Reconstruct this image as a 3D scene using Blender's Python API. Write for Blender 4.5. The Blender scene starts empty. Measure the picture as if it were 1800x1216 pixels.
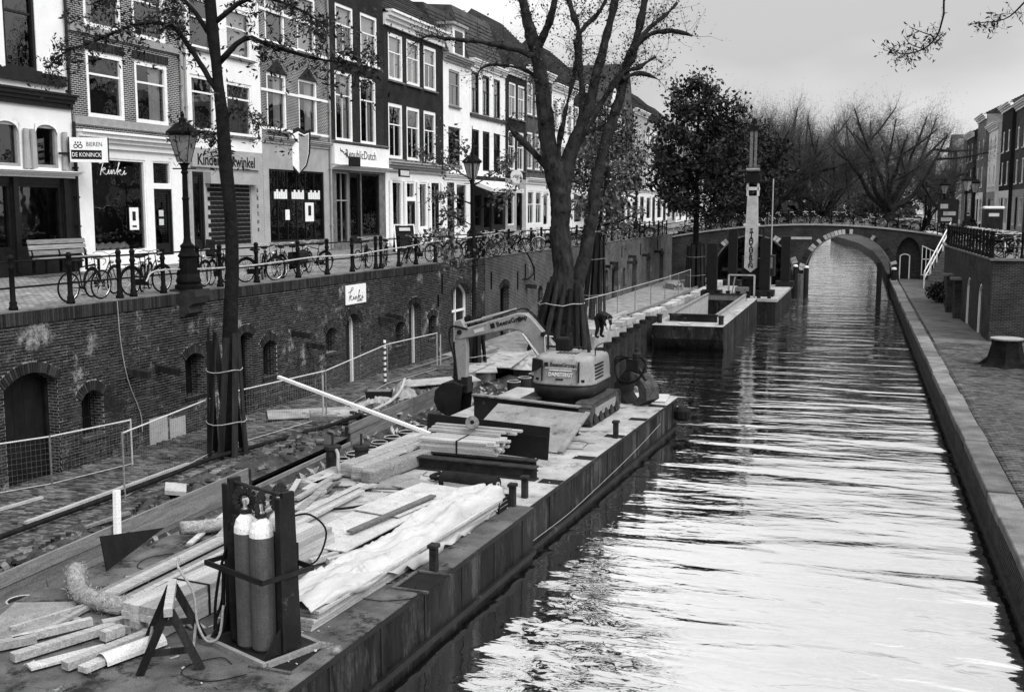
import bpy, math, random
import numpy as np
from mathutils import Matrix, Vector
random.seed(7)
SC = bpy.context.scene
COL = SC.collection
rad = math.radians

# ---------------------------------------------------------------- camera
cam = bpy.data.objects.new('camera', bpy.data.cameras.new('camera'))
COL.objects.link(cam)
cam.data.sensor_width = 36.0
cam.data.lens = 38.0
cam.data.clip_start = 0.1
cam.data.clip_end = 3000
yaw, pit = rad(17.556), rad(7.288)
_R = Vector((math.cos(yaw), math.sin(yaw), 0))
_F = Vector((-math.sin(yaw) * math.cos(pit), math.cos(yaw) * math.cos(pit), -math.sin(pit)))
_U = _R.cross(_F)
cm = Matrix((_R, _U, -_F)).transposed().to_4x4()
cm.translation = (0, 0, 6.6)
cam.matrix_world = cm
SC.camera = cam

# ---------------------------------------------------------------- overcast daylight
SUN_EL, SUN_AZ = rad(50), rad(118)          # azimuth clockwise from +Y
wd = bpy.data.worlds.new('World')
SC.world = wd
wd.use_nodes = True
wn, wl = wd.node_tree.nodes, wd.node_tree.links
wn.clear()
sky = wn.new('ShaderNodeTexSky')
sky.sky_type = 'NISHITA'
sky.sun_disc = False
sky.sun_elevation = SUN_EL
sky.sun_rotation = SUN_AZ
sky.air_density = 1.0
sky.dust_density = 4.0
bw = wn.new('ShaderNodeRGBToBW')
wl.new(sky.outputs[0], bw.inputs[0])
tc = wn.new('ShaderNodeTexCoord')
mp = wn.new('ShaderNodeMapping')
mp.inputs['Scale'].default_value = (1.0, 1.0, 2.6)
mp.inputs['Location'].default_value = (3.1, 2.2, 0.3)
wl.new(tc.outputs['Generated'], mp.inputs[0])
ns = wn.new('ShaderNodeTexNoise')
ns.inputs['Scale'].default_value = 2.3
ns.inputs['Detail'].default_value = 5
ns.inputs['Roughness'].default_value = 0.45
wl.new(mp.outputs[0], ns.inputs['Vector'])
cr = wn.new('ShaderNodeMapRange')
cr.inputs['From Min'].default_value = 0.30
cr.inputs['From Max'].default_value = 0.68
cr.inputs['To Min'].default_value = 0.66
cr.inputs['To Max'].default_value = 1.24
wl.new(ns.outputs[0], cr.inputs[0])
# the cloud layer evens out the clear-sky gradient: overcast value * cloud thickness
mx = wn.new('ShaderNodeMix')
mx.data_type = 'FLOAT'
mx.inputs[0].default_value = 0.88
wl.new(bw.outputs[0], mx.inputs[2])
mx.inputs[3].default_value = 6.6
mm = wn.new('ShaderNodeMath')
mm.operation = 'MULTIPLY'
wl.new(mx.outputs[0], mm.inputs[0])
wl.new(cr.outputs[0], mm.inputs[1])
bg = wn.new('ShaderNodeBackground')
bg.inputs[1].default_value = 0.128
# an overcast sky brightens towards the zenith
sx = wn.new('ShaderNodeSeparateXYZ'); wl.new(tc.outputs['Generated'], sx.inputs[0])
zc = wn.new('ShaderNodeMapRange'); zc.inputs['To Min'].default_value = 0.84; zc.inputs['To Max'].default_value = 1.42; wl.new(sx.outputs[2], zc.inputs[0])
m2 = wn.new('ShaderNodeMath'); m2.operation = 'MULTIPLY'; wl.new(mm.outputs[0], m2.inputs[0]); wl.new(zc.outputs[0], m2.inputs[1])
wl.new(m2.outputs[0], bg.inputs[0])
wo = wn.new('ShaderNodeOutputWorld')
wl.new(bg.outputs[0], wo.inputs[0])

sl = bpy.data.lights.new('sun', 'SUN')
sl.energy = 2.3
sl.angle = rad(40)
sun = bpy.data.objects.new('sun', sl)
COL.objects.link(sun)
sdir = Vector((math.sin(SUN_AZ) * math.cos(SUN_EL), math.cos(SUN_AZ) * math.cos(SUN_EL), math.sin(SUN_EL)))
sun.rotation_euler = sdir.to_track_quat('Z', 'Y').to_euler()
sun.location = (0, 0, 60)

vs = SC.view_settings
vs.view_transform = 'Standard'
vs.look = 'None'
vs.exposure = 0.35
vs.gamma = 1.0
SC.cycles.max_bounces = 5
SC.cycles.diffuse_bounces = 2
SC.cycles.glossy_bounces = 3
SC.cycles.transparent_max_bounces = 10
SC.cycles.transmission_bounces = 2
SC.cycles.caustics_reflective = False
SC.cycles.caustics_refractive = False
SC.cycles.use_denoising = True

# ---------------------------------------------------------------- materials (a black-and-white place)
MT = {}
def newmat(name):
    m = bpy.data.materials.new(name)
    m.use_nodes = True
    nt = m.node_tree
    MT[name] = m
    return m, nt.nodes, nt.links, nt.nodes['Principled BSDF']
def N(nodes, kind, **kw):
    n = nodes.new(kind)
    for k, v in kw.items():
        if k.startswith('i_'):
            n.inputs[int(k[2:])].default_value = v
        else:
            setattr(n, k, v)
    return n
def grey(name, lo, hi=None, scale=3.0, rough=0.8, bump=0.0, bscale=30.0, stain=None, metal=0.0, stretch=None, rnd=0.0, spec=0.08, detail=6, world=True, grain=0.3):
    """grey surface: noise between lo and hi, optional pale/dark stain (value, scale, threshold), per-piece variation"""
    m, n, l, b = newmat(name)
    hi = lo if hi is None else hi
    t = n.new('ShaderNodeTexCoord')
    mpn = N(n, 'ShaderNodeMapping')
    if stretch:
        mpn.inputs['Scale'].default_value = stretch
    l.new(t.outputs['Object'], mpn.inputs[0])
    oi = n.new('ShaderNodeObjectInfo')
    add = N(n, 'ShaderNodeVectorMath', operation='ADD')
    mul = N(n, 'ShaderNodeVectorMath', operation='SCALE')
    mul.inputs['Scale'].default_value = 37.0
    cx = n.new('ShaderNodeCombineXYZ')
    l.new(oi.outputs['Random'], cx.inputs[0]); l.new(oi.outputs['Random'], cx.inputs[1])
    l.new(cx.outputs[0], mul.inputs[0])
    l.new(mpn.outputs[0], add.inputs[0]); l.new(mul.outputs[0], add.inputs[1])
    V = add.outputs[0]
    no = N(n, 'ShaderNodeTexNoise')
    no.inputs['Scale'].default_value = scale
    no.inputs['Detail'].default_value = detail
    no.inputs['Roughness'].default_value = 0.62
    l.new(V, no.inputs['Vector'])
    mr = N(n, 'ShaderNodeMapRange')
    mr.inputs['From Min'].default_value = 0.3; mr.inputs['From Max'].default_value = 0.7
    mr.inputs['To Min'].default_value = lo; mr.inputs['To Max'].default_value = hi
    l.new(no.outputs[0], mr.inputs[0])
    val = mr.outputs[0]
    if rnd:
        at = N(n, 'ShaderNodeAttribute', attribute_name='rnd')
        ad = N(n, 'ShaderNodeMath', operation='ADD')
        l.new(at.outputs['Fac'], ad.inputs[0]); l.new(oi.outputs['Random'], ad.inputs[1])
        fr = N(n, 'ShaderNodeMath', operation='FRACT'); l.new(ad.outputs[0], fr.inputs[0])
        mr2 = N(n, 'ShaderNodeMapRange')
        mr2.inputs['To Min'].default_value = 1 - rnd; mr2.inputs['To Max'].default_value = 1 + rnd
        l.new(fr.outputs[0], mr2.inputs[0])
        mu = N(n, 'ShaderNodeMath', operation='MULTIPLY')
        l.new(val, mu.inputs[0]); l.new(mr2.outputs[0], mu.inputs[1])
        val = mu.outputs[0]
    if stain:
        for (sv, ss, th) in ([stain] if isinstance(stain, tuple) else stain):
            geo = n.new('ShaderNodeNewGeometry')
            sn = N(n, 'ShaderNodeTexNoise'); sn.inputs['Scale'].default_value = ss; sn.inputs['Detail'].default_value = 11
            sn.inputs['Roughness'].default_value = 0.8
            l.new(geo.outputs['Position'] if world else V, sn.inputs['Vector'])
            sr = N(n, 'ShaderNodeMapRange')
            sr.inputs['From Min'].default_value = th - .045; sr.inputs['From Max'].default_value = th + 0.035
            l.new(sn.outputs[0], sr.inputs[0])
            mi = N(n, 'ShaderNodeMix', data_type='FLOAT')
            l.new(sr.outputs[0], mi.inputs[0]); l.new(val, mi.inputs[2]); mi.inputs[3].default_value = sv
            val = mi.outputs[0]
    if grain:
        gn = N(n, 'ShaderNodeTexNoise'); gn.inputs['Scale'].default_value = 55; gn.inputs['Detail'].default_value = 3; l.new(t.outputs['Object'], gn.inputs['Vector'])
        gr = N(n, 'ShaderNodeMapRange'); gr.inputs['From Min'].default_value = .3; gr.inputs['From Max'].default_value = .7
        gr.inputs['To Min'].default_value = 1 - grain; gr.inputs['To Max'].default_value = 1 + grain; l.new(gn.outputs[0], gr.inputs[0])
        gm = N(n, 'ShaderNodeMath', operation='MULTIPLY'); l.new(val, gm.inputs[0]); l.new(gr.outputs[0], gm.inputs[1]); val = gm.outputs[0]
    l.new(val, b.inputs['Base Color'])
    b.inputs['Roughness'].default_value = rough
    b.inputs['Metallic'].default_value = metal
    b.inputs['Specular IOR Level'].default_value = spec
    if bump:
        bn = N(n, 'ShaderNodeTexNoise'); bn.inputs['Scale'].default_value = bscale; bn.inputs['Detail'].default_value = 5
        l.new(V, bn.inputs['Vector'])
        bu = N(n, 'ShaderNodeBump'); bu.inputs['Strength'].default_value = bump; bu.inputs['Distance'].default_value = 0.03
        l.new(bn.outputs[0], bu.inputs['Height']); l.new(bu.outputs[0], b.inputs['Normal'])
    return m
def brickmat(name, c1, c2, mortar, bw_=0.22, bh=0.07, ms=0.010, stain=None, flat=False):
    m, n, l, b = newmat(name)
    t = n.new('ShaderNodeTexCoord'); s = n.new('ShaderNodeSeparateXYZ'); l.new(t.outputs['Object'], s.inputs[0])
    a = N(n, 'ShaderNodeMath', operation='ADD'); l.new(s.outputs[0], a.inputs[0]); l.new(s.outputs[1], a.inputs[1])
    c = n.new('ShaderNodeCombineXYZ'); l.new(s.outputs[1] if flat else a.outputs[0], c.inputs[0]); l.new(s.outputs[0 if flat else 2], c.inputs[1])
    br = N(n, 'ShaderNodeTexBrick')
    br.inputs['Color1'].default_value = (c1,) * 3 + (1,); br.inputs['Color2'].default_value = (c2,) * 3 + (1,)
    br.inputs['Mortar'].default_value = (mortar,) * 3 + (1,)
    br.inputs['Scale'].default_value = 1; br.inputs['Mortar Size'].default_value = ms
    br.inputs['Brick Width'].default_value = bw_; br.inputs['Row Height'].default_value = bh
    br.inputs['Mortar Smooth'].default_value = 0.2
    l.new(c.outputs[0], br.inputs['Vector'])
    no = N(n, 'ShaderNodeTexNoise'); no.inputs['Scale'].default_value = 0.9; no.inputs['Detail'].default_value = 7
    l.new(t.outputs['Object'], no.inputs['Vector'])
    mr = N(n, 'ShaderNodeMapRange'); mr.inputs['From Min'].default_value = .3; mr.inputs['From Max'].default_value = .7
    mr.inputs['To Min'].default_value = .65; mr.inputs['To Max'].default_value = 1.3
    l.new(no.outputs[0], mr.inputs[0])
    mu = N(n, 'ShaderNodeMix', data_type='RGBA', blend_type='MULTIPLY'); mu.inputs[0].default_value = 1
    l.new(br.outputs[0], mu.inputs[6]); l.new(mr.outputs[0], mu.inputs[7])
    out = mu.outputs[2]
    if stain:
        sn = N(n, 'ShaderNodeTexNoise'); sn.inputs['Scale'].default_value = stain[1]; sn.inputs['Detail'].default_value = 8
        sn.inputs['Roughness'].default_value = .7
        l.new(t.outputs['Object'], sn.inputs['Vector'])
        sr = N(n, 'ShaderNodeMapRange'); sr.inputs['From Min'].default_value = stain[2]; sr.inputs['From Max'].default_value = stain[2] + .1
        l.new(sn.outputs[0], sr.inputs[0])
        mi = N(n, 'ShaderNodeMix', data_type='RGBA'); l.new(sr.outputs[0], mi.inputs[0]); l.new(out, mi.inputs[6])
        mi.inputs[7].default_value = (stain[0],) * 3 + (1,)
        out = mi.outputs[2]
    l.new(out, b.inputs['Base Color'])
    b.inputs['Roughness'].default_value = .9; b.inputs['Specular IOR Level'].default_value = .05
    bu = N(n, 'ShaderNodeBump'); bu.inputs['Strength'].default_value = .6; bu.inputs['Distance'].default_value = .012; bu.invert = True
    l.new(br.outputs['Fac'], bu.inputs['Height']); l.new(bu.outputs[0], b.inputs['Normal'])
    return m
def glassmat(name, tint, refl, rough=0.02):
    m, n, l, b = newmat(name)
    o = n['Material Output']
    tr = n.new('ShaderNodeBsdfTransparent'); tr.inputs[0].default_value = (tint,) * 3 + (1,)
    g = n.new('ShaderNodeBsdfGlossy'); g.inputs['Roughness'].default_value = rough; g.inputs[0].default_value = (.9,) * 3 + (1,)
    t = n.new('ShaderNodeTexCoord')
    no = N(n, 'ShaderNodeTexNoise'); no.inputs['Scale'].default_value = 1.3; l.new(t.outputs['Object'], no.inputs['Vector'])
    bu = N(n, 'ShaderNodeBump'); bu.inputs['Strength'].default_value = .08; bu.inputs['Distance'].default_value = .1
    l.new(no.outputs[0], bu.inputs['Height']); l.new(bu.outputs[0], g.inputs['Normal'])
    fr = N(n, 'ShaderNodeFresnel'); fr.inputs[0].default_value = 1.5
    ad = N(n, 'ShaderNodeMath', operation='MULTIPLY_ADD'); ad.inputs[1].default_value = refl; ad.inputs[2].default_value = .03
    l.new(fr.outputs[0], ad.inputs[0])
    mi = n.new('ShaderNodeMixShader'); l.new(ad.outputs[0], mi.inputs[0]); l.new(tr.outputs[0], mi.inputs[1]); l.new(g.outputs[0], mi.inputs[2])
    l.new(mi.outputs[0], o.inputs[0])
    return m
def watermat():
    m, n, l, b = newmat('water')
    geo = n.new('ShaderNodeNewGeometry')
    def noise(sc, loc, scale, detail, rough=.5, dist=0.0):
        mpn = N(n, 'ShaderNodeMapping'); mpn.inputs['Scale'].default_value = sc; mpn.inputs['Rotation'].default_value = (0, 0, loc)
        l.new(geo.outputs['Position'], mpn.inputs[0])
        t = N(n, 'ShaderNodeTexNoise'); t.inputs['Scale'].default_value = scale; t.inputs['Detail'].default_value = detail
        t.inputs['Roughness'].default_value = rough; t.inputs['Distortion'].default_value = dist
        l.new(mpn.outputs[0], t.inputs['Vector'])
        return t.outputs[0]
    a = noise((.22, 1, 1), rad(4), .95, 2, .45, .5)
    c = noise((.5, 1, 1), rad(-10), 2.8, 3, .5, .5)
    d = noise((.12, .32, 1), rad(2), 1.0, 2)
    s1 = N(n, 'ShaderNodeMath', operation='MULTIPLY_ADD'); s1.inputs[1].default_value = .19; l.new(c, s1.inputs[0]); l.new(a, s1.inputs[2])
    s2 = N(n, 'ShaderNodeMath', operation='MULTIPLY_ADD'); s2.inputs[1].default_value = 1.2; l.new(d, s2.inputs[0]); l.new(s1.outputs[0], s2.inputs[2])
    bu = N(n, 'ShaderNodeBump'); bu.inputs['Strength'].default_value = 1.0; bu.inputs['Distance'].default_value = WAVE
    l.new(s2.outputs[0], bu.inputs['Height']); l.new(bu.outputs[0], b.inputs['Normal'])
    b.inputs['Base Color'].default_value = (.012,) * 3 + (1,)
    b.inputs['Roughness'].default_value = .03
    b.inputs['IOR'].default_value = 1.9
    b.inputs['Specular IOR Level'].default_value = .5
    # murky canal water, with a mirror share added to brighten the reflected sky
    g = n.new('ShaderNodeBsdfGlossy'); g.inputs['Roughness'].default_value = .03; g.inputs[0].default_value = (.95,) * 3 + (1,)
    l.new(bu.outputs[0], g.inputs['Normal'])
    mi = n.new('ShaderNodeMixShader'); mi.inputs[0].default_value = .78
    l.new(b.outputs[0], mi.inputs[1]); l.new(g.outputs[0], mi.inputs[2]); l.new(mi.outputs[0], n['Material Output'].inputs[0])
WAVE = 0.075
watermat()
grey('quay_brick', .012, .042, 2.0, .9, .3, 60, rnd=.55, stain=[(.32, .75, .595), (.02, .35, .60)])
grey('arch_brick', .02, .045, 4, .9, .3, 60, rnd=.5)
grey('mortar', .22, .40, 2.5, .95, .2, 50, stain=[(.45, .75, .595), (.06, .35, .6)])
brickmat('quay_brick_far', .02, .06, .22, stain=(.42, .5, .60))
brickmat('brick_brown', .028, .05, .42, ms=.013)
brickmat('brick_dark', .014, .026, .045)
brickmat('brick_mid', .04, .075, .16)
brickmat('bridge_brick', .016, .045, .09, stain=(.2, .7, .64))
brickmat('paver_far', .17, .33, .07, .22, .11, .012, flat=True)
grey('plaster_white', .76, .88, 1.2, .85, .1, 40, stain=(.52, .8, .64))
grey('plaster_grey', .30, .40, 2, .85, .1, 40)
grey('white_paint', .78, .88, 5, .45, stain=(.5, 3, .68), world=False)
grey('grey_paint', .25, .33, 4, .5)
grey('dark_paint', .006, .016, 4, .35, spec=.25)
grey('stone', .09, .2, 3, .85, .3, 25)
grey('stone_pale', .34, .52, 2.5, .85, .3, 25, rnd=.25)
grey('room_dark', .006, .012, 1, 1)
grey('curtain', .8, .92, 3, .9, stretch=(9, 1, .4))
glassmat('pane_glass', .95, 1.5)
grey('lamp_glass', .22, .34, 4, .35, grain=.1)
grey('roof_tile', .03, .075, 2, .8, .5, 9, rnd=.35)
grey('lead', .25, .38, 3, .6)
grey('iron', .004, .010, 8, .6, .15, 40, spec=.06)
grey('street_paver', .17, .34, 1.1, .9, .35, 22, rnd=.4, stain=(.1, .5, .63))
grey('wharf_paver', .05, .16, 1.5, .9, .4, 25, rnd=.6, stain=[(.03, .6, .58), (.28, 1.1, .66)])
grey('right_paver', .05, .115, 1.4, .9, .4, 25, rnd=.45, stain=(.035, .4, .6))
grey('earth', .016, .085, 2.0, .95, 1.0, 6, stain=[(.25, 2.2, .62), (.008, 1.3, .6)])
grey('sand', .15, .42, 2.5, .95, .9, 10)
grey('kerb_stone', .08, .22, 1.2, .8, .3, 20, rnd=.25)
grey('new_wood', .26, .46, 3, .75, .25, 20, stretch=(.5, 7, 7), rnd=.25, stain=(.18, 3.5, .64))
grey('plank_wood', .11, .22, 3, .75, .25, 18, stretch=(.5, 5, 5), rnd=.25, stain=(.06, 3, .66))
grey('old_wood', .15, .36, 4, .9, .7, 12, stretch=(.4, 5, 5), rnd=.2)
grey('guard_wood', .010, .034, 3, .85, .4, 20, stretch=(3, 3, .4), rnd=.4)
grey('bark', .010, .042, 4, .95, 1.0, 9, stretch=(1, 1, .5), stain=[(.10, 1.6, .64), (.004, 3.2, .58)])
grey('bark_dark', .005, .016, 6, .95, .8, 20)
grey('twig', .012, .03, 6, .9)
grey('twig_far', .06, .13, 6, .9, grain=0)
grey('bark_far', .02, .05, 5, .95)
grey('leaf', .06, .14, 6, .6, rnd=.5, spec=.15)
grey('leaf_dark', .014, .045, 6, .6, rnd=.85, spec=.1)
grey('steel_dark', .006, .02, 2, .55, .25, 20, spec=.14, stain=(.09, 1.3, .63))
grey('hull', .008, .028, 1.5, .6, .3, 8, stain=[(.07, 1.3, .56), (.004, 1.9, .54), (.12, 4.5, .64)], stretch=(1, 1, .25), world=False)
grey('deck', .24, .46, 1.6, .8, .4, 25, stain=[(.09, 1.1, .58), (.6, .9, .66), (.05, 3.2, .68)])
grey('deck_near', .05, .15, 1.6, .75, .4, 25, stain=[(.02, 1.1, .56), (.3, 1.7, .64), (.4, 4.5, .72)])
grey('plate', .16, .28, 2, .7, .3, 20, stain=[(.07, 2, .60), (.4, 3, .68)])
grey('panel_white', .36, .54, 2, .65, .15, 20, stain=[(.3, 2.4, .60), (.15, 6, .70)])
grey('exc_paint', .20, .30, 3, .5, .1, 30, stain=[(.10, 2.5, .60), (.05, 7, .68)], spec=.3)
grey('exc_dark', .010, .022, 4, .5, .1, 30, spec=.2)
grey('rubber', .006, .018, 5, .8, .2, 30)
grey('track', .03, .09, 6, .8, .3, 30)
grey('cylinder', .06, .095, 5, .5, .05, 30, spec=.3)
grey('tarp', .38, .54, 2, .4, .6, 3.5, stain=[(.28, 1.6, .62)], grain=.05, spec=.3, stretch=(.5, 2.5, 2.5))
grey('hose_hairy', .16, .42, 14, .95, 1.0, 40)
grey('plastic_pale', .5, .6, 5, .5)
grey('concrete', .3, .46, 2.5, .9, .4, 25)
grey('rust', .014, .04, 4, .8, .4, 25)
grey('rope', .35, .55, 5, .9)
grey('cloth_dark', .012, .03, 8, .85)
grey('cloth_mid', .10, .2, 8, .85)
grey('skin', .36, .42, 8, .6)
grey('chrome', .45, .65, 5, .25, metal=.8)
grey('ink', .010, .016, 5, .7)
grey('awning', .6, .75, 3, .8)

# ---------------------------------------------------------------- mesh helpers
class MB:
    def __init__(s):
        s.v = []; s.f = []; s.a = []; s.val = 0.0
    def face(s, idx):
        s.f.append(tuple(idx)); s.a.append(s.val)
    def poly(s, pts):
        b = len(s.v); s.v += [tuple(p) for p in pts]; s.face(range(b, b + len(pts)))
        return s
    def box(s, c, d, rz=0.0, m=None):
        hx, hy, hz = d[0] / 2, d[1] / 2, d[2] / 2
        pts = [Vector((x, y, z)) for z in (-hz, hz) for x, y in ((-hx, -hy), (hx, -hy), (hx, hy), (-hx, hy))]
        if m is not None:
            pts = [m @ p for p in pts]
        elif rz:
            r = Matrix.Rotation(rz, 3, 'Z'); pts = [r @ p for p in pts]
        b = len(s.v); cc = Vector(c)
        s.v += [tuple(p + cc) for p in pts]
        for q in ((0, 3, 2, 1), (4, 5, 6, 7), (0, 1, 5, 4), (1, 2, 6, 5), (2, 3, 7, 6), (3, 0, 4, 7)):
            s.face([b + i for i in q])
        return s
    def bx(s, x0, x1, y0, y1, z0, z1):
        return s.box(((x0 + x1) / 2, (y0 + y1) / 2, (z0 + z1) / 2), (x1 - x0, y1 - y0, z1 - z0))
    def beam(s, p, q, w, h, up=(0, 0, 1)):
        p, q = Vector(p), Vector(q); d = (q - p); L = d.length
        if L < 1e-6: return s
        d /= L; u = Vector(up)
        if abs(d.dot(u)) > .98: u = Vector((1, 0, 0)) if abs(d.x) < .9 else Vector((0, 1, 0))
        side = d.cross(u).normalized(); u = side.cross(d)
        m = Matrix((d, side, u)).transposed()
        return s.box((p + q) / 2, (L, w, h), m=m)
    def tube(s, pts, r, n=8, cap=True, closed=False):
        pts = [Vector(p) for p in pts]; k = len(pts)
        rs = [r] * k if isinstance(r, (int, float)) else list(r)
        b = len(s.v); prev = None
        for i in range(k):
            if closed: d = pts[(i + 1) % k] - pts[i - 1]
            else: d = pts[min(i + 1, k - 1)] - pts[max(i - 1, 0)]
            if d.length < 1e-9: d = Vector((0, 0, 1))
            d.normalize()
            if prev is None:
                u = Vector((0, 0, 1)) if abs(d.z) < .9 else Vector((1, 0, 0))
                u = (u - d * u.dot(d)).normalized()
            else:
                u = prev - d * prev.dot(d)
                u = u.normalized() if u.length > 1e-6 else d.orthogonal().normalized()
            prev = u; w = d.cross(u)
            for j in range(n):
                t = 2 * math.pi * j / n
                s.v.append(tuple(pts[i] + (u * math.cos(t) + w * math.sin(t)) * rs[i]))
        for i in range(k if closed else k - 1):
            i2 = (i + 1) % k
            for j in range(n):
                j2 = (j + 1) % n
                s.face((b + i * n + j, b + i * n + j2, b + i2 * n + j2, b + i2 * n + j))
        if cap and not closed:
            s.face([b + j for j in range(n)][::-1]); s.face([b + (k - 1) * n + j for j in range(n)])
        return s
    def lathe(s, prof, n=14, at=(0, 0, 0), m=None, cap=True):
        b = len(s.v); k = len(prof); at = Vector(at)
        for r, z in prof:
            for j in range(n):
                t = 2 * math.pi * (j + .5) / n
                p = Vector((r * math.cos(t), r * math.sin(t), z))
                if m is not None: p = m @ p
                s.v.append(tuple(p + at))
        for i in range(k - 1):
            for j in range(n):
                j2 = (j + 1) % n
                s.face((b + i * n + j, b + i * n + j2, b + (i + 1) * n + j2, b + (i + 1) * n + j))
        if cap:
            s.face([b + j for j in range(n)][::-1]); s.face([b + (k - 1) * n + j for j in range(n)])
        return s
    def prism(s, poly, a, b, fn):
        """extrude a 2-D outline (u,v) from w=a to w=b; fn(u,v,w) -> point"""
        o = len(s.v); k = len(poly)
        s.v += [tuple(fn(u, v, a)) for u, v in poly] + [tuple(fn(u, v, b)) for u, v in poly]
        s.face([o + i for i in range(k)][::-1]); s.face([o + k + i for i in range(k)])
        for i in range(k):
            j = (i + 1) % k
            s.face((o + i, o + j, o + k + j, o + k + i))
        return s
    def arr(s, V, Fc, a=None):
        b = len(s.v)
        s.v += [tuple(x) for x in V]; s.f += [tuple(int(i) + b for i in q) for q in Fc]
        s.a += list(a) if a is not None else [s.val] * len(Fc)
    def mesh(s, name, mat, smooth=False, fix=True):
        me = bpy.data.meshes.new(name)
        me.from_pydata(s.v, [], s.f)
        if any(s.a):
            at = me.attributes.new('rnd', 'FLOAT', 'FACE'); at.data.foreach_set('value', s.a)
        if smooth:
            me.polygons.foreach_set('use_smooth', [True] * len(me.polygons))
        me.materials.append(MT[mat]); me.update()
        if fix and len(s.f) < 20000:
            import bmesh
            bm = bmesh.new(); bm.from_mesh(me); bmesh.ops.recalc_face_normals(bm, faces=bm.faces); bm.to_mesh(me); bm.free()
        return me
    def build(s, name, mat, parent=None, smooth=False, fix=True):
        return link(name, s.mesh(name, mat, smooth, fix), parent)
def link(name, me, parent=None, loc=None, rot=None):
    o = bpy.data.objects.new(name, me); COL.objects.link(o)
    if parent is not None: o.parent = parent
    if loc is not None: o.location = loc
    if rot is not None: o.rotation_euler = rot
    return o
def tag(o, label=None, cat=None, group=None, kind=None):
    if label: o['label'] = label
    if cat: o['category'] = cat
    if group: o['group'] = group
    if kind or cat: o['kind'] = kind or 'thing'
    return o
def thing(name, loc, rz=0.0, label=None, cat=None, group=None):
    return tag(link(name, None, None, loc, (0, 0, rz) if isinstance(rz, (int, float)) else rz), label, cat, group)
def copy_tree(o, parent=None):
    c = o.copy(); COL.objects.link(c); c.parent = parent
    for ch in o.children: copy_tree(ch, c)
    return c
def bevel(o, w=.02, seg=2):
    m = o.modifiers.new('bevel', 'BEVEL'); m.width = w; m.segments = seg; m.limit_method = 'ANGLE'; m.angle_limit = rad(40)
    return o
def lettering(txt, size, mat, parent, loc, rot, name='lettering', depth=.004, align='CENTER', sx=1.0, bold=0.0):
    cu = bpy.data.curves.new('t', 'FONT'); cu.body = txt; cu.size = size; cu.extrude = depth; cu.align_x = align; cu.align_y = 'CENTER'; cu.resolution_u = 2
    cu.offset = bold
    o = bpy.data.objects.new('t', cu); COL.objects.link(o)
    bpy.context.view_layer.update()
    me = bpy.data.meshes.new_from_object(o.evaluated_get(bpy.context.evaluated_depsgraph_get()))
    bpy.data.objects.remove(o); bpy.data.curves.remove(cu)
    me.materials.clear(); me.materials.append(MT[mat])
    l = link(name, me, parent, loc, rot); l.scale = (sx, 1, 1)
    return l
def stroke(paths, r, mat, parent, fn, name='lettering'):
    mb = MB()
    for p in paths: mb.tube([fn(*q) for q in smooth_path(p, 4)], r, 5)
    return mb.build(name, mat, parent)
def smooth_path(p, k=4):
    if len(p) < 3: return p
    P = [np.array(q, float) for q in p]; P = [2 * P[0] - P[1]] + P + [2 * P[-1] - P[-2]]
    out = []
    for i in range(1, len(P) - 2):
        for j in range(k):
            t = j / k
            out.append(.5 * ((2 * P[i]) + (-P[i - 1] + P[i + 1]) * t + (2 * P[i - 1] - 5 * P[i] + 4 * P[i + 1] - P[i + 2]) * t * t + (-P[i - 1] + 3 * P[i] - 3 * P[i + 1] + P[i + 2]) * t ** 3))
    out.append(P[-2])
    return [tuple(o) for o in out]
KINKI = [[(.02, .66), (.14, .70), (.30, .84), (.34, .96), (.26, 1.0), (.17, .70), (.10, .35), (.05, .0)], [(.07, .24), (.20, .42), (.23, .34), (.13, .25), (.24, .06), (.31, .12)],
         [(.31, .12), (.36, .32), (.355, .10), (.41, .14), (.45, .32), (.455, .08), (.52, .32), (.55, .28), (.55, .10), (.61, .16)], [(.61, .16), (.70, .5), (.76, .74), (.72, .72), (.68, .3), (.66, .06)],
         [(.67, .22), (.78, .36), (.79, .29), (.71, .23), (.81, .06), (.87, .12)], [(.87, .12), (.93, .32), (.92, .10), (1.0, .18)], [(.38, .47), (.39, .50)], [(.945, .47), (.955, .50)]]
# ================================================================ the setting
CAM = Vector((0, 0, 6.6))
def proj(p):
    d = Vector(p) - CAM; w = d.dot(_F)
    if w < .1: return None
    return 900 + 1900 * d.dot(_R) / w, 608 - 1900 * d.dot(_U) / w, 1900 / w
def inview(p):
    q = proj(p)
    return q is not None and 0 < q[0] < 1800 and 0 < q[1] < 1216
def wallx(y):                                   # face of the left quay wall
    return -18.15 + .05 * y if y < 46 else -15.85 + .022 * (y - 46)
def edgex(y):                                   # canal side of the left wharf
    return float(np.interp(y, [0, 36, 40, 59, 73, 92], [-12.5, -12.45, -11.9, -10.45, -9.9, -9.7]))
def rwallx(y):
    return float(np.interp(y, [50, 67, 72], [5.6, 5.05, 5.3]))

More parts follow.
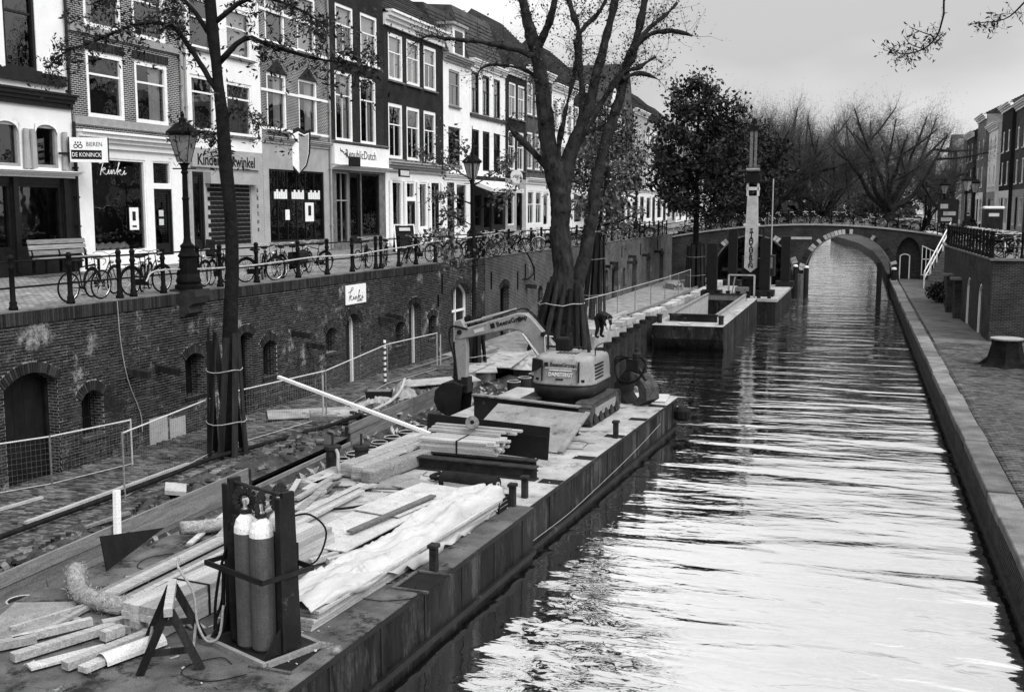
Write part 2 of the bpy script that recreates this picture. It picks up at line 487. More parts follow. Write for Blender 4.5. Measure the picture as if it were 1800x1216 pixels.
def strip(name, mat, pts_lo, pts_hi, kind='structure', sub=1):
    """a sheet between two polylines"""
    mb = MB()
    for i in range(len(pts_lo) - 1):
        for j in range(sub):
            a, b = j / sub, (j + 1) / sub
            l0, l1, h0, h1 = map(Vector, (pts_lo[i], pts_lo[i + 1], pts_hi[i], pts_hi[i + 1]))
            mb.poly([l0.lerp(h0, a), l0.lerp(h0, b), l1.lerp(h1, b), l1.lerp(h1, a)])
    o = mb.build(name, mat, fix=False)
    o['kind'] = kind
    return o
g = MB(); g.poly([(-1500, -1500, -2), (1500, -1500, -2), (1500, 1500, -2), (-1500, 1500, -2)]); g.build('ground', 'earth', fix=False)['kind'] = 'structure'
w = MB(); w.poly([(-30, -30, 0), (30, -30, 0), (30, 330, 0), (-30, 330, 0)]); w.build('canal_water', 'water', fix=False)['kind'] = 'structure'
ys = [-10, 10, 46, 92, 130, 180, 330]
strip('left_street', 'paver_far', [(wallx(min(y, 92)) - .12, y, 4.385) for y in ys], [(-60, y, 4.75) for y in ys])
ys = [-10, 14, 36, 40, 50, 59, 73, 92, 99]
strip('left_wharf', 'earth', [(wallx(y) - .3, y, .52) for y in ys], [(edgex(y) - .12, y, .52) for y in ys])
ys = [-10, 50, 72, 92, 99]
strip('right_wharf', 'earth', [(2.75, y, .86) for y in ys], [(16, y, .86) for y in ys])
rs = MB(); rs.poly([(5.7, 50.2, 4.385), (60, 50.2, 4.385), (60, 330, 4.385), (7.1, 330, 4.385), (7.1, 72.3, 4.385), (5.35, 72.3, 4.385), (5.15, 67, 4.385)])
rs.build('right_street', 'paver_far', fix=False)['kind'] = 'structure'

# ---- little pieces (bricks, pavers): the ones that show largest are objects of their own, the rest one mass
def unit_box():
    me = MB().box((0, 0, 0), (1, 1, 1)).mesh('piece', 'quay_brick'); return me
def pieces(parent, name, mat, items, n_ind, M=None):
    """items: (centre, dims, rot matrix 3x3 or None, value) in the parent's frame"""
    M = M or Matrix.Identity(4)
    sc = []
    for k, it in enumerate(items):
        q = proj(M @ Vector(it[0]))
        if q and 25 < q[0] < 1778 and 20 < q[1] < 1170: sc.append((-q[2], k))
    sc.sort(); ind = set(k for _, k in sc[:n_ind])
    me = MB().box((0, 0, 0), (1, 1, 1)).mesh(name, mat)
    mb = MB()
    for k, (c, d, r, v) in enumerate(items):
        if k in ind:
            o = link(name, me, parent, c); o.scale = d
            if r is not None: o.rotation_euler = r.to_euler()
        else:
            mb.val = v; mb.box(c, d, m=r)
    if mb.f:
        mb.build(name + '_mass', mat, parent, fix=False)['kind'] = 'stuff'

# ---- openings with flat arches
class Op:
    def __init__(s, x0, x1, z0, zs, rise, kind):
        s.x0, s.x1, s.z0, s.zs, s.rise, s.kind = x0, x1, z0, zs, rise, kind
        a = (x1 - x0) / 2; s.a = a; s.cx = (x0 + x1) / 2
        s.R = (a * a + rise * rise) / (2 * rise); s.cz = zs + rise - s.R
    def span(s, z, ring=0.0):
        if z < s.z0: return None
        if z <= s.zs - (.04 if ring else 0): return s.x0, s.x1
        r = s.R + ring; h = z - s.cz
        if h >= r: return None
        e = math.sqrt(r * r - h * h)
        if ring:
            h0 = math.sqrt(max(0, s.R ** 2 - h * h)) if z > s.zs else s.a
            e = max(min(e, h * math.tan(math.asin(min(.999, s.a / s.R))) + .01), min(h0, s.a))
        return s.cx - e, s.cx + e
    def arc(s, n=8, ring=0.0):
        t = math.asin(min(1, s.a / s.R)); r = s.R + ring
        return [(s.cx + r * math.sin(-t + 2 * t * i / n), s.cz + r * math.cos(-t + 2 * t * i / n)) for i in range(n + 1)]
def wall_front(mb, x0, x1, z0, z1, ops, y=0.0, depth=.35, rv=None):
    """front sheet with arched or square holes and their reveals"""
    xs = sorted({x0, x1, *[o.x0 for o in ops], *[o.x1 for o in ops]})
    for i in range(len(xs) - 1):
        a, b = xs[i], xs[i + 1]; mid = (a + b) / 2
        os_ = sorted([o for o in ops if o.x0 < mid < o.x1], key=lambda o: o.z0)
        z = z0
        for o in os_:
            if o.z0 > z + 1e-4: mb.poly([(a, y, z), (b, y, z), (b, y, o.z0), (a, y, o.z0)])
            z = o.zs + o.rise
            if o.rise > .005:
                arc = o.arc()
                for k in range(len(arc) - 1):
                    (xa, za), (xb, zb) = arc[k], arc[k + 1]
                    mb.poly([(xa, y, za), (xb, y, zb), (xb, y, z), (xa, y, z)])
        if z < z1 - 1e-4: mb.poly([(a, y, z), (b, y, z), (b, y, z1), (a, y, z1)])
    for o in ops:
        out = [(o.x0, o.z0), (o.x0, o.zs)] + (o.arc()[1:-1] if o.rise > .005 else []) + [(o.x1, o.zs), (o.x1, o.z0)]
        for k in range(len(out)):
            (xa, za), (xb, zb) = out[k], out[(k + 1) % len(out)]
            (mb if rv is None else rv).poly([(xa, y, za), (xa, y + depth, za), (xb, y + depth, zb), (xb, y, zb)])
def leafshape(o, inset=.0):
    return [(o.x0 + inset, o.z0), (o.x1 - inset, o.z0), (o.x1 - inset, o.zs)] + [(x, z - inset) for x, z in o.arc()[1:-1]][::-1] + [(o.x0 + inset, o.zs)]
def fill_opening(parent, o, depth=.35):
    fn = lambda u, v, ww: (u, ww, v)
    if o.kind == 'window':
        wdw = MB().prism(leafshape(o), depth - .005, depth + .06, fn).build('window', 'room_dark', parent)
        b = MB()
        for k in range(1, 4):
            x = o.x0 + (o.x1 - o.x0) * k / 4; b.tube([(x, .12, o.z0), (x, .12, o.zs + o.rise * .8)], .012, 5)
        b.beam((o.x0, .12, (o.z0 + o.zs) / 2), (o.x1, .12, (o.z0 + o.zs) / 2), .012, .03)
        b.build('window_bars', 'iron', wdw)
        MB().bx(o.x0 - .06, o.x1 + .06, -.05, .2, o.z0 - .09, o.z0 - .004).build('sill', 'arch_brick', wdw)
    else:
        mat = 'dark_paint'
        d = MB().prism(leafshape(o, .004), depth - .005, depth + .06, fn).build('door', mat, parent)
        fm = MB(); pts = [(o.x0 + .04, o.z0)] + [(o.x0 + .04, o.zs)] + [(x, z - .04) for x, z in o.arc()[1:-1]] + [(o.x1 - .04, o.zs), (o.x1 - .04, o.z0)]
        white = o.kind in ('whitedoor', 'whitebig')
        for k in range(len(pts) - 1):
            if o.kind == 'doorright' and k != len(pts) - 2 and not (len(pts) > 6 and k > 3): continue
            fm.beam((pts[k][0], depth - .06, pts[k][1]), (pts[k + 1][0], depth - .06, pts[k + 1][1]), .09, .09, up=(0, 1, 0))
        if o.kind == 'whitebig':
            fm.bx(o.cx - .03, o.cx + .03, depth - .1, depth - .02, o.z0, o.zs + o.rise - .03); fm.bx(o.x0 + .05, o.x1 - .05, depth - .1, depth - .02, o.zs - .75, o.zs - .66)
        fm.build('door_frame', 'white_paint' if o.kind in ('whitedoor', 'whitebig', 'doorright') else 'dark_paint', d)
        if o.kind != 'whitebig':
            pl = MB()
            for k in range(1, 5):
                x = o.x0 + (o.x1 - o.x0) * k / 5; pl.bx(x - .008, x + .008, depth - .012, depth - .004, o.z0 + .02, o.zs)
            pl.build('door_batten', 'ink', d)

# ---------------------------------------------------------------- left quay wall, near stretch, real bricks
Y0 = 14.0
WA = thing('quay_wall', (wallx(Y0), Y0, 0), math.atan2(1, .05), 'near stretch of the stained dark brick quay wall below the railing, beside the left wharf', 'wall')
kk = 1.00125
opsA = [Op(18.45 - Y0, 20.0 - Y0, .5, 2.72, .28, 'door'), Op(20.72 - Y0, 21.44 - Y0, 1.22, 2.12, .2, 'window'),
        Op(24.6 - Y0, 25.38 - Y0, 1.55, 2.55, .16, 'window'), Op(27.05 - Y0, 27.78 - Y0, .5, 2.86, .16, 'door'),
        Op(28.28 - Y0, 29.0 - Y0, 1.55, 2.46, .18, 'window'), Op(31.97 - Y0, 32.66 - Y0, 1.82, 2.46, .18, 'window'),
        Op(33.3 - Y0, 34.32 - Y0, .5, 2.6, .38, 'doorright'), Op(37.08 - Y0, 37.78 - Y0, 1.4, 2.18, .16, 'window'),
        Op(38.25 - Y0, 39.32 - Y0, .5, 2.72, .22, 'doorright'), Op(40.02 - Y0, 40.78 - Y0, 1.36, 2.15, .16, 'window'),
        Op(42.35 - Y0, 44.5 - Y0, .5, 2.9, .5, 'whitebig')]
LA = 32.0
mb = MB()
wall_front(mb, -4.5, LA, -1.0, 4.36, opsA, y=.012, depth=.4, rv=MB())
for o in opsA:
    rvl = MB(); wall_front(MB(), o.x0, o.x1, o.z0, o.zs + o.rise + .01, [o], y=.012, depth=.4, rv=rvl); rvl.build('reveal', 'quay_brick_far', WA, fix=False)
mb.bx(-4.5, LA, .45, 1.0, -1, 4.36)
mb.build('mortar_bed', 'mortar', WA, fix=False)
rng = random.Random(3)
items = []; CH = .0685
for c in range(0, 53):
    z = .45 + c * CH; zc = z + CH / 2
    if z > 4.02: break
    x = -2.5 + (c % 2) * .11
    header = c % 2
    while x < LA:
        Lb = .112 if (header and True) else .222
        segs = [(x, x + Lb - .015)]
        for o in opsA:
            ring = .24 if zc > o.zs - .05 else 0
            sp = o.span(zc, ring) if zc > o.zs - .05 else o.span(zc)
            if sp is None: continue
            ns_ = []
            for a, b in segs:
                if b <= sp[0] or a >= sp[1]: ns_.append((a, b)); continue
                if a < sp[0]: ns_.append((a, sp[0]))
                if b > sp[1]: ns_.append((sp[1], b))
            segs = ns_
        for a, b in segs:
            if b - a > .025:
                d = .05; out = rng.gauss(0, .003)
                items.append((((a + b) / 2, .022 + out, zc + rng.gauss(0, .001)), (b - a, d, CH - .016), None, rng.random()))
        x += Lb
bpy.context.view_layer.update()
pieces(WA, 'brick', 'quay_brick', items, 290, WA.matrix_world)
# voussoirs and the soldier course along the top
arch = []
for o in opsA:
    n = max(6, int(2 * math.asin(min(1, o.a / o.R)) * (o.R + .11) / .072)); t = math.asin(min(1, o.a / o.R))
    for k in range(n):
        a = -t + 2 * t * (k + .5) / n; r = o.R + .115
        arch.append(((o.cx + r * math.sin(a), .008, o.cz + r * math.cos(a)), (.056, .07, .225), Matrix.Rotation(a, 3, 'Y'), rng.random()))
x = -2.5
while x < LA:
    arch.append(((x, .005, 4.215), (.058, .07, .29), None, rng.random())); x += .0705
pieces(WA, 'arch_brick', 'arch_brick', arch, 120, WA.matrix_world)
MB().bx(-4.5, LA, -.03, .32, 4.36, 4.40).build('coping', 'stone', WA)
for o in opsA: fill_opening(WA, o, .4)
# timber beam stubs, iron ties, pale render patches
for s, z in ((22.35, 2.6), (23.46, 2.52), (29.93, 2.72), (30.81, 2.26), (35.76, 2.62), (36.36, 2.68)):
    MB().beam((s - Y0, .05, z), (s - Y0 + .04, -.62, z - .08), .16, .17).build('beam_stub', 'guard_wood', WA)
for s, z0, z1 in ((41.3, 3.1, 3.9), (44.8, 3.2, 4.0), (40.9, 2.6, 3.1)):
    MB().bx(s - Y0, s - Y0 + .05, -.05, .0, z0, z1).build('iron_tie', 'iron', WA)
MB().bx(23.05 - Y0, 23.75 - Y0, -.02, .01, .5, 1.25).build('render_patch', 'concrete', WA)
MB().bx(23.85 - Y0, 24.5 - Y0, -.016, .01, .5, 1.1).build('render_patch', 'concrete', WA)
MB().tube(smooth_path([(22.05 - Y0, -.03, 4.35), (22.1 - Y0, -.03, 3.4), (22.3 - Y0, -.03, 2.4), (22.7 - Y0, -.03, 1.5), (22.75 - Y0, -.03, 1.0)], 3), .014, 5).build('cable', 'grey_paint', WA)

# sign "kinki" on the wall
sg = thing('wall_sign', (wallx(33.95), 33.95, 3.64), math.atan2(1, .05), 'white sign with black script lettering on the brick quay wall above an arched door', 'sign')
MB().bx(-.72, .72, -.06, -.028, -.33, .33).build('board', 'white_paint', sg)
stroke(KINKI, .011, 'ink', sg, lambda u, v: (-.58 + u * 1.1, -.062, -.22 + v * .46))
lettering('KAPPERS', .1, 'ink', sg, (.25, -.062, -.24), (rad(90), 0, 0))

# ---------------------------------------------------------------- left quay wall, far stretch
WB = thing('quay_wall', (wallx(46), 46, 0), math.atan2(1, .022), 'far stretch of brick quay wall with tall arched cellar doors behind the plane tree', 'wall')
opsB = [Op(48.1 - 46, 49.4 - 46, .5, 2.75, .25, 'door')]
for a, b, zt in ((63.4, 64.3, 2.45), (65.8, 66.75, 2.6), (70.4, 72.2, 2.75), (76.6, 78.1, 2.85), (81.5, 83.0, 2.95), (86.6, 88.3, 3.1)):
    opsB.append(Op(a - 46, b - 46, .5, zt - .35, .35, 'door'))
opsB += [Op(68.5 - 46, 69.35 - 46, 1.2, 2.4, .25, 'window'), Op(54.0 - 46, 54.9 - 46, 1.3, 2.3, .25, 'window'), Op(58.5 - 46, 59.7 - 46, .5, 2.5, .3, 'door'), Op(73.6 - 46, 74.3 - 46, 1.3, 2.3, .2, 'window')]
mb = MB(); wall_front(mb, 0, 46.2, -1, 4.36, opsB, depth=.4); mb.bx(0, 46.2, .45, 1, -1, 4.36); mb.build('brickwork', 'quay_brick_far', WB, fix=False)
MB().bx(0, 46.2, -.03, .32, 4.36, 4.40).build('coping', 'stone', WB)
for o in opsB: fill_opening(WB, o, .4)
for o in opsB:
    if o.kind != 'door': continue
    ab = MB(); n = 12; t = math.asin(min(1, o.a / o.R))
    for k in range(n):
        ab.val = rng.random(); a = -t + 2 * t * (k + .5) / n; r = o.R + .12
        ab.box((o.cx + r * math.sin(a), -.004, o.cz + r * math.cos(a)), (o.a * 2 / n * .9, .05, .24), m=Matrix.Rotation(a, 3, 'Y'))
    ab.build('arch_ring', 'arch_brick', WB)['kind'] = 'stuff'
for s, z in ((52, 2.7), (56.5, 2.5), (61.5, 2.8), (67.6, 2.9), (69.8, 3.0), (74.9, 2.8), (75.3, 3.2), (79.9, 3.1), (84.5, 3.2)):
    MB().beam((s - 46, .05, z), (s - 46 + .04, -.55, z - .04), .2, .2).build('beam_stub', 'guard_wood', WB)
for s, z0, z1 in ((46.8, 2.9, 3.7), (50.6, 2.6, 3.5), (51.8, 3.0, 3.8), (53.3, 2.9, 3.6), (60.4, 2.9, 3.9), (65.2, 3.0, 4.0), (73.1, 3.2, 4.0), (79.2, 3.1, 4.0), (85.6, 3.3, 4.1)):
    MB().bx(s - 46, s - 46 + .07, -.05, .0, z0, z1).build('iron_tie', 'iron', WB)

# ---------------------------------------------------------------- paving of the wharves
lw = bpy.data.objects['left_wharf']
items = []; y = 13.0; row = 0
while y < 41:
    x = wallx(y) + .02 + (row % 2) * .1; xe = -13.75 + .25 * math.sin(y * .9) + (0 if y < 36 else .6)
    while x < xe:
        if rng.random() > .025:
            items.append(((x + .1, y, .555 + rng.gauss(0, .008)), (.196, .094, .09), Matrix.Rotation(rng.gauss(0, .03), 3, 'Z') @ Matrix.Rotation(rng.gauss(0, .03), 3, 'X'), rng.random()))
        x += .207
    y += .103; row += 1
pieces(lw, 'paver', 'wharf_paver', items, 280)
y = 41.0; mb = MB()
while y < 90:
    L_ = 1.2
    mb.val = rng.random(); mb.poly([(wallx(y), y, .6), (edgex(y) - 1.3, y, .6), (edgex(y + L_) - 1.3, y + L_, .6), (wallx(y + L_), y + L_, .6)]); y += L_
mb.build('sand_bed', 'sand', lw, fix=False)['kind'] = 'stuff'
rw = bpy.data.objects['right_wharf']
items = []; y = 14.0; row = 0
while y < 49:
    x = 3.3 + (row % 2) * .1; xe = 3.0 + .165 * y + .9
    while x < min(xe, 9.5):
        items.append(((x + .1, y, .875 + rng.gauss(0, .004)), (.197, .095, .08), None, rng.random())); x += .205
    y += .102; row += 1
pieces(rw, 'paver', 'right_paver', items, 280)
mb = MB(); mb.poly([(3.4, 49, .905), (16, 49, .905), (16, 99, .905), (3.4, 99, .905)]); mb.build('paved_far', 'right_paver', rw, fix=False)
y = 12.0; k = 0
kst = [MB().box((0, 0, 0), (.54, L_, .2)).mesh('kerb_stone', 'kerb_stone') for L_ in (2.3, 1.9, 2.8)]
while y < 92:
    L_ = (2.3, 1.9, 2.8)[k % 3]
    o = link('kerb_stone', kst[k % 3], rw, (3.0 + rng.gauss(0, .014), y + L_ / 2, .83 + rng.gauss(0, .012))); o.scale = (1, .97, 1); o.rotation_euler = (0, rng.gauss(0, .012), rng.gauss(0, .004)); bevel(o, .02, 1)
    y += L_; k += 1
qr = tag(MB().bx(2.74, 3.6, -10, 99, -1.5, .72).build('quay_wall', 'bridge_brick'), 'low dark quay wall dropping into the water under the right kerb', 'wall')
mb = MB(); mb.bx(2.66, 2.78, -10, 92, .18, .27); mb.build('fender_beam', 'guard_wood', qr)

# ---------------------------------------------------------------- right quay wall: turns towards us at its near end
WR = thing('quay_wall', (0, 0, 0), 0, 'dark brick quay wall with arched cellar doors beside the right wharf', 'wall')
mb = MB(); mb.bx(5.6, 14, 50.1, 51, -.5, 4.36); mb.build('end_face', 'bridge_brick', WR)
MB().bx(5.5, 14, 50.0, 50.5, 4.36, 4.46).build('coping', 'stone', WR)
a0 = math.atan2(17, -.55)
sd = link('side_face', None, WR, (5.6, 50.1, 0), (0, 0, a0 - math.pi))      # local +x runs towards the camera
sd.location = (5.05, 67.1, 0)
opsR = [Op(67 - 53.6, 67 - 52.2, .85, 2.6, .6, 'whitedoor'), Op(67 - 57.6, 67 - 56.2, .85, 2.65, .6, 'whitedoor'), Op(67 - 62.2, 67 - 61.0, .85, 2.7, .3, 'door'), Op(67 - 65.6, 67 - 64.4, .85, 2.7, .3, 'door')]
mb = MB(); wall_front(mb, 0, 17.02, -.5, 4.36, opsR, depth=.12); mb.bx(0, 16.6, .45, 1, -.5, 4.36); mb.build('brickwork', 'bridge_brick', sd, fix=False)
for o in opsR: fill_opening(sd, o, .12)
for s in (3.4, 6.9):
    MB().bx(s - .25, s + .25, -.3, .1, .8, 2.9).build('buttress', 'bridge_brick', sd)
    MB().bx(s - .45, s + .45, -.5, .1, 2.9, 3.02).build('buttress_cap', 'stone', sd)
MB().bx(0, 17.02, -.04, .3, 4.36, 4.44).build('coping', 'stone', sd)
mb = MB(); mb.poly([(5.05, 67.1, -.5), (5.3, 72, -.5), (5.3, 72, 4.36), (5.05, 67.1, 4.36)]); mb.poly([(5.3, 72, -.5), (7.2, 72, -.5), (7.2, 72, 4.36), (5.3, 72, 4.36)]); mb.poly([(7.2, 72, -.5), (7.2, 92, -.5), (7.2, 92, 4.36), (7.2, 72, 4.36)])
mb.build('return_face', 'bridge_brick', WR, fix=False)
mb = MB(); mb.beam((5.05, 67.1, 4.41), (5.3, 72.1, 4.41), .34, .09); mb.beam((5.3, 72, 4.41), (7.3, 72, 4.41), .34, .085); mb.beam((7.2, 72, 4.41), (7.2, 92, 4.41), .34, .09); mb.build('coping', 'stone', WR)

# ---------------------------------------------------------------- the arched bridge
BR = thing('arch_bridge', (0, 92, 0), 0, 'old brick bridge with two round arches across the canal, bicycles along its railing', 'bridge')
ztop = lambda x: 5.3 - .0083 * (x + 3.5) ** 2
arcs = [(-11.4, -4.75, .9, 4.35), (-3.95, 2.95, .9, 4.45), (3.15, 5.0, 2.6, 4.25)]
def arcz(x):
    for x0, x1, zs, zc in arcs:
        if x0 < x < x1:
            t = (x - (x0 + x1) / 2) / ((x1 - x0) / 2); return zs + (zc - zs) * math.sqrt(max(0, 1 - t * t)), (x0, x1)
    return None
xs = sorted(set([-18 + i * .25 for i in range(113)] + [v for a in arcs for v in a[:2]] + [a[0] + d for a in arcs for d in (.02, .08, .16)] + [a[1] - d for a in arcs for d in (.02, .08, .16)]))
mb = MB()
for a, b in zip(xs[:-1], xs[1:]):
    m_ = arcz((a + b) / 2)
    def bot(x, m_=m_):
        if m_ is None: return -1.5
        q = arcz(x); i = [A for A in arcs if A[0] == m_[1][0]][0]
        return q[0] if q else i[2]
    za, zb = bot(a), bot(b)
    for y in (0, 7):
        mb.poly([(a, y, za), (b, y, zb), (b, y, ztop(b) - .12), (a, y, ztop(a) - .12)])
    if m_: mb.poly([(a, 0, za), (b, 0, zb), (b, 7, zb), (a, 7, za)])
for x0, x1, zs, zc in arcs:
    for x in (x0, x1): mb.poly([(x, 0, -1.5), (x, 7, -1.5), (x, 7, zs), (x, 0, zs)])
mb.build('brick_body', 'bridge_brick', BR, fix=False)
mb = MB(); cp = MB()
for a, b in zip(xs[:-1], xs[1:]):
    mb.poly([(a, 0, ztop(a) - .1), (b, 0, ztop(b) - .1), (b, 7, ztop(b) - .1), (a, 7, ztop(a) - .1)])
for i in range(28):
    a = -18 + i; cp.prism([(a, ztop(a) - .13), (a + 1, ztop(a + 1) - .13), (a + 1, ztop(a + 1)), (a, ztop(a))], -.1, .3, lambda u, v, w_: (u, w_, v))
mb.build('roadway', 'paver_far', BR, fix=False); cp.build('coping', 'stone_pale', BR)
for ai, (x0, x1, zs, zc) in enumerate(arcs[:2]):
    a_, b_ = (x1 - x0) / 2, zc - zs; cx = (x0 + x1) / 2; nv = 40; ang = [math.pi * k / nv for k in range(nv + 1)]
    for k in range(nv):
        t0, t1 = ang[k] + .006, ang[k + 1] - .006
        q = [(cx - a_ * math.cos(t0), zs + b_ * math.sin(t0)), (cx - a_ * math.cos(t1), zs + b_ * math.sin(t1)), (cx - (a_ + .5) * math.cos(t1), zs + (b_ + .42) * math.sin(t1)), (cx - (a_ + .5) * math.cos(t0), zs + (b_ + .42) * math.sin(t0))]
        stone = (k // 2) % 4 == 1 or ai == 1 and (6 < k < 22)
        MB().prism(q, -.05 - .01 * rng.random(), .1, lambda u, v, w_: (u, w_, v)).build('voussoir', 'stone_pale' if stone and rng.random() < .75 else 'arch_brick', BR)
    im = MB()
    for k in range(nv):
        t0, t1 = ang[k], ang[k + 1]
        im.beam((cx - a_ * math.cos(t0), -.09, zs + b_ * math.sin(t0)), (cx - a_ * math.cos(t1), -.09, zs + b_ * math.sin(t1)), .1, .09, up=(0, 1, 0))
    im.build('arch_edge', 'stone', BR)
MB().bx(-5.6, -3.4, -.05, -.01, 4.02, 4.22).build('name_plate', 'stone_pale', BR)
MB().bx(2.96, 7, .8, 1.0, .5, 4.4).build('niche_wall', 'bridge_brick', BR)
o = Op(3.45, 4.25, .9, 2.75, .18, 'whitedoor')
nd = link('niche_door', None, BR, (0, .42, 0)); fill_opening(nd, o, .36)
wf = MB()
for x in (5.1, 5.4, 5.7, 6.0): wf.bx(x - .03, x + .03, -.1, -.02, 1.3, 3.6 - (x - 5.1) * .5)
wf.bx(5.07, 6.03, -.1, -.02, 2.5, 2.58); wf.beam((5.07, -.06, 3.6), (6.03, -.06, 3.15), .06, .08); wf.bx(5.07, 6.03, -.1, -.02, 1.26, 1.33)
wb = MB().bx(5.1, 6.0, -.03, -.01, 1.3, 3.4).build('window', 'room_dark', BR); wf.build('window_frame', 'white_paint', wb)
# railing of the bridge
rl = MB()
pts = [-16 + i for i in range(26)]
for h in (1.05, .6): rl.tube([(x, .1, ztop(x) + h) for x in pts], .03, 5)
rl.build('rail', 'iron', BR)
for i in range(15):
    x = -15.5 + i * 1.7
    MB().lathe([(.07, 0), (.07, .12), (.045, .2), (.045, 1.0), (.07, 1.04), (.05, 1.14)], 7, (x, .1, ztop(x))).build('post', 'iron', BR)
# stone cutwater pier with three capped posts in front
pr = MB()
pr.prism([(-4.75, 0), (-3.95, 0), (-4.35, -.9)], -1.5, 1.2, lambda u, v, w_: (u, v, w_)); pr.build('pier', 'stone', BR)
for i, (x, y, h) in enumerate(((-5.35, 91.0, 1.75), (-4.55, 90.7, 1.85), (-3.7, 91.0, 1.75), (3.0, 90.6, 1.75))):
    p = thing('mooring_post', (x, y, 0), 0, ['dark mooring post with white cap before the bridge pier, the one beside the crane barge', 'dark mooring post with white cap before the bridge pier, middle of three', 'dark mooring post with white cap before the bridge pier, next to the open arch', 'dark mooring post with white cap at the corner of the right wharf'][i], 'mooring post', 'capped posts before the bridge')
    MB().tube([(0, 0, -1.5), (0, 0, h)], [.2, .19], 9).build('shaft', 'guard_wood', p)
    MB().lathe([(.21, 0), (.2, .1), (.1, .17)], 9, (0, 0, h)).build('cap', 'white_paint', p)
p = thing('mooring_post', (1.9, 90.2, 0), 0, 'tall plain black mooring post standing in the water before the right side of the arch', 'mooring post'); MB().tube([(0, 0, -1.5), (0, 0, 2.3)], .2, 9).build('shaft', 'steel_dark', p)

# quays and wharves beyond the bridge
for nm, lab, x0, x1, zt in (('quay_wall', 'distant left quay seen through the arches beyond the bridge', -40, -8.5, .9), ('quay_wall', 'distant right quay curving away, seen through the round arch', None, None, .9)):
    if x0 is not None: ob = MB().bx(x0, x1, 99, 300, -1.5, zt).build(nm, 'bridge_brick')
    else:
        mb = MB(); P = [(2.75, 99), (2.7, 125), (2.3, 150), (.5, 185), (-5, 240)]
        for (xa, ya), (xb, yb) in zip(P[:-1], P[1:]):
            mb.poly([(xa, ya, .9), (40, ya, .9), (40, yb, .9), (xb, yb, .9)]); mb.poly([(xa, ya, -1.5), (xb, yb, -1.5), (xb, yb, .9), (xa, ya, .9)])
        ob = mb.build(nm, 'right_paver', fix=False)
    tag(ob, lab, 'wall')
tag(MB().bx(-14.9, -14.3, 99, 300, .8, 4.38).build('quay_wall', 'bridge_brick'), 'high left quay wall beyond the bridge, in the shade of the trees', 'wall')
tag(MB().bx(5.6, 6.2, 99, 300, .8, 4.38).build('quay_wall', 'bridge_brick'), 'high right quay wall beyond the bridge', 'wall')
# stairs up to the street, with white handrail
ST = thing('quay_stairs', (4.75, 82.2, .9), -math.atan2(1.9, 4.4), 'stone stairs with white handrail climbing from the right wharf to the street', 'stairs')
for i in range(18):
    MB().bx(0, 1.5, i * .27, i * .27 + 2.5, i * .195 - .25, i * .195 + .195).build('step', 'stone', ST)
hr = MB(); n = 18
for h in (1.0, .5): hr.beam((.02, 0, h + .2), (.02, n * .27, n * .195 + h + .1), .06, .07)
for k in range(5): hr.bx(-.02, .06, k * 1.15 - .03, k * 1.15 + .05, k * 1.15 / .27 * .195 - .2, k * 1.15 / .27 * .195 + 1.2)
hr.build('handrail', 'white_paint', ST)
# old stump ring on the right wharf edge of frame
SP = thing('tree_stump', (5.35, 42.3, .88), 0, 'broad dark tree stump with flaring roots on the right wharf before the wall corner', 'tree stump')
sp = MB(); n = 22
for ring in range(5):
    z = (0, .12, .35, .8, 1.0)[ring]; r0 = (1.0, .75, .58, .5, .5)[ring]
    for j in range(n):
        t = 2 * math.pi * j / n; r = r0 * (1 + (.22, .2, .1, .04, .03)[ring] * math.sin(t * 7 + 1))
        sp.v.append((r * math.cos(t), r * math.sin(t), z))
for ring in range(4):
    for j in range(n): sp.face((ring * n + j, ring * n + (j + 1) % n, (ring + 1) * n + (j + 1) % n, (ring + 1) * n + j))
sp.build('trunk', 'bark_dark', SP)
MB().lathe([(.53, .99), (.56, 1.02), (.56, 1.06), (.3, 1.07)], 22).build('cut_face', 'old_wood', SP)

sl_ = MB(); rsl = random.Random(5)
for k in range(30):
    t = 2 * math.pi * k / 30; r = 1.5 + .5 * math.sin(k * 1.7) + .3 * rsl.random(); sl_.v.append((5.35 + r * math.cos(t), 41.9 + 1.5 * r * math.sin(t), .928))
sl_.face(list(range(30))); sl_.build('soil_patch', 'earth', rw, fix=False)
P_l = []
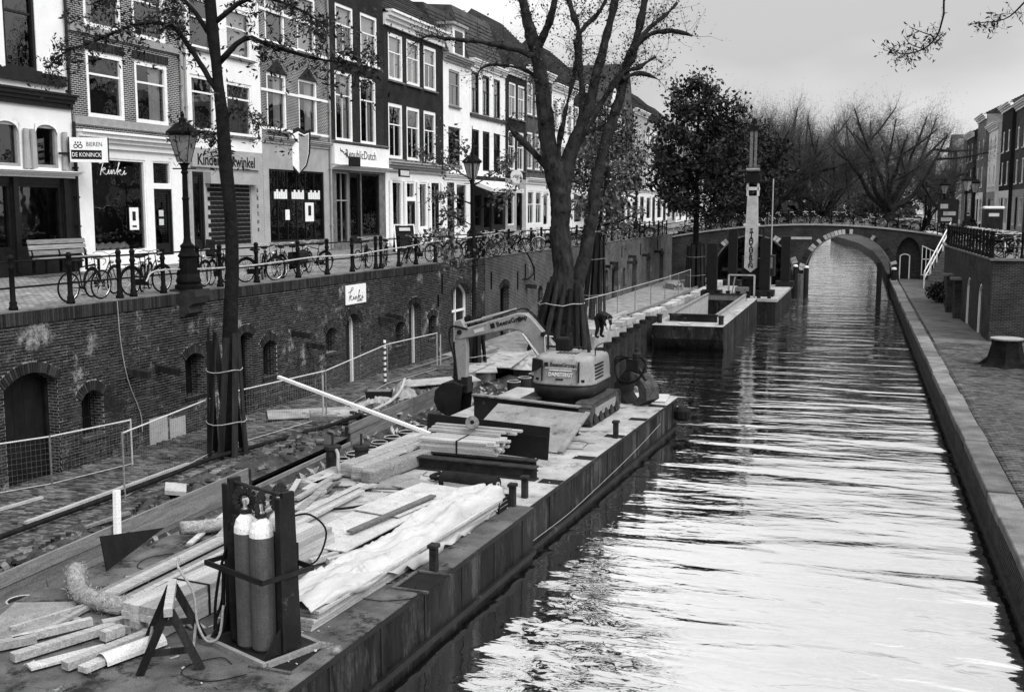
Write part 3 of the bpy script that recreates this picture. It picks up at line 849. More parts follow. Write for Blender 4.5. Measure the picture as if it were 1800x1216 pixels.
# ================================================================ houses
XF, KF, ZB = -25.0, 25 / 26.5, 4.6
def cornice(parent, x0, x1, z0, z1, pr=.35, mat='white_paint', name='cornice'):
    mb = MB(); h = z1 - z0
    for a, b, p in ((0, .35, .25), (.35, .6, .5), (.6, .85, .8), (.85, 1, 1.0)):
        mb.bx(x0 - (.02 if p == 1 else 0), x1 + (.02 if p == 1 else 0), -pr * p, .05, z0 + h * a + (.001 if a else 0), z0 + h * b)
    return mb.build(name, mat, parent)
def win(parent, x0, x1, z0, z1, kind='sash', mat='white_paint', curtain=0, fw=.11, sill='stone', glass='pane_glass', bar=.6, yd=.10):
    m = MB(); w_, h = x1 - x0, z1 - z0
    m.bx(x0, x0 + fw, yd - .07, yd + .05, z0, z1); m.bx(x1 - fw, x1, yd - .07, yd + .05, z0, z1)
    m.bx(x0 + fw, x1 - fw, yd - .07, yd + .05, z1 - fw, z1); m.bx(x0 + fw, x1 - fw, yd - .07, yd + .05, z0, z0 + fw * .9)
    zb = z0 + h * bar
    cells = []
    ix0, ix1, iz0, iz1 = x0 + fw, x1 - fw, z0 + fw * .9, z1 - fw
    if kind in ('sash', 'sash2', 'sash4'):
        m.bx(ix0, ix1, yd - .03, yd + .05, zb - .035, zb + .035)
        xm = (x0 + x1) / 2
        if kind == 'sash': cells = [(ix0, ix1, iz0, zb - .035), (ix0, ix1, zb + .035, iz1)]
        else:
            m.bx(xm - .025, xm + .025, yd - .01, yd + .05, iz0, zb - .035)
            cells = [(ix0, xm - .025, iz0, zb - .035), (xm + .025, ix1, iz0, zb - .035), (ix0, ix1, zb + .035, iz1)]
    elif kind == 'door':
        m.bx(ix0, ix1, yd - .02, yd + .05, iz0, z0 + .45); m.bx(ix0, ix0 + .1, yd - .02, yd + .05, z0 + .45, iz1); m.bx(ix1 - .1, ix1, yd - .02, yd + .05, z0 + .45, iz1); m.bx(ix0 + .1, ix1 - .1, yd - .02, yd + .05, iz1 - .12, iz1)
        cells = [(ix0 + .1, ix1 - .1, z0 + .45, iz1 - .12)]
    elif kind == 'grid':
        nx = max(2, round(w_ / .9)); 
        for k in range(1, nx): m.bx(x0 + w_ * k / nx - .03, x0 + w_ * k / nx + .03, yd - .02, yd + .05, iz0, iz1)
        m.bx(ix0, ix1, yd - .025, yd + .045, zb - .03, zb + .03)
        for k in range(nx):
            a, b = max(ix0, x0 + w_ * k / nx + .03), min(ix1, x0 + w_ * (k + 1) / nx - .03)
            cells += [(a, b, iz0, zb - .03), (a, b, zb + .03, iz1)]
    else: cells = [(ix0, ix1, iz0, iz1)]
    o = m.build('door' if kind == 'door' else 'window', mat, parent)
    for a, b, c, d in cells:
        MB().poly([(a, yd + .02, c), (b, yd + .02, c), (b, yd + .02, d), (a, yd + .02, d)]).build('pane', glass, o, fix=False)
    if sill: MB().bx(x0 - .08, x1 + .08, -.12, .05, z0 - .1, z0 - .003).build('sill', sill, o)
    if curtain:
        parts = {1: [(0, .35)], 2: [(.62, 1)], 3: [(0, 1)], 4: [(0, .25), (.75, 1)]}[abs(curtain)]
        c = MB()
        for a, b in parts:
            n = 14; xa, xb = ix0 + (ix1 - ix0) * a, ix0 + (ix1 - ix0) * b
            zt = iz1; zl = iz0 if curtain > 0 else zb
            for k in range(n):
                p, q = k / n, (k + 1) / n
                f_ = lambda t: yd + .2 + .04 * math.sin(t * n * 2.2)
                c.poly([(xa + (xb - xa) * p, f_(p), zl), (xa + (xb - xa) * q, f_(q), zl), (xa + (xb - xa) * q, f_(q), zt), (xa + (xb - xa) * p, f_(p), zt)])
        c.build('curtain', 'curtain', o, fix=False)
    return o
class Rect(Op):
    def __init__(s, x0, x1, z0, z1): s.x0, s.x1, s.z0, s.zs, s.rise = x0, x1, z0, z1, 0.0
def house(label, y0, y1, top, wall, wins, split=None, shopmat=None, shop=(), xf=XF, flip=False, kf=KF, depth=9.0, zb=ZB, name='house', roof='flat', roofh=3.0, cat='house'):
    fy = lambda y: (y1 - y) * kf if flip else (y - y0) * kf
    fz = lambda z: 6.6 + (z - 6.6) * kf - zb
    if flip: H = thing(name, (xf, y1 * kf, zb), rad(-90), label, cat)
    else: H = thing(name, (xf, y0 * kf, zb), rad(90), label, cat)
    W = (y1 - y0) * kf; T = fz(top); S = fz(split) if split else 0.0
    conv = lambda q: (min(fy(q[0]), fy(q[1])), max(fy(q[0]), fy(q[1])), fz(q[2]), fz(q[3]))
    up = [conv(q) for q in wins]; lo = [conv(q) for q in shop]
    mb = MB(); wall_front(mb, 0, W, S, T, [Rect(*q) for q in up], depth=.2)
    mb.poly([(0, 0, 0), (0, depth, 0), (0, depth, T), (0, 0, T)]); mb.poly([(W, 0, 0), (W, depth, 0), (W, depth, T), (W, 0, T)]); mb.poly([(0, depth, 0), (W, depth, 0), (W, depth, T), (0, depth, T)])
    mb.build('wall', wall, H, fix=False)
    if S > 0:
        mb = MB(); wall_front(mb, 0, W, -.3, S, [Rect(*q) for q in lo], depth=.22); mb.build('shopfront', shopmat or wall, H, fix=False)
    MB().poly([(.05, 1.1, -.2), (W - .05, 1.1, -.2), (W - .05, 1.1, T - .05), (.05, 1.1, T - .05)]).build('dark_interior', 'room_dark', H, fix=False)
    for q, src in zip(up, wins): win(H, *q, **src[4])
    for q, src in zip(lo, shop): win(H, *q, **src[4])
    if roof == 'flat': MB().poly([(0, 0, T), (W, 0, T), (W, depth, T), (0, depth, T)]).build('roof', 'lead', H, fix=False)
    elif roof == 'gable':                       # ridge along the street
        mb = MB(); mb.prism([(-.3, T - .02), (depth / 2, T + roofh), (depth + .3, T - .02)], -.02, W + .02, lambda u, v, w_: (w_, u, v))
        ro = mb.build('roof', 'roof_tile', H)
        tl = MB(); n = int(math.hypot(depth / 2, roofh) / .3)
        for k in range(n):
            t = k / n; y_ = -.3 + t * (depth / 2 + .3); z_ = T + t * roofh
            tl.val = random.random(); tl.beam((-.02, y_, z_ + .03), (W + .02, y_, z_ + .03), .06, .05)
        tl.build('tile_course', 'roof_tile', ro)['kind'] = 'stuff'
    elif roof == 'mansard':
        mb = MB(); mb.prism([(0, T), (1.3, T + roofh), (depth - 1, T + roofh * 1.15), (depth, T)], 0, W, lambda u, v, w_: (w_, u, v)); ro = mb.build('roof', 'roof_tile', H)
        tl = MB()
        for k in range(int(roofh / .28)):
            t = k * .28 / roofh; tl.val = random.random(); tl.beam((0, 1.3 * t - .01, T + roofh * t), (W, 1.3 * t - .01, T + roofh * t), .05, .04)
        tl.build('tile_course', 'roof_tile', ro)['kind'] = 'stuff'
    elif roof == 'gablefront':
        MB().prism([(-.1, T), (W / 2, T + roofh), (W + .1, T)], -.05, depth, lambda u, v, w_: (u, w_, v)).build('roof', wall, H)
        rf = MB()
        rf.beam((-.25, 3, T - .1), (W / 2, 3, T + roofh + .12), 6.2, .12, up=(0, 0, 1)); rf.beam((W + .25, 3, T - .1), (W / 2, 3, T + roofh + .12), 6.2, .12); rf.build('roof_tiles', 'roof_tile', H)
    H['w'] = W; H['t'] = T
    return H, W, T, fy, fz
def drain(H, x, z0, z1, mat='lead'):
    m = MB(); m.tube([(x, -.1, z0), (x, -.1, z1)], .055, 7); o = m.build('drainpipe', mat, H)
    b = MB()
    for k in range(5): b.bx(x - .08, x + .08, -.15, 0, z0 + (z1 - z0) * (k + .4) / 5, z0 + (z1 - z0) * (k + .4) / 5 + .05)
    b.build('pipe_bracket', mat, o)
S, S2, P_, D_, G_ = (dict(kind=k) for k in ('sash', 'sash2', 'plain', 'door', 'grid'))
def o_(d, **k): r = dict(d); r.update(k); return r
def band(H, x0, x1, z0, z1, mat, pr=.05, name='string_course'): return MB().bx(x0, x1, -pr, .02, z0, z1).build(name, mat, H)

# --- white house at the edge of the picture, with arched shop windows and a beer sign
H, W, T, fy, fz = house('white plastered house with arched mezzanine windows and dark shop window behind the slatted bench', 24, 32.3, 16.5, 'plaster_white',
    [(27.2, 28.9, 11.15, 14.2, o_(S, mat='dark_paint', sill='dark_paint')), (29.3, 30.75, 11.15, 14.2, o_(S, mat='dark_paint', sill='dark_paint')),
     (28.6, 29.75, 7.95, 9.4, o_(P_, mat='grey_paint', sill=None)), (30.45, 31.55, 7.95, 9.4, o_(P_, mat='grey_paint', sill=None)), (26.3, 27.9, 7.95, 9.4, o_(P_, mat='grey_paint', sill=None))],
    split=7.75, shopmat='dark_paint', shop=[(27.0, 29.2, 5.2, 7.4, o_(P_, mat='dark_paint', sill=None)), (29.5, 31.6, 5.2, 7.4, o_(P_, mat='dark_paint', sill=None))], roof='flat')
cornice(H, 0, W, fz(7.62), fz(7.85), .4); cornice(H, 0, W, fz(10.0), fz(10.5), .35, 'dark_paint'); band(H, 3.6, W - .3, fz(10.75), fz(11.1), 'dark_paint', .14, 'balcony_ledge')
for q in (fy(28.6), fy(30.45), fy(26.3)):
    a = MB(); w_ = 1.1 * KF
    for sgn in (0, 1):
        for k in range(5):
            t0, t1 = k / 5, (k + 1) / 5; f_ = lambda t: .3 * (1 - math.sqrt(max(0, 1 - (1 - t) ** 2)))
            xa, xb = (q + t0 * w_ / 2, q + t1 * w_ / 2) if not sgn else (q + w_ - t0 * w_ / 2, q + w_ - t1 * w_ / 2)
            a.poly([(xa, -.02, fz(9.42)), (xb, -.02, fz(9.42)), (xb, -.02, fz(9.4) - f_(t1)), (xa, -.02, fz(9.4) - f_(t0))])
    a.build('arch_head', 'plaster_white', H, fix=False)
for x in (fy(29.9), fy(30.2), fy(31.75)): MB().tube([(x, -.12, fz(7.9)), (x, -.12, fz(9.2))], [.12, .09], 10).build('column', 'plaster_grey', H); 
for x in (fy(29.35), fy(31.75)): MB().bx(x - .1, x + .1, -.1, 0, 0, fz(7.6)).build('pilaster', 'dark_paint', H)
drain(H, W - .15, fz(10.1), T, 'dark_paint'); drain(H, W - .02, 0, fz(9.6), 'dark_paint')
bs = thing('beer_sign', (XF + .35, 31.75 * KF, 8.55), rad(90), 'box sign reading BIEREN DE KONINCK on the white house', 'sign')
bs.rotation_euler = (0, 0, rad(38)); bs.scale = (.78, .78, .78)
MB().bx(-.05, 1.45, -.13, .13, -.6, .42).build('sign_box', 'white_paint', bs); MB().bx(1.45, 1.5, -.14, .14, -.62, .44).build('edge', 'dark_paint', bs); MB().bx(-.1, -.05, -.14, .14, -.62, .44).build('edge', 'dark_paint', bs); MB().bx(.0, 1.2, -.135, -.128, -.48, -.1).build('name_panel', 'ink', bs)
lettering('BIEREN', .26, 'ink', bs, (.92, -.132, .14), (rad(90), 0, 0), sx=.78); lettering('DE KONINCK', .25, 'white_paint', bs, (.6, -.137, -.3), (rad(90), 0, 0), sx=.75)
em = MB()
for dx in (-.09, .09): em.tube([(.28 + dx + .075 * math.cos(t * .628), -.133, .06 + .075 * math.sin(t * .628)) for t in range(10)], .018, 5, closed=True)
for dx in (-.1, 0, .1): em.box((.28 + dx, -.133, .21), (.05, .01, .07))
em.build('emblem', 'ink', bs); MB().bx(-.5, -.1, -.03, .03, -.3, -.2).build('bracket', 'dark_paint', bs)

# --- kinki
def wl_(src, **k): return o_(src, **k)
H, W, T, fy, fz = house('brown brick house with large white framed shop window with white script lettering', 32.35, 38.95, 17.0, 'brick_brown',
    [(33.2, 35.3, 9.85, 12.2, o_(S, bar=.66, fw=.16, curtain=0, sill=None, mat='white_paint')), (35.95, 38.05, 9.85, 12.2, o_(S, bar=.66, fw=.16, curtain=2, sill=None)),
     (33.2, 35.3, 13.05, 15.4, o_(S, fw=.16, sill=None, curtain=1)), (35.95, 38.05, 13.05, 15.4, o_(S, fw=.16, sill=None))],
    split=9.3, shopmat='white_paint', shop=[(33.2, 36.38, 4.95, 8.42, o_(P_, fw=.07, sill=None)), (36.85, 38.05, 4.7, 7.34, o_(D_, fw=.08, mat='dark_paint', sill=None)), (36.85, 38.05, 7.5, 8.42, o_(P_, fw=.06, sill=None))])
cornice(H, 0, W, fz(8.75), fz(9.35), .42); band(H, 0, W, fz(9.55), fz(9.84), 'grey_paint', .1, 'sill_course'); band(H, 0, W, fz(12.75), fz(13.04), 'grey_paint', .1, 'sill_course')
for x in (33.2, 35.95):
    so = MB(); xa = fy(x) - .1
    for k in range(31): so.val = random.random(); so.bx(xa + k * .07, xa + k * .07 + .058, -.012, .01, fz(12.24), fz(12.55))
    so.build('flat_arch', 'arch_brick', H)['kind'] = 'stuff'
stroke(KINKI, .012, 'white_paint', H, lambda u, v: (fy(33.7) + u * 1.5, .06, fz(7.78) + v * .62))
po = MB().bx(fy(35.35), fy(35.9), .05, .06, fz(5.75), fz(6.6)).build('poster', 'white_paint', H); MB().bx(fy(35.52), fy(35.72), .045, .052, fz(6.1), fz(6.45)).build('print', 'ink', po); MB().bx(fy(35.5), fy(35.76), .045, .052, fz(5.85), fz(5.92)).build('print', 'ink', po)
for z in (6.25, 5.9): MB().bx(fy(37.2), fy(37.5), .05, .06, fz(z), fz(z + .25)).build('notice', 'plastic_pale', H)
fl = MB()
for k in range(16): fl.lathe([(.02, 0), (.11, .05), (.13, .14), (.05, .22)], 6, (fy(33.4) + k * .13, .35, fz(4.98) + .04 * (k % 3)))
fl.build('flower_heap', 'plastic_pale', H)['kind'] = 'stuff'
drain(H, W - .1, fz(9.4), T, 'lead')
# --- Kinderboekwinkel
H, W, T, fy, fz = house('tall white plastered house with hand-lettered shop board and brick-patterned roller shutter', 38.98, 45.2, 17.4, 'plaster_white',
    [(39.6, 41.42, 9.82, 12.1, o_(S, bar=.7, sill='stone', fw=.13, curtain=1)), (42.28, 44.42, 9.78, 12.1, o_(S, bar=.7, fw=.13)), (39.6, 41.42, 13.2, 15.3, o_(S, fw=.13)), (42.4, 44.5, 13.2, 15.3, o_(S, fw=.13, curtain=3))],
    split=9.1, shopmat='plaster_grey', shop=[(39.5, 40.35, 4.75, 8.1, o_(D_, mat='dark_paint', sill=None)), (40.5, 44.1, 4.85, 7.6, o_(P_, fw=.09, sill=None, mat='grey_paint', glass='room_dark'))])
MB().bx(fy(39.4), fy(44.75), -.1, -.0, fz(8.3), fz(8.95)).build('shop_board', 'plaster_grey', H)
MB().bx(fy(40.4), fy(44.4), -.3, .0, fz(7.62), fz(8.1)).build('shutter_box', 'plaster_grey', H)
sh = MB()
for r in range(14):
    for c in range(9):
        a = fy(40.65) + c * .37 + (r % 2) * .18; b = min(a + .33, fy(44.0))
        if b > a: sh.bx(a, b, .015, .05, fz(5.0) + r * .18, fz(5.0) + r * .18 + .145)
sh.build('shutter_block', 'ink', H)['kind'] = 'stuff'
MB().bx(fy(40.6), fy(44.05), .05, .08, fz(4.9), fz(7.6)).build('shutter', 'concrete', H)
lettering('Kinderboekwinkel', .62, 'ink', H, (fy(42.05), -.105, fz(8.6)), (rad(90), 0, 0), sx=.95, bold=.012)
lettering('k\na\nk\na\nt\no\ne', .34, 'ink', H, (fy(44.65), -.01, fz(6.7)), (rad(90), 0, 0)); drain(H, .12, 0, T, 'lead')
# --- shield house
H, W, T, fy, fz = house('brick house with white string courses and a large heraldic shield over its plain grey shopfront', 45.22, 52.02, 19.2, 'brick_brown',
    [(45.75, 47.6, 10.25, 12.9, o_(S, fw=.14, curtain=2, bar=.7)), (48.8, 50.75, 10.25, 12.95, o_(S, fw=.14, curtain=2, bar=.7)), (45.75, 47.6, 14.25, 17.0, o_(S, fw=.14, curtain=-3, bar=.62)), (48.8, 50.75, 14.25, 17.0, o_(S, fw=.14, curtain=3, bar=.62))],
    split=9.75, shopmat='plaster_grey', shop=[(45.75, 51.3, 4.95, 8.42, o_(G_, fw=.08, mat='dark_paint', sill='stone', bar=.58))])
cornice(H, 0, W, fz(9.62), fz(9.95), .2, 'plaster_grey')
for z in (10.28, 12.05, 14.25, 15.7): band(H, 0, W, fz(z) - .05, fz(z) + .07, 'white_paint', .02)
so = MB()
for x in (45.75, 48.8): so.prism([(fy(x), fz(12.92)), (fy(x) + .9, fz(13.55)), (fy(x) + 1.8, fz(12.92))], -.05, .01, lambda u, v, w_: (u, w_, v))
so.build('window_head', 'arch_brick', H)['kind'] = 'stuff'
shd = [(0, 1.25), (.3, 1.1), (.55, 1.2), (.5, .2), (.35, -.35), (0, -.75), (-.35, -.35), (-.5, .2), (-.55, 1.2), (-.3, 1.1)]
hs = thing('shield_sign', (XF + .08, fy(48.4) + 45.22 * KF, fz(9.05) + ZB), rad(50), 'large heraldic shield, half white half grey, hung over the grey shopfront', 'sign')
fnp = lambda u, v, w_: (u, w_, v)
MB().prism([(x * 1.15, z * 1.1) for x, z in shd], -.14, 0, fnp).build('rim', 'dark_paint', hs); MB().prism([(x * .95, z * .95) for x, z in shd], -.16, -.13, fnp).build('field', 'white_paint', hs)
MB().prism([(max(0.02, x * .9), z * .9) for x, z in shd if x >= 0], -.17, -.15, fnp).build('half_field', 'grey_paint', hs)
for x in (46.0, 47.7, 49.4):
    m = MB(); x_ = fy(x) + .25
    for k in range(6): m.bx(x_ + k * .2, x_ + k * .2 + .16, .04, .06, fz(7.02), fz(7.02) + (.32, .42)[k % 2])
    m.build('paper_houses', 'white_paint', H)
po = MB().bx(fy(49.3), fy(50.2), .04, .06, fz(5.9), fz(6.85)).build('poster', 'white_paint', H); MB().bx(fy(49.6), fy(49.9), .03, .045, fz(6.2), fz(6.7)).build('print', 'ink', po)
MB().bx(fy(47.3), fy(47.7), .04, .06, fz(6.0), fz(6.5)).build('notice', 'white_paint', H); drain(H, W - .1, 0, T, 'lead')
# --- Republic Dutch
H, W, T, fy, fz = house('dark brick house with pale signboard lettered RepublicDutch above a recessed entrance', 52.06, 59.02, 19.8, 'brick_dark',
    [(52.75, 54.85, 10.15, 13.8, o_(S2, fw=.16, curtain=2, sill='white_paint', mat='white_paint', bar=.66)), (55.8, 57.9, 10.15, 13.8, o_(S2, fw=.16, curtain=4, sill='white_paint', bar=.66)), (52.95, 55.1, 14.55, 17.3, o_(S2, fw=.16, curtain=-3, sill='white_paint', bar=.62)), (56.0, 58.2, 14.55, 17.3, o_(S2, fw=.16, curtain=3, sill='white_paint', bar=.62))],
    split=8.85, shopmat='stone', shop=[(52.7, 54.2, 4.7, 8.5, o_(G_, fw=.07, mat='grey_paint', sill=None)), (54.3, 55.7, 4.6, 8.5, o_(D_, mat='dark_paint', sill=None)), (55.8, 58.2, 5.0, 8.5, o_(P_, mat='dark_paint', sill=None))])
MB().bx(0, W, -.25, -.02, fz(8.9), fz(9.95)).build('signboard', 'plaster_white', H); cornice(H, 0, W, fz(9.96), fz(10.12), .35, 'plaster_grey'); cornice(H, 0, W, fz(8.62), fz(8.88), .45)
lettering('RepublicDutch', .62, 'ink', H, (fy(55.3), -.255, fz(9.45)), (rad(90), 0, 0), sx=1.0)
em = MB()
for k in range(7): em.box((fy(52.75) + .13 * k, -.255, fz(9.65) - .05 * k), (.06, .01, .16), m=Matrix.Rotation(k, 3, 'Y'))
em.build('emblem', 'ink', H)
p = MB(); p.bx(fy(52.7), fy(54.1), -.75, -.68, fz(8.78), fz(9.3)); bevel(p.build('plaque', 'ink', H), .05, 1)
# --- three-window dark house
ww = []
for y, c1, c2 in ((59.62, 0, 3), (62.35, 0, 3), (65.12, 0, -3)):
    ww += [(y, y + 2.1, 9.5, 12.75, o_(S2, fw=.2, bar=.62, curtain=c1, sill='stone')), (y + .1, y + 2.25, 14.08, 16.8, o_(S2, fw=.2, bar=.6, curtain=c2, sill='stone'))]
H, W, T, fy, fz = house('dark brick house three windows wide above a white columned shopfront', 59.06, 68.58, 17.8, 'brick_dark', ww, split=9.05, shopmat='white_paint',
    shop=[(59.9, 61.5, 5.3, 8.2, o_(P_, sill=None, mat='white_paint')), (62.0, 63.6, 4.65, 7.0, o_(D_, mat='dark_paint', sill=None)), (62.0, 63.6, 7.15, 8.2, o_(P_, sill=None)), (64.0, 65.6, 5.3, 8.2, o_(P_, sill=None)), (66.0, 67.7, 4.65, 8.2, o_(D_, sill=None, mat='dark_paint'))], roof='gable', roofh=4.5)
cornice(H, 0, W, fz(17.1), fz(17.95), .6); cornice(H, 0, W, fz(8.75), fz(9.35), .45, 'plaster_grey')
for y in (59.6, 61.75, 63.8, 65.8, 68.0): MB().tube([(fy(y), -.1, 0), (fy(y), -.1, fz(8.2))], [.13, .1], 8).build('column', 'white_paint', H)
MB().bx(fy(59.5), fy(61.0), -.7, -.6, fz(8.4), fz(8.85)).build('hanging_sign', 'dark_paint', H); MB().bx(fy(59.6), fy(60.9), -.71, -.69, fz(8.48), fz(8.78)).build('sign_face', 'plastic_pale', H)
# --- white narrow, white wide, dark pair, brick bay houses
H, W, T, fy, fz = house('narrow white house with a single window on each floor beside the dark three-window house', 68.62, 73.8, 16.7, 'plaster_white',
    [(69.65, 71.75, 13.45, 15.85, o_(S2, mat='grey_paint', fw=.12)), (69.5, 71.75, 9.5, 12.05, o_(S2, mat='dark_paint', fw=.14))], split=8.9, shopmat='white_paint', shop=[(69.2, 70.6, 4.65, 8.3, o_(D_, mat='dark_paint', sill=None)), (71.0, 73.2, 5.2, 8.3, o_(P_, sill=None))], roof='mansard', roofh=3.2)
cornice(H, 0, W, fz(16.3), fz(16.8), .45, 'plaster_grey'); cornice(H, 0, W, fz(8.5), fz(8.95), .3)
dm = MB(); dm.bx(W * .3, W * .75, -.1, 1.6, T, T + 2.0); dm.build('dormer', 'plaster_white', H); MB().bx(W * .38, W * .67, -.13, -.1, T + .3, T + 1.7).build('dormer_window', 'dark_paint', H); MB().bx(W * .24, W * .8, -.3, 1.8, T + 2.0, T + 2.16).build('dormer_roof', 'lead', H)
ww = []
for y in (74.2, 76.6, 79.15): ww += [(y, y + 1.6, 13.35, 16.25, o_(S2, mat='dark_paint', fw=.12, sill=None)), (y, y + 1.6, 9.3, 12.2, o_(S2, mat='dark_paint', fw=.12, sill=None))]
H, W, T, fy, fz = house('wide white plastered house with rows of three dark windows and a street awning', 73.84, 82.0, 17.0, 'plaster_white', ww, split=8.9, shopmat='dark_paint',
    shop=[(74.3, 76.2, 5.2, 7.6, o_(P_, mat='dark_paint', sill=None)), (76.8, 78.6, 4.65, 7.6, o_(D_, mat='dark_paint', sill=None)), (79.2, 81.4, 5.2, 7.6, o_(P_, mat='dark_paint', sill=None))], roof='mansard', roofh=3.6)
band(H, 0, W, fz(13.05), fz(13.3), 'dark_paint', .12, 'sill_course'); cornice(H, 0, W, fz(16.6), fz(17.1), .4)
MB().prism([(0, fz(8.6)), (-1.5, fz(8.0)), (-1.5, fz(7.72)), (0, fz(8.3))], .1, W - .1, lambda u, v, w_: (w_, u, v)).build('awning', 'awning', H)
rs_ = thing('round_sign', (XF + .9, 81.9 * KF, fz(9.0) + ZB), rad(45), 'pale round shop sign on a bracket at the corner of the white house', 'sign'); MB().lathe([(.02, -.07), (.5, -.07), (.5, .07), (.02, .07)], 20, m=Matrix.Rotation(rad(90), 3, 'X')).build('disc', 'plastic_pale', rs_); lettering('VERS', .34, 'ink', rs_, (0, -.075, 0), (rad(90), 0, 0)); MB().bx(-1.1, -.4, -.03, .03, -.03, .03).build('bracket', 'iron', rs_)
ww = []
for y in (83.0, 85.4): ww += [(y, y + 1.8, 13.7, 16.45, o_(S2, fw=.16)), (y - .2, y + 1.6, 9.6, 12.7, o_(S2, fw=.16))]
H, W, T, fy, fz = house('dark brick house two windows wide next to the awning', 82.04, 87.6, 17.4, 'brick_dark', ww, split=8.9, shopmat='plaster_grey', shop=[(82.6, 84.4, 5.2, 8.2, o_(P_, sill=None)), (85.0, 86.6, 4.65, 8.2, o_(D_, mat='dark_paint', sill=None))], roof='gable', roofh=4)
cornice(H, 0, W, fz(17.0), fz(17.6), .5)
ww = []
for y in (88.0, 90.3, 92.6): ww += [(y, y + 1.6, 14.3, 16.95, o_(S2, fw=.16)), (y, y + 1.6, 9.8, 12.9, o_(S2, fw=.16))]
H, W, T, fy, fz = house('brick house with ornate arched white shop windows beside the great plane tree', 87.64, 95.6, 18.2, 'brick_mid', ww, split=9.0, shopmat='white_paint', shop=[(88.2, 90.0, 5.2, 8.0, o_(S2, sill=None)), (90.6, 92.4, 5.2, 8.0, o_(S2, sill=None)), (93.0, 94.8, 4.65, 8.0, o_(D_, sill=None))], roof='gable', roofh=4.6)
cornice(H, 0, W, fz(17.6), fz(18.3), .5); cornice(H, 0, W, fz(8.6), fz(9.1), .35)
# --- the row goes on behind the trees
rg = random.Random(11)
desc = [('white plastered house with a pale shopfront half hidden by the plane tree', 'plaster_white'), ('dark brick house with a striped awning behind the two tree trunks', 'brick_dark'), ('brick house with white sash windows behind the forked tree', 'brick_mid'), ('white gabled house behind the leaning trunk', 'plaster_white'), ('steep gabled brick house rising behind the branches of the plane tree', 'brick_mid'), ('tall grey plastered house before the dense leafy tree', 'plaster_grey'), ('white fronted house beside the dense leafy tree, above the far railing', 'plaster_white'), ('brick house standing behind the dense leafy tree', 'brick_mid'), ('dark brick house past the dense leafy tree towards the bridge', 'brick_dark'), ('pale house at the far end of the left street behind the trees', 'plaster_grey'), ('distant brick house closing the left street behind the trees', 'brick_mid')]
y = 95.65
for i, (lab, mt_) in enumerate(desc):
    wd_ = 6.5 + rg.random() * 3; top = (17.6, 18.6, 17.2, 16.2, 17.0, 18.6, 17.5, 18.5, 17.0, 18, 17)[i]; nw = 2 if wd_ < 7.6 else 3
    ww = []; z = 9.5
    for fl_ in range(2):
        for k in range(nw):
            ya = y + wd_ * (k + .5) / nw - .85; ww.append((ya, ya + 1.7, z, z + 2.9 - .2 * fl_, o_(S, fw=.16, curtain=rg.choice([0, 0, 3, 2]), sill='stone')))
        z += 4.2
    H, W, T, fy, fz = house(lab, y, y + wd_ - .04, top, mt_, ww, split=8.9, shopmat=rg.choice(['white_paint', 'plaster_grey', 'white_paint']), shop=[(y + .5, y + wd_ * .48, 5.1, 8.0, o_(P_, sill=None)), (y + wd_ * .58, y + wd_ * .85, 4.65, 8.0, o_(D_, mat='dark_paint', sill=None))], roof='gablefront' if i in (3, 4) else 'gable', roofh=4 if i != 4 else 6)
    if i not in (3, 4): cornice(H, 0, W, fz(top - .5), fz(top + .1), .5)
    cornice(H, 0, W, fz(8.55), fz(8.95), .3)
    if i in (1, 3): MB().prism([(0, fz(8.3)), (-1.6, fz(7.5)), (-1.6, fz(7.25)), (0, fz(8.0))], .2, W - .2, lambda u, v, w_: (w_, u, v)).build('awning', 'awning', H)
    y += wd_
# --- right-hand row
RX = 15.2
desc = [('tall brick house at the right edge with rows of narrow white windows and shop board', 'brick_mid', 17.4, 4), ('slim white house with a corniced dormer on the right bank', 'plaster_white', 18.6, 2), ('brick house left of the slim white house on the right bank', 'brick_mid', 16.4, 2), ('dark brick house with pale cornice on the right bank', 'brick_dark', 16.8, 2), ('white house with a bay over its door on the right bank', 'plaster_white', 15.4, 2), ('brown brick house with a hoist beam on the right bank', 'brick_brown', 17.0, 2), ('dark house with deep eaves on the right bank behind the street lamps', 'brick_dark', 15.6, 2), ('grey plastered house on the right bank above the sign boards', 'plaster_grey', 15.2, 2), ('low brick house with a white gable on the right bank', 'brick_mid', 14.2, 2), ('white window fronted house at the far right of the bridge end', 'plaster_white', 14.6, 2), ('steep roofed dark house far along the right bank', 'brick_dark', 14.6, 2), ('distant grey house beside the pollarded tree on the right bank', 'plaster_grey', 14.0, 2)]
y = 84.0
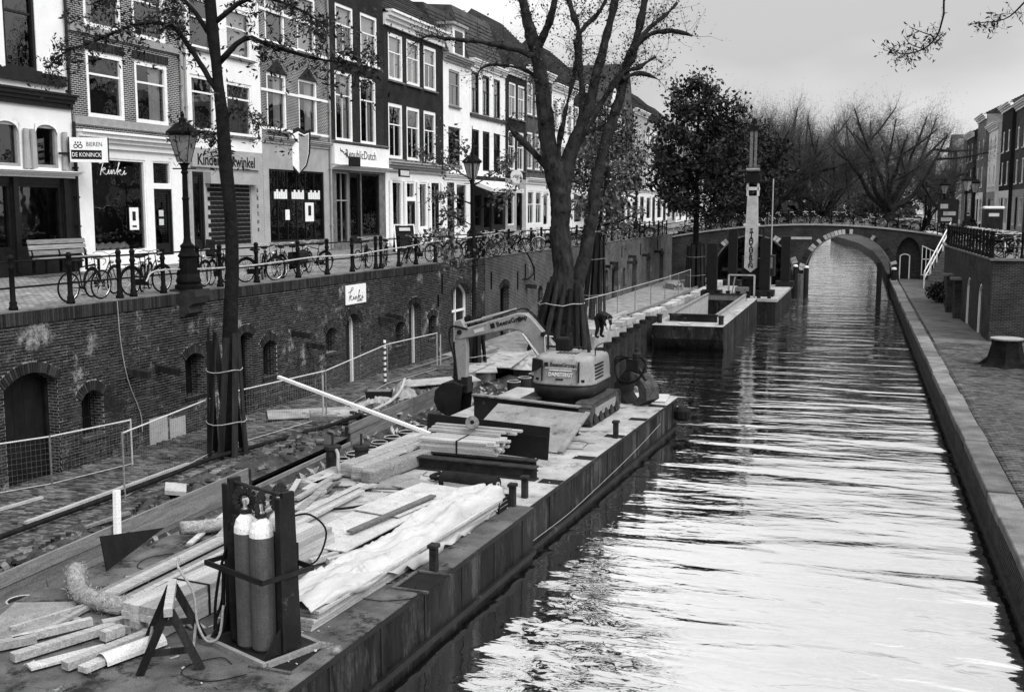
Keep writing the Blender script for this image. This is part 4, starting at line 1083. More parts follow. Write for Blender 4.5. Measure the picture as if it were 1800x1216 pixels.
for i, (lab, mt_, top, nw) in enumerate(desc):
    wd_ = (18.5, 6.5, 8, 8, 8, 9, 9, 10, 10, 12, 14, 14)[i]
    ww = []; z = 8.9; nf = 3 if i < 2 else 2
    for fl_ in range(nf):
        for k in range(nw if i else 9):
            n_ = nw if i else 9
            ya = y + wd_ * (k + .5) / n_ - .62; ww.append((ya, ya + 1.24, z, z + (2.3, 2.1, 1.5)[fl_], o_(S2 if i < 4 else S, fw=.2, sill='white_paint')))
        z += 2.95 if i < 2 else 3.3
    H, W, T, fy, fz = house(lab, y, y + wd_ - .05, top, mt_, ww, split=8.3, shopmat='white_paint' if i % 2 else 'plaster_grey', shop=[(y + wd_ * .08, y + wd_ * .4, 4.9, 7.6, o_(G_, mat='white_paint', sill=None, fw=.12)), (y + wd_ * .5, y + wd_ * .7, 4.5, 7.6, o_(D_, mat='dark_paint', sill=None)), (y + wd_ * .75, y + wd_ * .95, 4.9, 7.6, o_(G_, sill=None, mat='white_paint', fw=.12))],
        xf=RX - i * .35 if i < 9 else 11.5, flip=True, kf=1.0, zb=4.4, roof='flat' if i in (0, 2, 4, 7) else 'gable' if i != 8 else 'gablefront', roofh=2.4)
    if i != 8: cornice(H, 0, W, fz(top - .55), fz(top + .1), .55)
    if i == 1:
        MB().bx(W * .02, W * .98, -.1, 4, T, T + 2.7).build('dormer', 'plaster_white', H); cornice(H, -.1, W + .1, T + 2.7, T + 3.2, .6)
        for k in range(3): MB().bx(W * (.15 + .27 * k), W * (.32 + .27 * k), -.14, -.1, T + .4, T + 2.3).build('dormer_window', 'dark_paint', H)
    if i == 0: bo = MB().bx(fy(98), fy(94.2), -.2, 0, fz(7.9), fz(8.9)).build('shop_board', 'plastic_pale', H); lettering('SPA', .7, 'ink', H, (fy(96.1), -.21, fz(8.4)), (rad(90), 0, 0))
    y += wd_
# ================================================================ street railing, bicycles, lamps
RA = thing('street_railing', (0, 0, 4.4), 0, 'black iron railing with round posts along the top of the left quay wall', 'railing')
postY = [17.3, 18.95, 20.65, 22.3, 22.8, 23.95, 25.4, 26.4, 28.2, 30.5, 32.3, 34.0, 35.75, 36.15, 37.6, 39.1]
y = 40.9
while y < 91.5: postY.append(y); y += 1.75
pm = MB().lathe([(.1, 0), (.1, .06), (.075, .1), (.085, .16), (.06, .2), (.056, .85), (.075, .88), (.075, .93), (.055, .96), (.06, 1.08), (.075, 1.1), (.07, 1.15), (.03, 1.19)], 10).mesh('post', 'iron', True)
for y in postY: link('post', pm, RA, (wallx(y) - .1, y, 0))
for h in (1.04, .48):
    m = MB(); m.tube([(wallx(y) - .1, y, h) for y in [15.5] + postY], .022, 6); m.build('rail', 'iron', RA)
hs_ = tag(MB().tube(smooth_path([(wallx(y) - .03, y, 4.4 + z) for y, z in ((23.2, .35), (23.6, .6), (25.5, .55), (27.4, .52), (29.3, .56), (31.5, .62), (34, .58), (36, .66), (38.5, .74), (41, .86), (43, .9), (45, .92), (47, .96), (48.4, 1.0), (49, .6), (49.4, -.3), (49.2, -.7))], 4), .022, 5).build('pale_hose', 'rope'), 'pale thin hose slung along the black street railing above the quay wall', 'hose')
tag(MB().tube(smooth_path([(wallx(52) - .0, 50.9, 5.2), (wallx(52) + .1, 51.2, 4.7), (wallx(52) + .25, 52.0, 4.0), (wallx(52) + .25, 52.6, 3.4), (wallx(52) + .2, 51.9, 3.1), (wallx(52) + .2, 50.8, 3.1)], 4), .04, 6).build('dark_hose', 'rubber'), 'dark hose looping over the quay wall top near the plane tree', 'hose')
# right-bank railing
RR = thing('street_railing', (0, 0, 4.42), 0, 'black iron railing crowded with bicycles on top of the right quay wall', 'railing')
rp = [(12.5 - i * 1.15, 50.25) for i in range(7)] + [(5.62 - .5 * (i / 14), 51.2 + i * 1.1) for i in range(15)] + [(5.2, 68.5), (5.3, 70.2), (5.4, 71.8), (6.6, 72.1), (7.3, 73), (7.3, 75), (7.3, 77), (7.3, 79)]
for x, y in rp: link('post', pm, RR, (x, y, 0))
for h in (1.04, .48): MB().tube([(x, y, h) for x, y in rp], .022, 6).build('rail', 'iron', RR)

def bike_parts(style=0):
    R_ = .34; wb = 1.08; out = {}
    w_ = MB(); w_.tube([(R_ * math.cos(2 * math.pi * k / 22), 0, R_ * math.sin(2 * math.pi * k / 22)) for k in range(22)], .022, 6, closed=True); out['tyre'] = (w_, 'rubber')
    s = MB()
    for k in range(14):
        t = 2 * math.pi * k / 14; s.tube([(0, .02 * (-1) ** k, 0), (.315 * math.cos(t), 0, .315 * math.sin(t))], .0035, 3, cap=False)
    s.tube([(.315 * math.cos(2 * math.pi * k / 20), 0, .315 * math.sin(2 * math.pi * k / 20)) for k in range(20)], .008, 4, closed=True); s.tube([(0, -.05, 0), (0, .05, 0)], .025, 6); out['spokes'] = (s, 'chrome')
    f = MB(); bb = (.44, 0, .3); st = (.33, 0, .78); hd = (.86, 0, .85); hl = (.89, 0, .68); ra, fa = (0, 0, R_), (wb, 0, R_)
    f.tube([bb, st], .016, 6); f.tube([hd, hl], .018, 6)
    if style == 1: f.tube(smooth_path([hl, (.7, 0, .5), (.5, 0, .36), bb], 3), .02, 6); f.tube(smooth_path([hd, (.68, 0, .62), (.45, 0, .48)], 3), .014, 6)
    else: f.tube([bb, hl], .018, 6); f.tube([st, hd], .016, 6)
    for s_ in (-.05, .05): f.tube([(bb[0], s_, bb[2]), (ra[0], s_, ra[2])], .01, 5); f.tube([(st[0], s_ * .6, st[2] - .06), (ra[0], s_, ra[2])], .009, 5); f.tube([(hl[0], s_, hl[2]), (.95, s_, .6), (fa[0], s_, fa[2])], .012, 5)
    f.tube([(bb[0], -.09, bb[2]), (bb[0], .09, bb[2])], .03, 7); f.tube([(bb[0] + .1, -.09, bb[2] - .14), (bb[0] - .1, .09, bb[2] + .14)], .009, 5)
    for sg_ in (-1, 1): f.box((bb[0] - sg_ * -.1 if sg_ < 0 else bb[0] - .1, sg_ * .14, bb[2] - .14 * -sg_), (.09, .09, .02))
    f.tube([(bb[0] + .09 * math.cos(k * .524), -.06, bb[2] + .09 * math.sin(k * .524)) for k in range(12)], .007, 4, closed=True); out['frame'] = (f, 'iron')
    h = MB(); h.tube([hd, (.83, 0, 1.0)], .014, 6)
    if style == 2: 
        for s_ in (-1, 1): h.tube(smooth_path([(.83, 0, 1.0), (.84, s_ * .2, 1.0), (.97, s_ * .21, .98), (.99, s_ * .21, .9), (.9, s_ * .21, .84)], 3), .012, 6)
    else:
        for s_ in (-1, 1): h.tube(smooth_path([(.83, 0, 1.0), (.88, s_ * .15, 1.06), (.78, s_ * .3, 1.07), (.6, s_ * .31, 1.04)], 3), .012, 6)
    out['handlebar'] = (h, 'chrome')
    sd_ = MB(); sd_.tube([st, (.3, 0, .92)], .013, 6); sd_.lathe([(.02, -.02), (.1, 0), (.11, .03), (.06, .06)], 9, (.24, 0, .93)); sd_.beam((.26, 0, .95), (.46, 0, .955), .07, .045); out['saddle'] = (sd_, 'rubber')
    if style != 2:
        m = MB()
        for c, a0_, a1_ in ((0, rad(10), rad(175)), (wb, rad(35), rad(160))):
            m.tube([(c + .385 * math.cos(a0_ + (a1_ - a0_) * k / 9), 0, R_ + .385 * math.sin(a0_ + (a1_ - a0_) * k / 9)) for k in range(10)], .024, 4)
        out['mudguard'] = (m, 'iron')
        r = MB(); r.bx(-.25, .22, -.07, .07, .76, .775); 
        for s_ in (-.07, .07): r.tube([(0, s_, R_), (-.12, s_, .76)], .007, 4)
        out['rack'] = (r, 'iron')
        c = MB(); c.beam((0, -.075, .32), (.48, -.075, .3), .02, .16); out['chain_case'] = (c, 'iron')
        l = MB(); l.lathe([(.03, 0), (.055, .04), (.05, .06)], 8, (.93, 0, .82), m=Matrix.Rotation(rad(90), 3, 'Y')); out['headlamp'] = (l, 'chrome')
    return out
BIKE = {}
for st_ in (0, 1, 2):
    q = bike_parts(st_); BIKE[st_] = {k: v[0].mesh(k, v[1], k in ('tyre',)) for k, v in q.items()}
    al = MB(); mi_ = []
    for k, (m, mt_) in q.items():
        if k in ('tyre', 'spokes'):
            for x in (0, 1.08):
                b = len(al.v); al.v += [(a[0] + x, a[1], a[2] + .34) for a in m.v]; al.f += [tuple(i + b for i in f_) for f_ in m.f]; al.a += [0] * len(m.f); mi_ += [1 if k == 'spokes' else 0] * len(m.f)
        else:
            b = len(al.v); al.v += list(m.v); al.f += [tuple(i + b for i in f_) for f_ in m.f]; al.a += [0] * len(m.f); mi_ += [1 if mt_ == 'chrome' or k == 'mudguard' and st_ == 1 else 0] * len(m.f)
    BIKE[st_, 'all'] = al; BIKE[st_, 'mi'] = mi_
def bike(style, x, y, z, head, lean, label, group, near=True, extra=None):
    if not near:
        me = BIKE.get((style, 'mesh'))
        if me is None:
            me = BIKE[style, 'mesh'] = BIKE[style, 'all'].mesh('bicycle', 'iron')
            me.materials.append(MT['plastic_pale']); me.polygons.foreach_set('material_index', BIKE[style, 'mi'])
        o = link('bicycle', me, None, (x, y, z), (lean, 0, head)); tag(o, label, 'bicycle', group); return o
    t = thing('bicycle', (x, y, z), (lean, 0, head), label, 'bicycle', group); d = BIKE[style]
    for x_ in (0, 1.08):
        w_ = link('wheel', d['tyre'], t, (x_, 0, .34)); link('spokes', d['spokes'], w_)
    for k in d:
        if k in ('tyre', 'spokes'): continue
        link(k, d[k], t)
    if extra == 'bags':
        for s_ in (-1, 1): bevel(MB().bx(-.3, .25, s_ * .16 - .08, s_ * .16 + .08, .38, .78).build('pannier', 'cloth_dark', t), .04)
    if extra == 'crate': bevel(MB().bx(.98, 1.38, -.22, .22, .82, 1.12).build('crate', 'cloth_dark', t), .01)
    if extra == 'seat': m = MB(); m.bx(-.15, .15, -.14, .14, .8, .9); m.bx(-.2, -.14, -.14, .14, .85, 1.3); bevel(m.build('child_seat', 'cloth_dark', t), .03)
    return t
HB = math.atan2(1, .05)
nb = [(2, 20.95, .42, 0, .06, 'racing bicycle with drop handlebar against the railing before the kinki shop window', None),
      (1, 23.2, .5, -.1, .05, 'dark bicycle with closed chain case just left of the near street lamp', None), (0, 25.35, .5, .12, .06, 'dark bicycle with its front wheel behind the tree trunk, right of the near lamp', None),
      (0, 26.9, .75, .25, .08, 'bicycle with black child seat behind the near tree trunk', 'seat'), (1, 28.3, .55, -.35, .1, 'bicycle standing askew just right of the near tree trunk', None), (0, 29.6, .8, .5, .05, 'pale-rimmed bicycle tangled between two black bicycles at the railing', None),
      (1, 31.4, .6, 3.2, .06, 'black bicycle with big double panniers at the railing', 'bags'), (0, 31.9, .9, .25, .05, 'black bicycle with its round front wheel clear of the panniers', None), (2, 35.3, .6, .1, .05, 'light sports bicycle locked to the double railing post', None),
      (0, 36.4, .85, .5, .05, 'dark bicycle with wide handlebar behind the double railing post', None), (1, 38.9, .6, .3, .35, 'bicycle leaning far over against the railing before the easel board', 'crate'), (0, 40.4, .8, -.2, .05, 'dark bicycle with white crossbar just past the easel board', None),
      (0, 42.2, .7, .4, .05, 'bicycle behind the leaves of the young tree', None),
      (0, 24.2, .95, .5, .05, 'dark bicycle standing behind the one left of the near lamp', None), (1, 22.4, 1.0, .2, .04, 'dark bicycle set back behind the racing bicycle', None), (0, 27.6, .5, .9, .06, 'dark bicycle turned towards the canal at the near tree', None), (1, 30.3, .55, .8, .05, 'dark bicycle with raised handlebar left of the panniers', None), (0, 33.4, .8, 1.3, .04, 'dark bicycle seen nearly end-on before the signboard house', None), (1, 37.3, .55, .4, .06, 'dark bicycle right of the double railing post', None), (0, 43.3, .6, 1.0, .05, 'dark bicycle beside the second street lamp', None)]
for st_, y, off, dh, ln, lab, ex in nb: bike(st_, wallx(y) - off, y, 4.41, HB + dh, ln, lab.replace('kinki shop', 'large white shop'), 'bicycles along the left railing', True, ex)
rb = random.Random(5); y = 44.5
while y < 90:
    bike(rb.choice((0, 1, 0)), wallx(y) - .55 - rb.random() * .5, y, 4.41, HB + rb.choice((0, 0, 1.2, -1.2, .5, 3.14)) + rb.gauss(0, .2), rb.gauss(0, .08), 'bicycle parked in the dense far row along the left quay railing, beyond the young tree', 'bicycles along the far left railing', False); y += .62 + rb.random() * .5
x = -14.5
while x < 6.3:
    bike(rb.choice((0, 1, 0)), x, 92.65 + rb.random() * .5, ztop(x) - .08, rb.choice((0, 3.14, 0, .3)) + rb.gauss(0, .12), rb.gauss(0, .08), 'bicycle parked along the railing of the arched bridge', 'bicycles on the bridge', False); x += .62 + rb.random() * .5
for i in range(30):
    if i < 12: x, y, hd_ = 6.2 + i * .55, 50.85 + rb.random() * .3, 1.57
    else: x, y, hd_ = 6.1 - (i - 12) * .03 + rb.random() * .2, 52 + (i - 12) * 1.05, 0.0
    bike(rb.choice((0, 1)), x, y, 4.41, hd_ + rb.gauss(0, .2), rb.gauss(0, .1), 'bicycle packed into the row behind the right quay railing', 'bicycles on the right bank', False)
# ---- street lamps
def lamp(x, y, z, label, near=False, group='old street lamps'):
    L = thing('street_lamp', (x, y, z), 0, label, 'street lamp', group)
    if 'lamp' not in MT_MESH:
        MT_MESH['lamp'] = (MB().lathe([(.36, 0), (.36, .1), (.3, .14), (.33, .22), (.3, .32), (.24, .42), (.22, .85), (.26, .9), (.2, 1.0), (.17, 1.1), (.19, 1.18), (.11, 1.26), (.085, 1.4), (.08, 2.4), (.1, 2.44), (.075, 2.5), (.065, 3.1), (.1, 3.14), (.07, 3.2), (.1, 3.32), (.16, 3.4)], 14).mesh('column', 'iron', False),
            MB().lathe([(.17, 3.42), (.36, 4.12)], 6, cap=True).mesh('lantern_glass', 'lamp_glass', False, False),
            MB().lathe([(.37, 4.12), (.44, 4.16), (.44, 4.22), (.3, 4.34), (.18, 4.46), (.1, 4.48), (.09, 4.56), (.04, 4.62), (.05, 4.68), (.01, 4.78)], 12).mesh('lantern_cap', 'iron', False))
        m = MB()
        for k in range(6):
            t = 2 * math.pi * (k + .5) / 6; m.tube([(.17 * math.cos(t), .17 * math.sin(t), 3.42), (.365 * math.cos(t), .365 * math.sin(t), 4.13)], .012, 4)
        m.tube([(-.35, 0, 3.25), (.35, 0, 3.25)], .018, 6); m.lathe([(.03, 3.4), (.03, 3.75), (.06, 3.8), (.05, 3.95)], 8); MT_MESH['lamp'] += (m.mesh('lantern_frame', 'iron', False),)
    a, b, c, d = MT_MESH['lamp']
    link('column', a, L); cp_ = link('lantern_cap', c, L); link('lantern_glass', b, L); link('lantern_frame', d, L)
    return L
MT_MESH = {}
LX = wallx(24.75) + .08
L = lamp(LX, 24.75, 4.46, 'black cast iron street lamp on a stone console before the large white shopfront'); L.scale = (1, 1, .97)
cn = MB(); fnc = lambda u, v, w_: (w_, u, v)
cn.prism([(-.47, 0), (-.47, -.25), (-.38, -.5), (-.2, -.62), (-.2, -.85), (.0, -1.0), (.47, -1.0), (.47, 0)], -.36, .36, lambda u, v, w_: (-u, w_, v)); CO = tag(cn.build('stone_console', 'arch_brick'), 'carved stone console carrying the near street lamp on the quay wall', 'console'); CO.location = (LX + .02, 24.75, 4.46); CO.scale = (.85, .9, .72)
for i, (x, y, z, lab) in enumerate(((wallx(45.2) - .25, 45.2, 4.4, 'street lamp behind the leaves of the young tree by the awning'), (wallx(79) - .3, 79, 4.4, 'street lamp on the far left quay before the house with flags'), (7.6, 86, 4.4, 'tall street lamp on the right bank at the bridge end'), (9.0, 95, 4.4, 'street lamp farther back on the right bank, before the white shopfront'), (7.3, 103, 4.4, 'small street lamp on the right bank near the sign boards'), (6.3, 112, 4.4, 'farthest street lamp, beside the pollarded tree'))): lamp(x, y, z, lab)
# ---- bench
BN = thing('park_bench', (-24.1, 27.2, 4.58), rad(90), 'slatted wooden bench before the dark shop window at the left edge', 'bench')
for k in range(4): MB().bx(0, 2.6, -.55 + k * .12, -.45 + k * .12, .44, .48).build('seat_slat', 'old_wood', BN)
for k in range(3): MB().box((1.3, .02 + .03 * k, .62 + .17 * k), (2.6, .03, .14), m=Matrix.Rotation(rad(-12), 3, 'X')).build('back_slat', 'old_wood', BN)
for x in (.1, 1.3, 2.5):
    m = MB(); m.bx(x - .03, x + .03, -.55, -.48, 0, .44); m.bx(x - .03, x + .03, -.08, -.0, 0, .5); m.beam((x, -.03, .45), (x, .16, 1.08), .06, .06); m.bx(x - .03, x + .03, -.55, 0, .4, .44); m.build('leg', 'iron', BN)
# ---- easel board
EB = thing('easel_board', (-21.3, 49.6, 4.46), rad(38), 'chalkboard A-frame standing on the street before the columned shopfront', 'sign board')
for s_ in (-1, 1): MB().box((0, s_ * .2, .62), (.95, .04, 1.3), m=Matrix.Rotation(rad(-s_ * -16), 3, 'X')).build('panel', 'ink' if s_ < 0 else 'dark_paint', EB)
m = MB()
for x in (-.5, .5): m.beam((x, -.42, 0), (x, -.03, 1.32), .06, .05)
m.beam((-.5, -.04, 1.3), (.5, -.04, 1.3), .06, .06); m.beam((-.5, -.37, .2), (.5, -.37, .2), .05, .05); m.build('frame', 'white_paint', EB)
MB().box((0, -.16, 1.08), (.55, .012, .16), m=Matrix.Rotation(rad(-16), 3, 'X')).build('heading', 'plastic_pale', EB)
# ---- right bank furniture
PT = thing('portable_toilet', (8.25, 75, 4.4), 0, 'dark portable toilet with white roof on the right bank behind the parked bicycles', 'portable toilet')
bevel(MB().bx(-.55, .55, -.55, .55, 0, 2.1).build('cabin', 'dark_paint', PT), .03); bevel(MB().bx(-.6, .6, -.6, .6, 2.1, 2.28).build('roof', 'white_paint', PT), .08); MB().bx(-.3, .3, -.57, -.552, 1.65, 1.85).build('notice', 'plastic_pale', PT); MB().bx(-.4, .4, -.565, -.552, .1, 1.55).build('door', 'steel_dark', PT)
SB = thing('sign_board', (6.75, 90.5, 4.5), 0, 'dark board with white notices on posts at the right bridge end', 'sign board')
MB().bx(-.75, .75, -.04, .04, .9, 2.7).build('board', 'dark_paint', SB)
for x, z, w_, h_ in ((-.3, 2.2, .55, .35), (.1, 1.65, .9, .3), (-.1, 1.2, .8, .28)): MB().bx(x - w_ / 2, x + w_ / 2, -.05, -.041, z - h_ / 2, z + h_ / 2).build('notice', 'concrete', SB)
for x in (-.7, .7): MB().bx(x - .04, x + .04, -.02, .06, 0, 2.7).build('post', 'iron', SB)
# ================================================================ trees
def fast_mesh(name, V, Fc, mat, rnd=None):
    me = bpy.data.meshes.new(name)
    V = np.asarray(V, np.float32); Fc = np.asarray(Fc, np.int32); k = Fc.shape[1]
    me.vertices.add(len(V)); me.vertices.foreach_set('co', V.ravel())
    me.loops.add(Fc.size); me.loops.foreach_set('vertex_index', Fc.ravel())
    me.polygons.add(len(Fc)); me.polygons.foreach_set('loop_start', np.arange(0, Fc.size, k, dtype=np.int32))
    me.update(calc_edges=True)
    if rnd is not None:
        a = me.attributes.new('rnd', 'FLOAT', 'FACE'); a.data.foreach_set('value', np.asarray(rnd, np.float32))
    me.materials.append(MT[mat]); me.validate()
    return me
def leaves_mesh(name, P, size, mat, seed=0, aspect=.45, droop=.3):
    r = np.random.default_rng(seed); n = len(P); P = np.asarray(P)
    d = r.normal(size=(n, 3)); d[:, 2] -= droop; d /= np.linalg.norm(d, axis=1)[:, None]
    u = r.normal(size=(n, 3)); u -= (u * d).sum(1)[:, None] * d; u /= np.linalg.norm(u, axis=1)[:, None]
    s = size * (.4 + 1.1 * r.random(n))[:, None]
    w_ = np.cross(d, u)
    a = P; b = P + d * s * .5 + u * s * aspect * .5 + w_ * s * .08; c = P + d * s; e = P + d * s * .5 - u * s * aspect * .5 + w_ * s * .08
    V = np.stack([a, b, c, e], 1).reshape(-1, 3); Fc = np.arange(4 * n).reshape(n, 4)
    return fast_mesh(name, V, Fc, mat, r.random(n))
def twig_mesh(name, segs, mat):
    """segs: (p, q, r0, r1) -> three-sided slivers"""
    S = np.array([(*p, *q, a, b) for p, q, a, b in segs]); n = len(S); p, q = S[:, :3], S[:, 3:6]
    d = q - p; d /= np.linalg.norm(d, axis=1)[:, None] + 1e-9
    u = np.cross(d, np.array([.31, .77, .55])); u /= np.linalg.norm(u, axis=1)[:, None] + 1e-9; w_ = np.cross(d, u)
    V = []
    for base, rr in ((p, S[:, 6]), (q, S[:, 7])):
        for t in (0, 2.094, 4.189): V.append(base + (u * math.cos(t) + w_ * math.sin(t)) * rr[:, None])
    V = np.stack(V, 1).reshape(-1, 3); o = np.arange(n) * 6
    Fc = np.concatenate([np.stack([o + i, o + (i + 1) % 3, o + 3 + (i + 1) % 3, o + 3 + i], 1) for i in range(3)])
    return fast_mesh(name, V, Fc, mat)
def sprout(start, d, L, r0, rg, segs, tips, nseg=4, wander=.25, up=.1, levels=1, nsub=4, subl=.5):
    p = np.array(start, float); d = np.array(d, float); d /= np.linalg.norm(d) + 1e-9
    for k in range(nseg):
        q = p + d * L / nseg
        a, b = r0 * (1 - k / nseg * .75), r0 * (1 - (k + 1) / nseg * .75)
        segs.append((p, q, a, b)); tips.append(q)
        if levels > 0:
            for _ in range(max(1, nsub // nseg)):
                if rg.random() < nsub / nseg / max(1, nsub // nseg):
                    dd = d + rg.normal(size=3) * .75; dd[2] += up
                    sprout(p + (q - p) * rg.random(), dd, L * subl * (.5 + .7 * rg.random()), b * .6, rg, segs, tips, max(2, nseg - 1), wander, up, levels - 1, max(2, nsub - 1), subl)
        d = d + rg.normal(size=3) * wander; d[2] += up * .5; d /= np.linalg.norm(d); p = q
def limbs_to_tree(name, label, base, limbs, bark, seed, twigs=None, leaf=None, drift=0.0, ring=10, group=None, rough=.06, cat='tree', knob=False):
    """limbs: lists of (x,y,z,r) in world metres; twigs: dict for sprouting; leaf: dict(size, n per tip, mat)"""
    rg = np.random.default_rng(seed); base = np.array(base, float)
    T = thing(name, tuple(base), 0, label, cat, group)
    done = []; tr = MB(); segs = []; tips = []; L3 = []
    cam_ = np.array(CAM)
    for li, L in enumerate(limbs):
        P = [np.array(q[:3], float) for q in L]; R_ = [q[3] for q in L]
        d0 = 0.0
        if done and drift:
            allp = [(np.linalg.norm(P[0] - q), dd) for q, dd in done]; d0 = min(allp, key=lambda t: t[0])[1]
        d1 = d0 + (rg.normal() * drift if li else 0.0)
        Q = []
        for i, p in enumerate(P):
            dd = d0 + (d1 - d0) * i / max(1, len(P) - 1); done.append((p, dd)); Q.append(cam_ + (p - cam_) * (1 + dd) - base)
        if len(Q) > 2:
            sp = smooth_path([tuple(q) for q in Q], 3); rr = np.interp(np.linspace(0, len(R_) - 1, len(sp)), range(len(R_)), R_)
        else: sp, rr = Q, R_
        rr = [r * (1 + rough * rg.normal()) for r in rr]
        tr.tube([Vector(p) + Vector(rg.normal(size=3) * r * rough) for p, r in zip(sp, rr)], rr, ring if max(R_) > .12 else 6)
        if knob and li and R_[-1] > .05: tr.lathe([(R_[-1] * .7, -.2), (R_[-1] * 1.7, 0), (R_[-1] * .8, .25)], 7, sp[-1])
        L3.append((sp, rr))
    tr.build('trunk', bark, T, smooth=True)
    if twigs:
        tw = dict(n=30, L=1.5, r=.02, up=.25, frm=.35, levels=1, nsub=4, skip=1, wander=.22); tw.update(twigs)
        for li, (sp, rr) in enumerate(L3):
            if li < tw['skip']: continue
            ln = sum((Vector(a) - Vector(b)).length for a, b in zip(sp[:-1], sp[1:])); n = int(tw['n'] * ln)
            for _ in range(n):
                t = (tw['frm'] + (1 - tw['frm']) * rg.random()) * (len(sp) - 1.001); i = int(t)
                p = np.array(sp[i]) + (np.array(sp[i + 1]) - np.array(sp[i])) * (t - i); d = np.array(sp[i + 1]) - np.array(sp[i]); d /= np.linalg.norm(d)
                dd = d * .5 + rg.normal(size=3) * .7; dd[2] += tw['up']
                sprout(p, dd, tw['L'] * (.4 + .9 * rg.random()), tw['r'], rg, segs, tips, 3, tw['wander'], tw['up'], tw['levels'], tw['nsub'])
        link('twigs', twig_mesh('twigs', segs, tw.get('mat', 'twig')), T)['kind'] = 'stuff'
    if leaf:
        tp = np.array(tips); k = leaf['n']; P = np.repeat(tp, k, 0) if k >= 1 else tp[rg.random(len(tp)) < k]
        P = P + rg.normal(size=P.shape) * leaf.get('spread', .12)
        link('crown', leaves_mesh('crown', P, leaf['size'], leaf.get('mat', 'leaf'), seed, leaf.get('aspect', .45)), T)['kind'] = 'stuff'
    return T
# young tree close by on the left wharf
limbs_to_tree('young_tree', 'slender tree with fresh leaf sprays rising from planks before the near wall', (-14.46, 22.57, .5), [
    [(-14.46, 22.57, .5, 0.207), (-14.47, 22.92, 3.36, 0.175), (-14.52, 23.22, 5.7, 0.167), (-14.72, 23.4, 7.5, 0.159), (-14.98, 23.6, 9.57, 0.141), (-15.25, 23.76, 11.4, 0.133), (-15.45, 23.9, 14, 0.089)],
    [(-14.96, 23.58, 9.35, .09), (-15.3, 23.5, 9.9, .075), (-15.75, 23.5, 10.55, .065), (-16.15, 23.4, 11.0, .05), (-16.95, 23.2, 11.05, .04), (-18.0, 22.8, 10.6, .03), (-18.55, 22.5, 10.35, .02), (-19.0, 22.4, 10.0, .012)],
    [(-15.0, 23.65, 10.1, .08), (-14.4, 23.9, 10.7, .06), (-13.89, 24.07, 10.55, .05), (-12.9, 24.4, 10.25, .035), (-12.1, 24.6, 10.1, .02), (-11.5, 24.76, 9.95, .01)],
    [(-15.1, 23.65, 10.6, .07), (-15.9, 23.7, 11.6, .05), (-17.0, 23.6, 12.0, .03), (-18.4, 23.3, 11.6, .015)], [(-15.2, 23.7, 11.0, .07), (-14.4, 24.2, 11.7, .05), (-13.4, 24.5, 11.5, .03), (-12.6, 24.8, 11.0, .015)],
    [(-14.75, 23.45, 7.9, .03), (-15.1, 23.5, 8.3, .02), (-15.5, 23.5, 8.45, .01)], [(-14.85, 23.5, 8.6, .03), (-14.5, 23.6, 9.0, .02), (-14.0, 23.8, 8.6, .01)]], 'bark_dark', 21,
    dict(n=12, L=.85, r=.008, up=-.05, frm=.25, levels=1, nsub=3, skip=1), dict(size=.13, n=3, mat='leaf_dark', aspect=.36, spread=.07), drift=.03)
# sapling
limbs_to_tree('young_tree', 'thin sapling with tiered sparse leaves staked on the wharf before the awning house', (-13.31, 37.33, .5), [
    [(-13.31, 37.33, .5, .1), (-13.4, 37.67, 3.36, .075), (-13.5, 37.98, 5.87, .063), (-13.65, 38.3, 8.4, .04), (-13.69, 38.39, 9.6, .015)],
    [(-13.6, 38.2, 7.6, .03), (-14.6, 37.9, 8.2, .02), (-15.57, 37.7, 8.75, .008)], [(-13.6, 38.2, 7.4, .03), (-12.8, 38.5, 7.9, .02), (-12.14, 38.73, 8.3, .008)], [(-13.55, 38.1, 6.7, .03), (-14.3, 37.8, 7.0, .02), (-15.1, 37.6, 7.1, .008)],
    [(-13.55, 38.1, 6.4, .03), (-12.9, 38.4, 6.9, .02), (-12.3, 38.6, 7.2, .008)], [(-13.5, 38.0, 5.4, .025), (-14.4, 37.6, 5.5, .015), (-15.25, 37.4, 5.5, .008)], [(-13.48, 37.9, 4.6, .025), (-12.9, 38.2, 5.2, .015), (-12.5, 38.4, 5.4, .008)],
    [(-13.48, 37.9, 4.9, .025), (-14.1, 37.7, 4.6, .015), (-14.6, 37.5, 4.9, .008)], [(-13.62, 38.25, 8.2, .025), (-14.1, 38.1, 8.9, .015), (-14.5, 38.0, 9.3, .008)], [(-13.5, 38.0, 5.9, .025), (-14.5, 38.4, 6.3, .015), (-15.0, 38.6, 6.1, .008)]], 'bark_dark', 5,
    dict(n=9, L=.5, r=.008, up=.05, frm=.3, levels=1, nsub=2, skip=1), dict(size=.13, n=2, mat='leaf', aspect=.7, spread=.1), drift=.02)
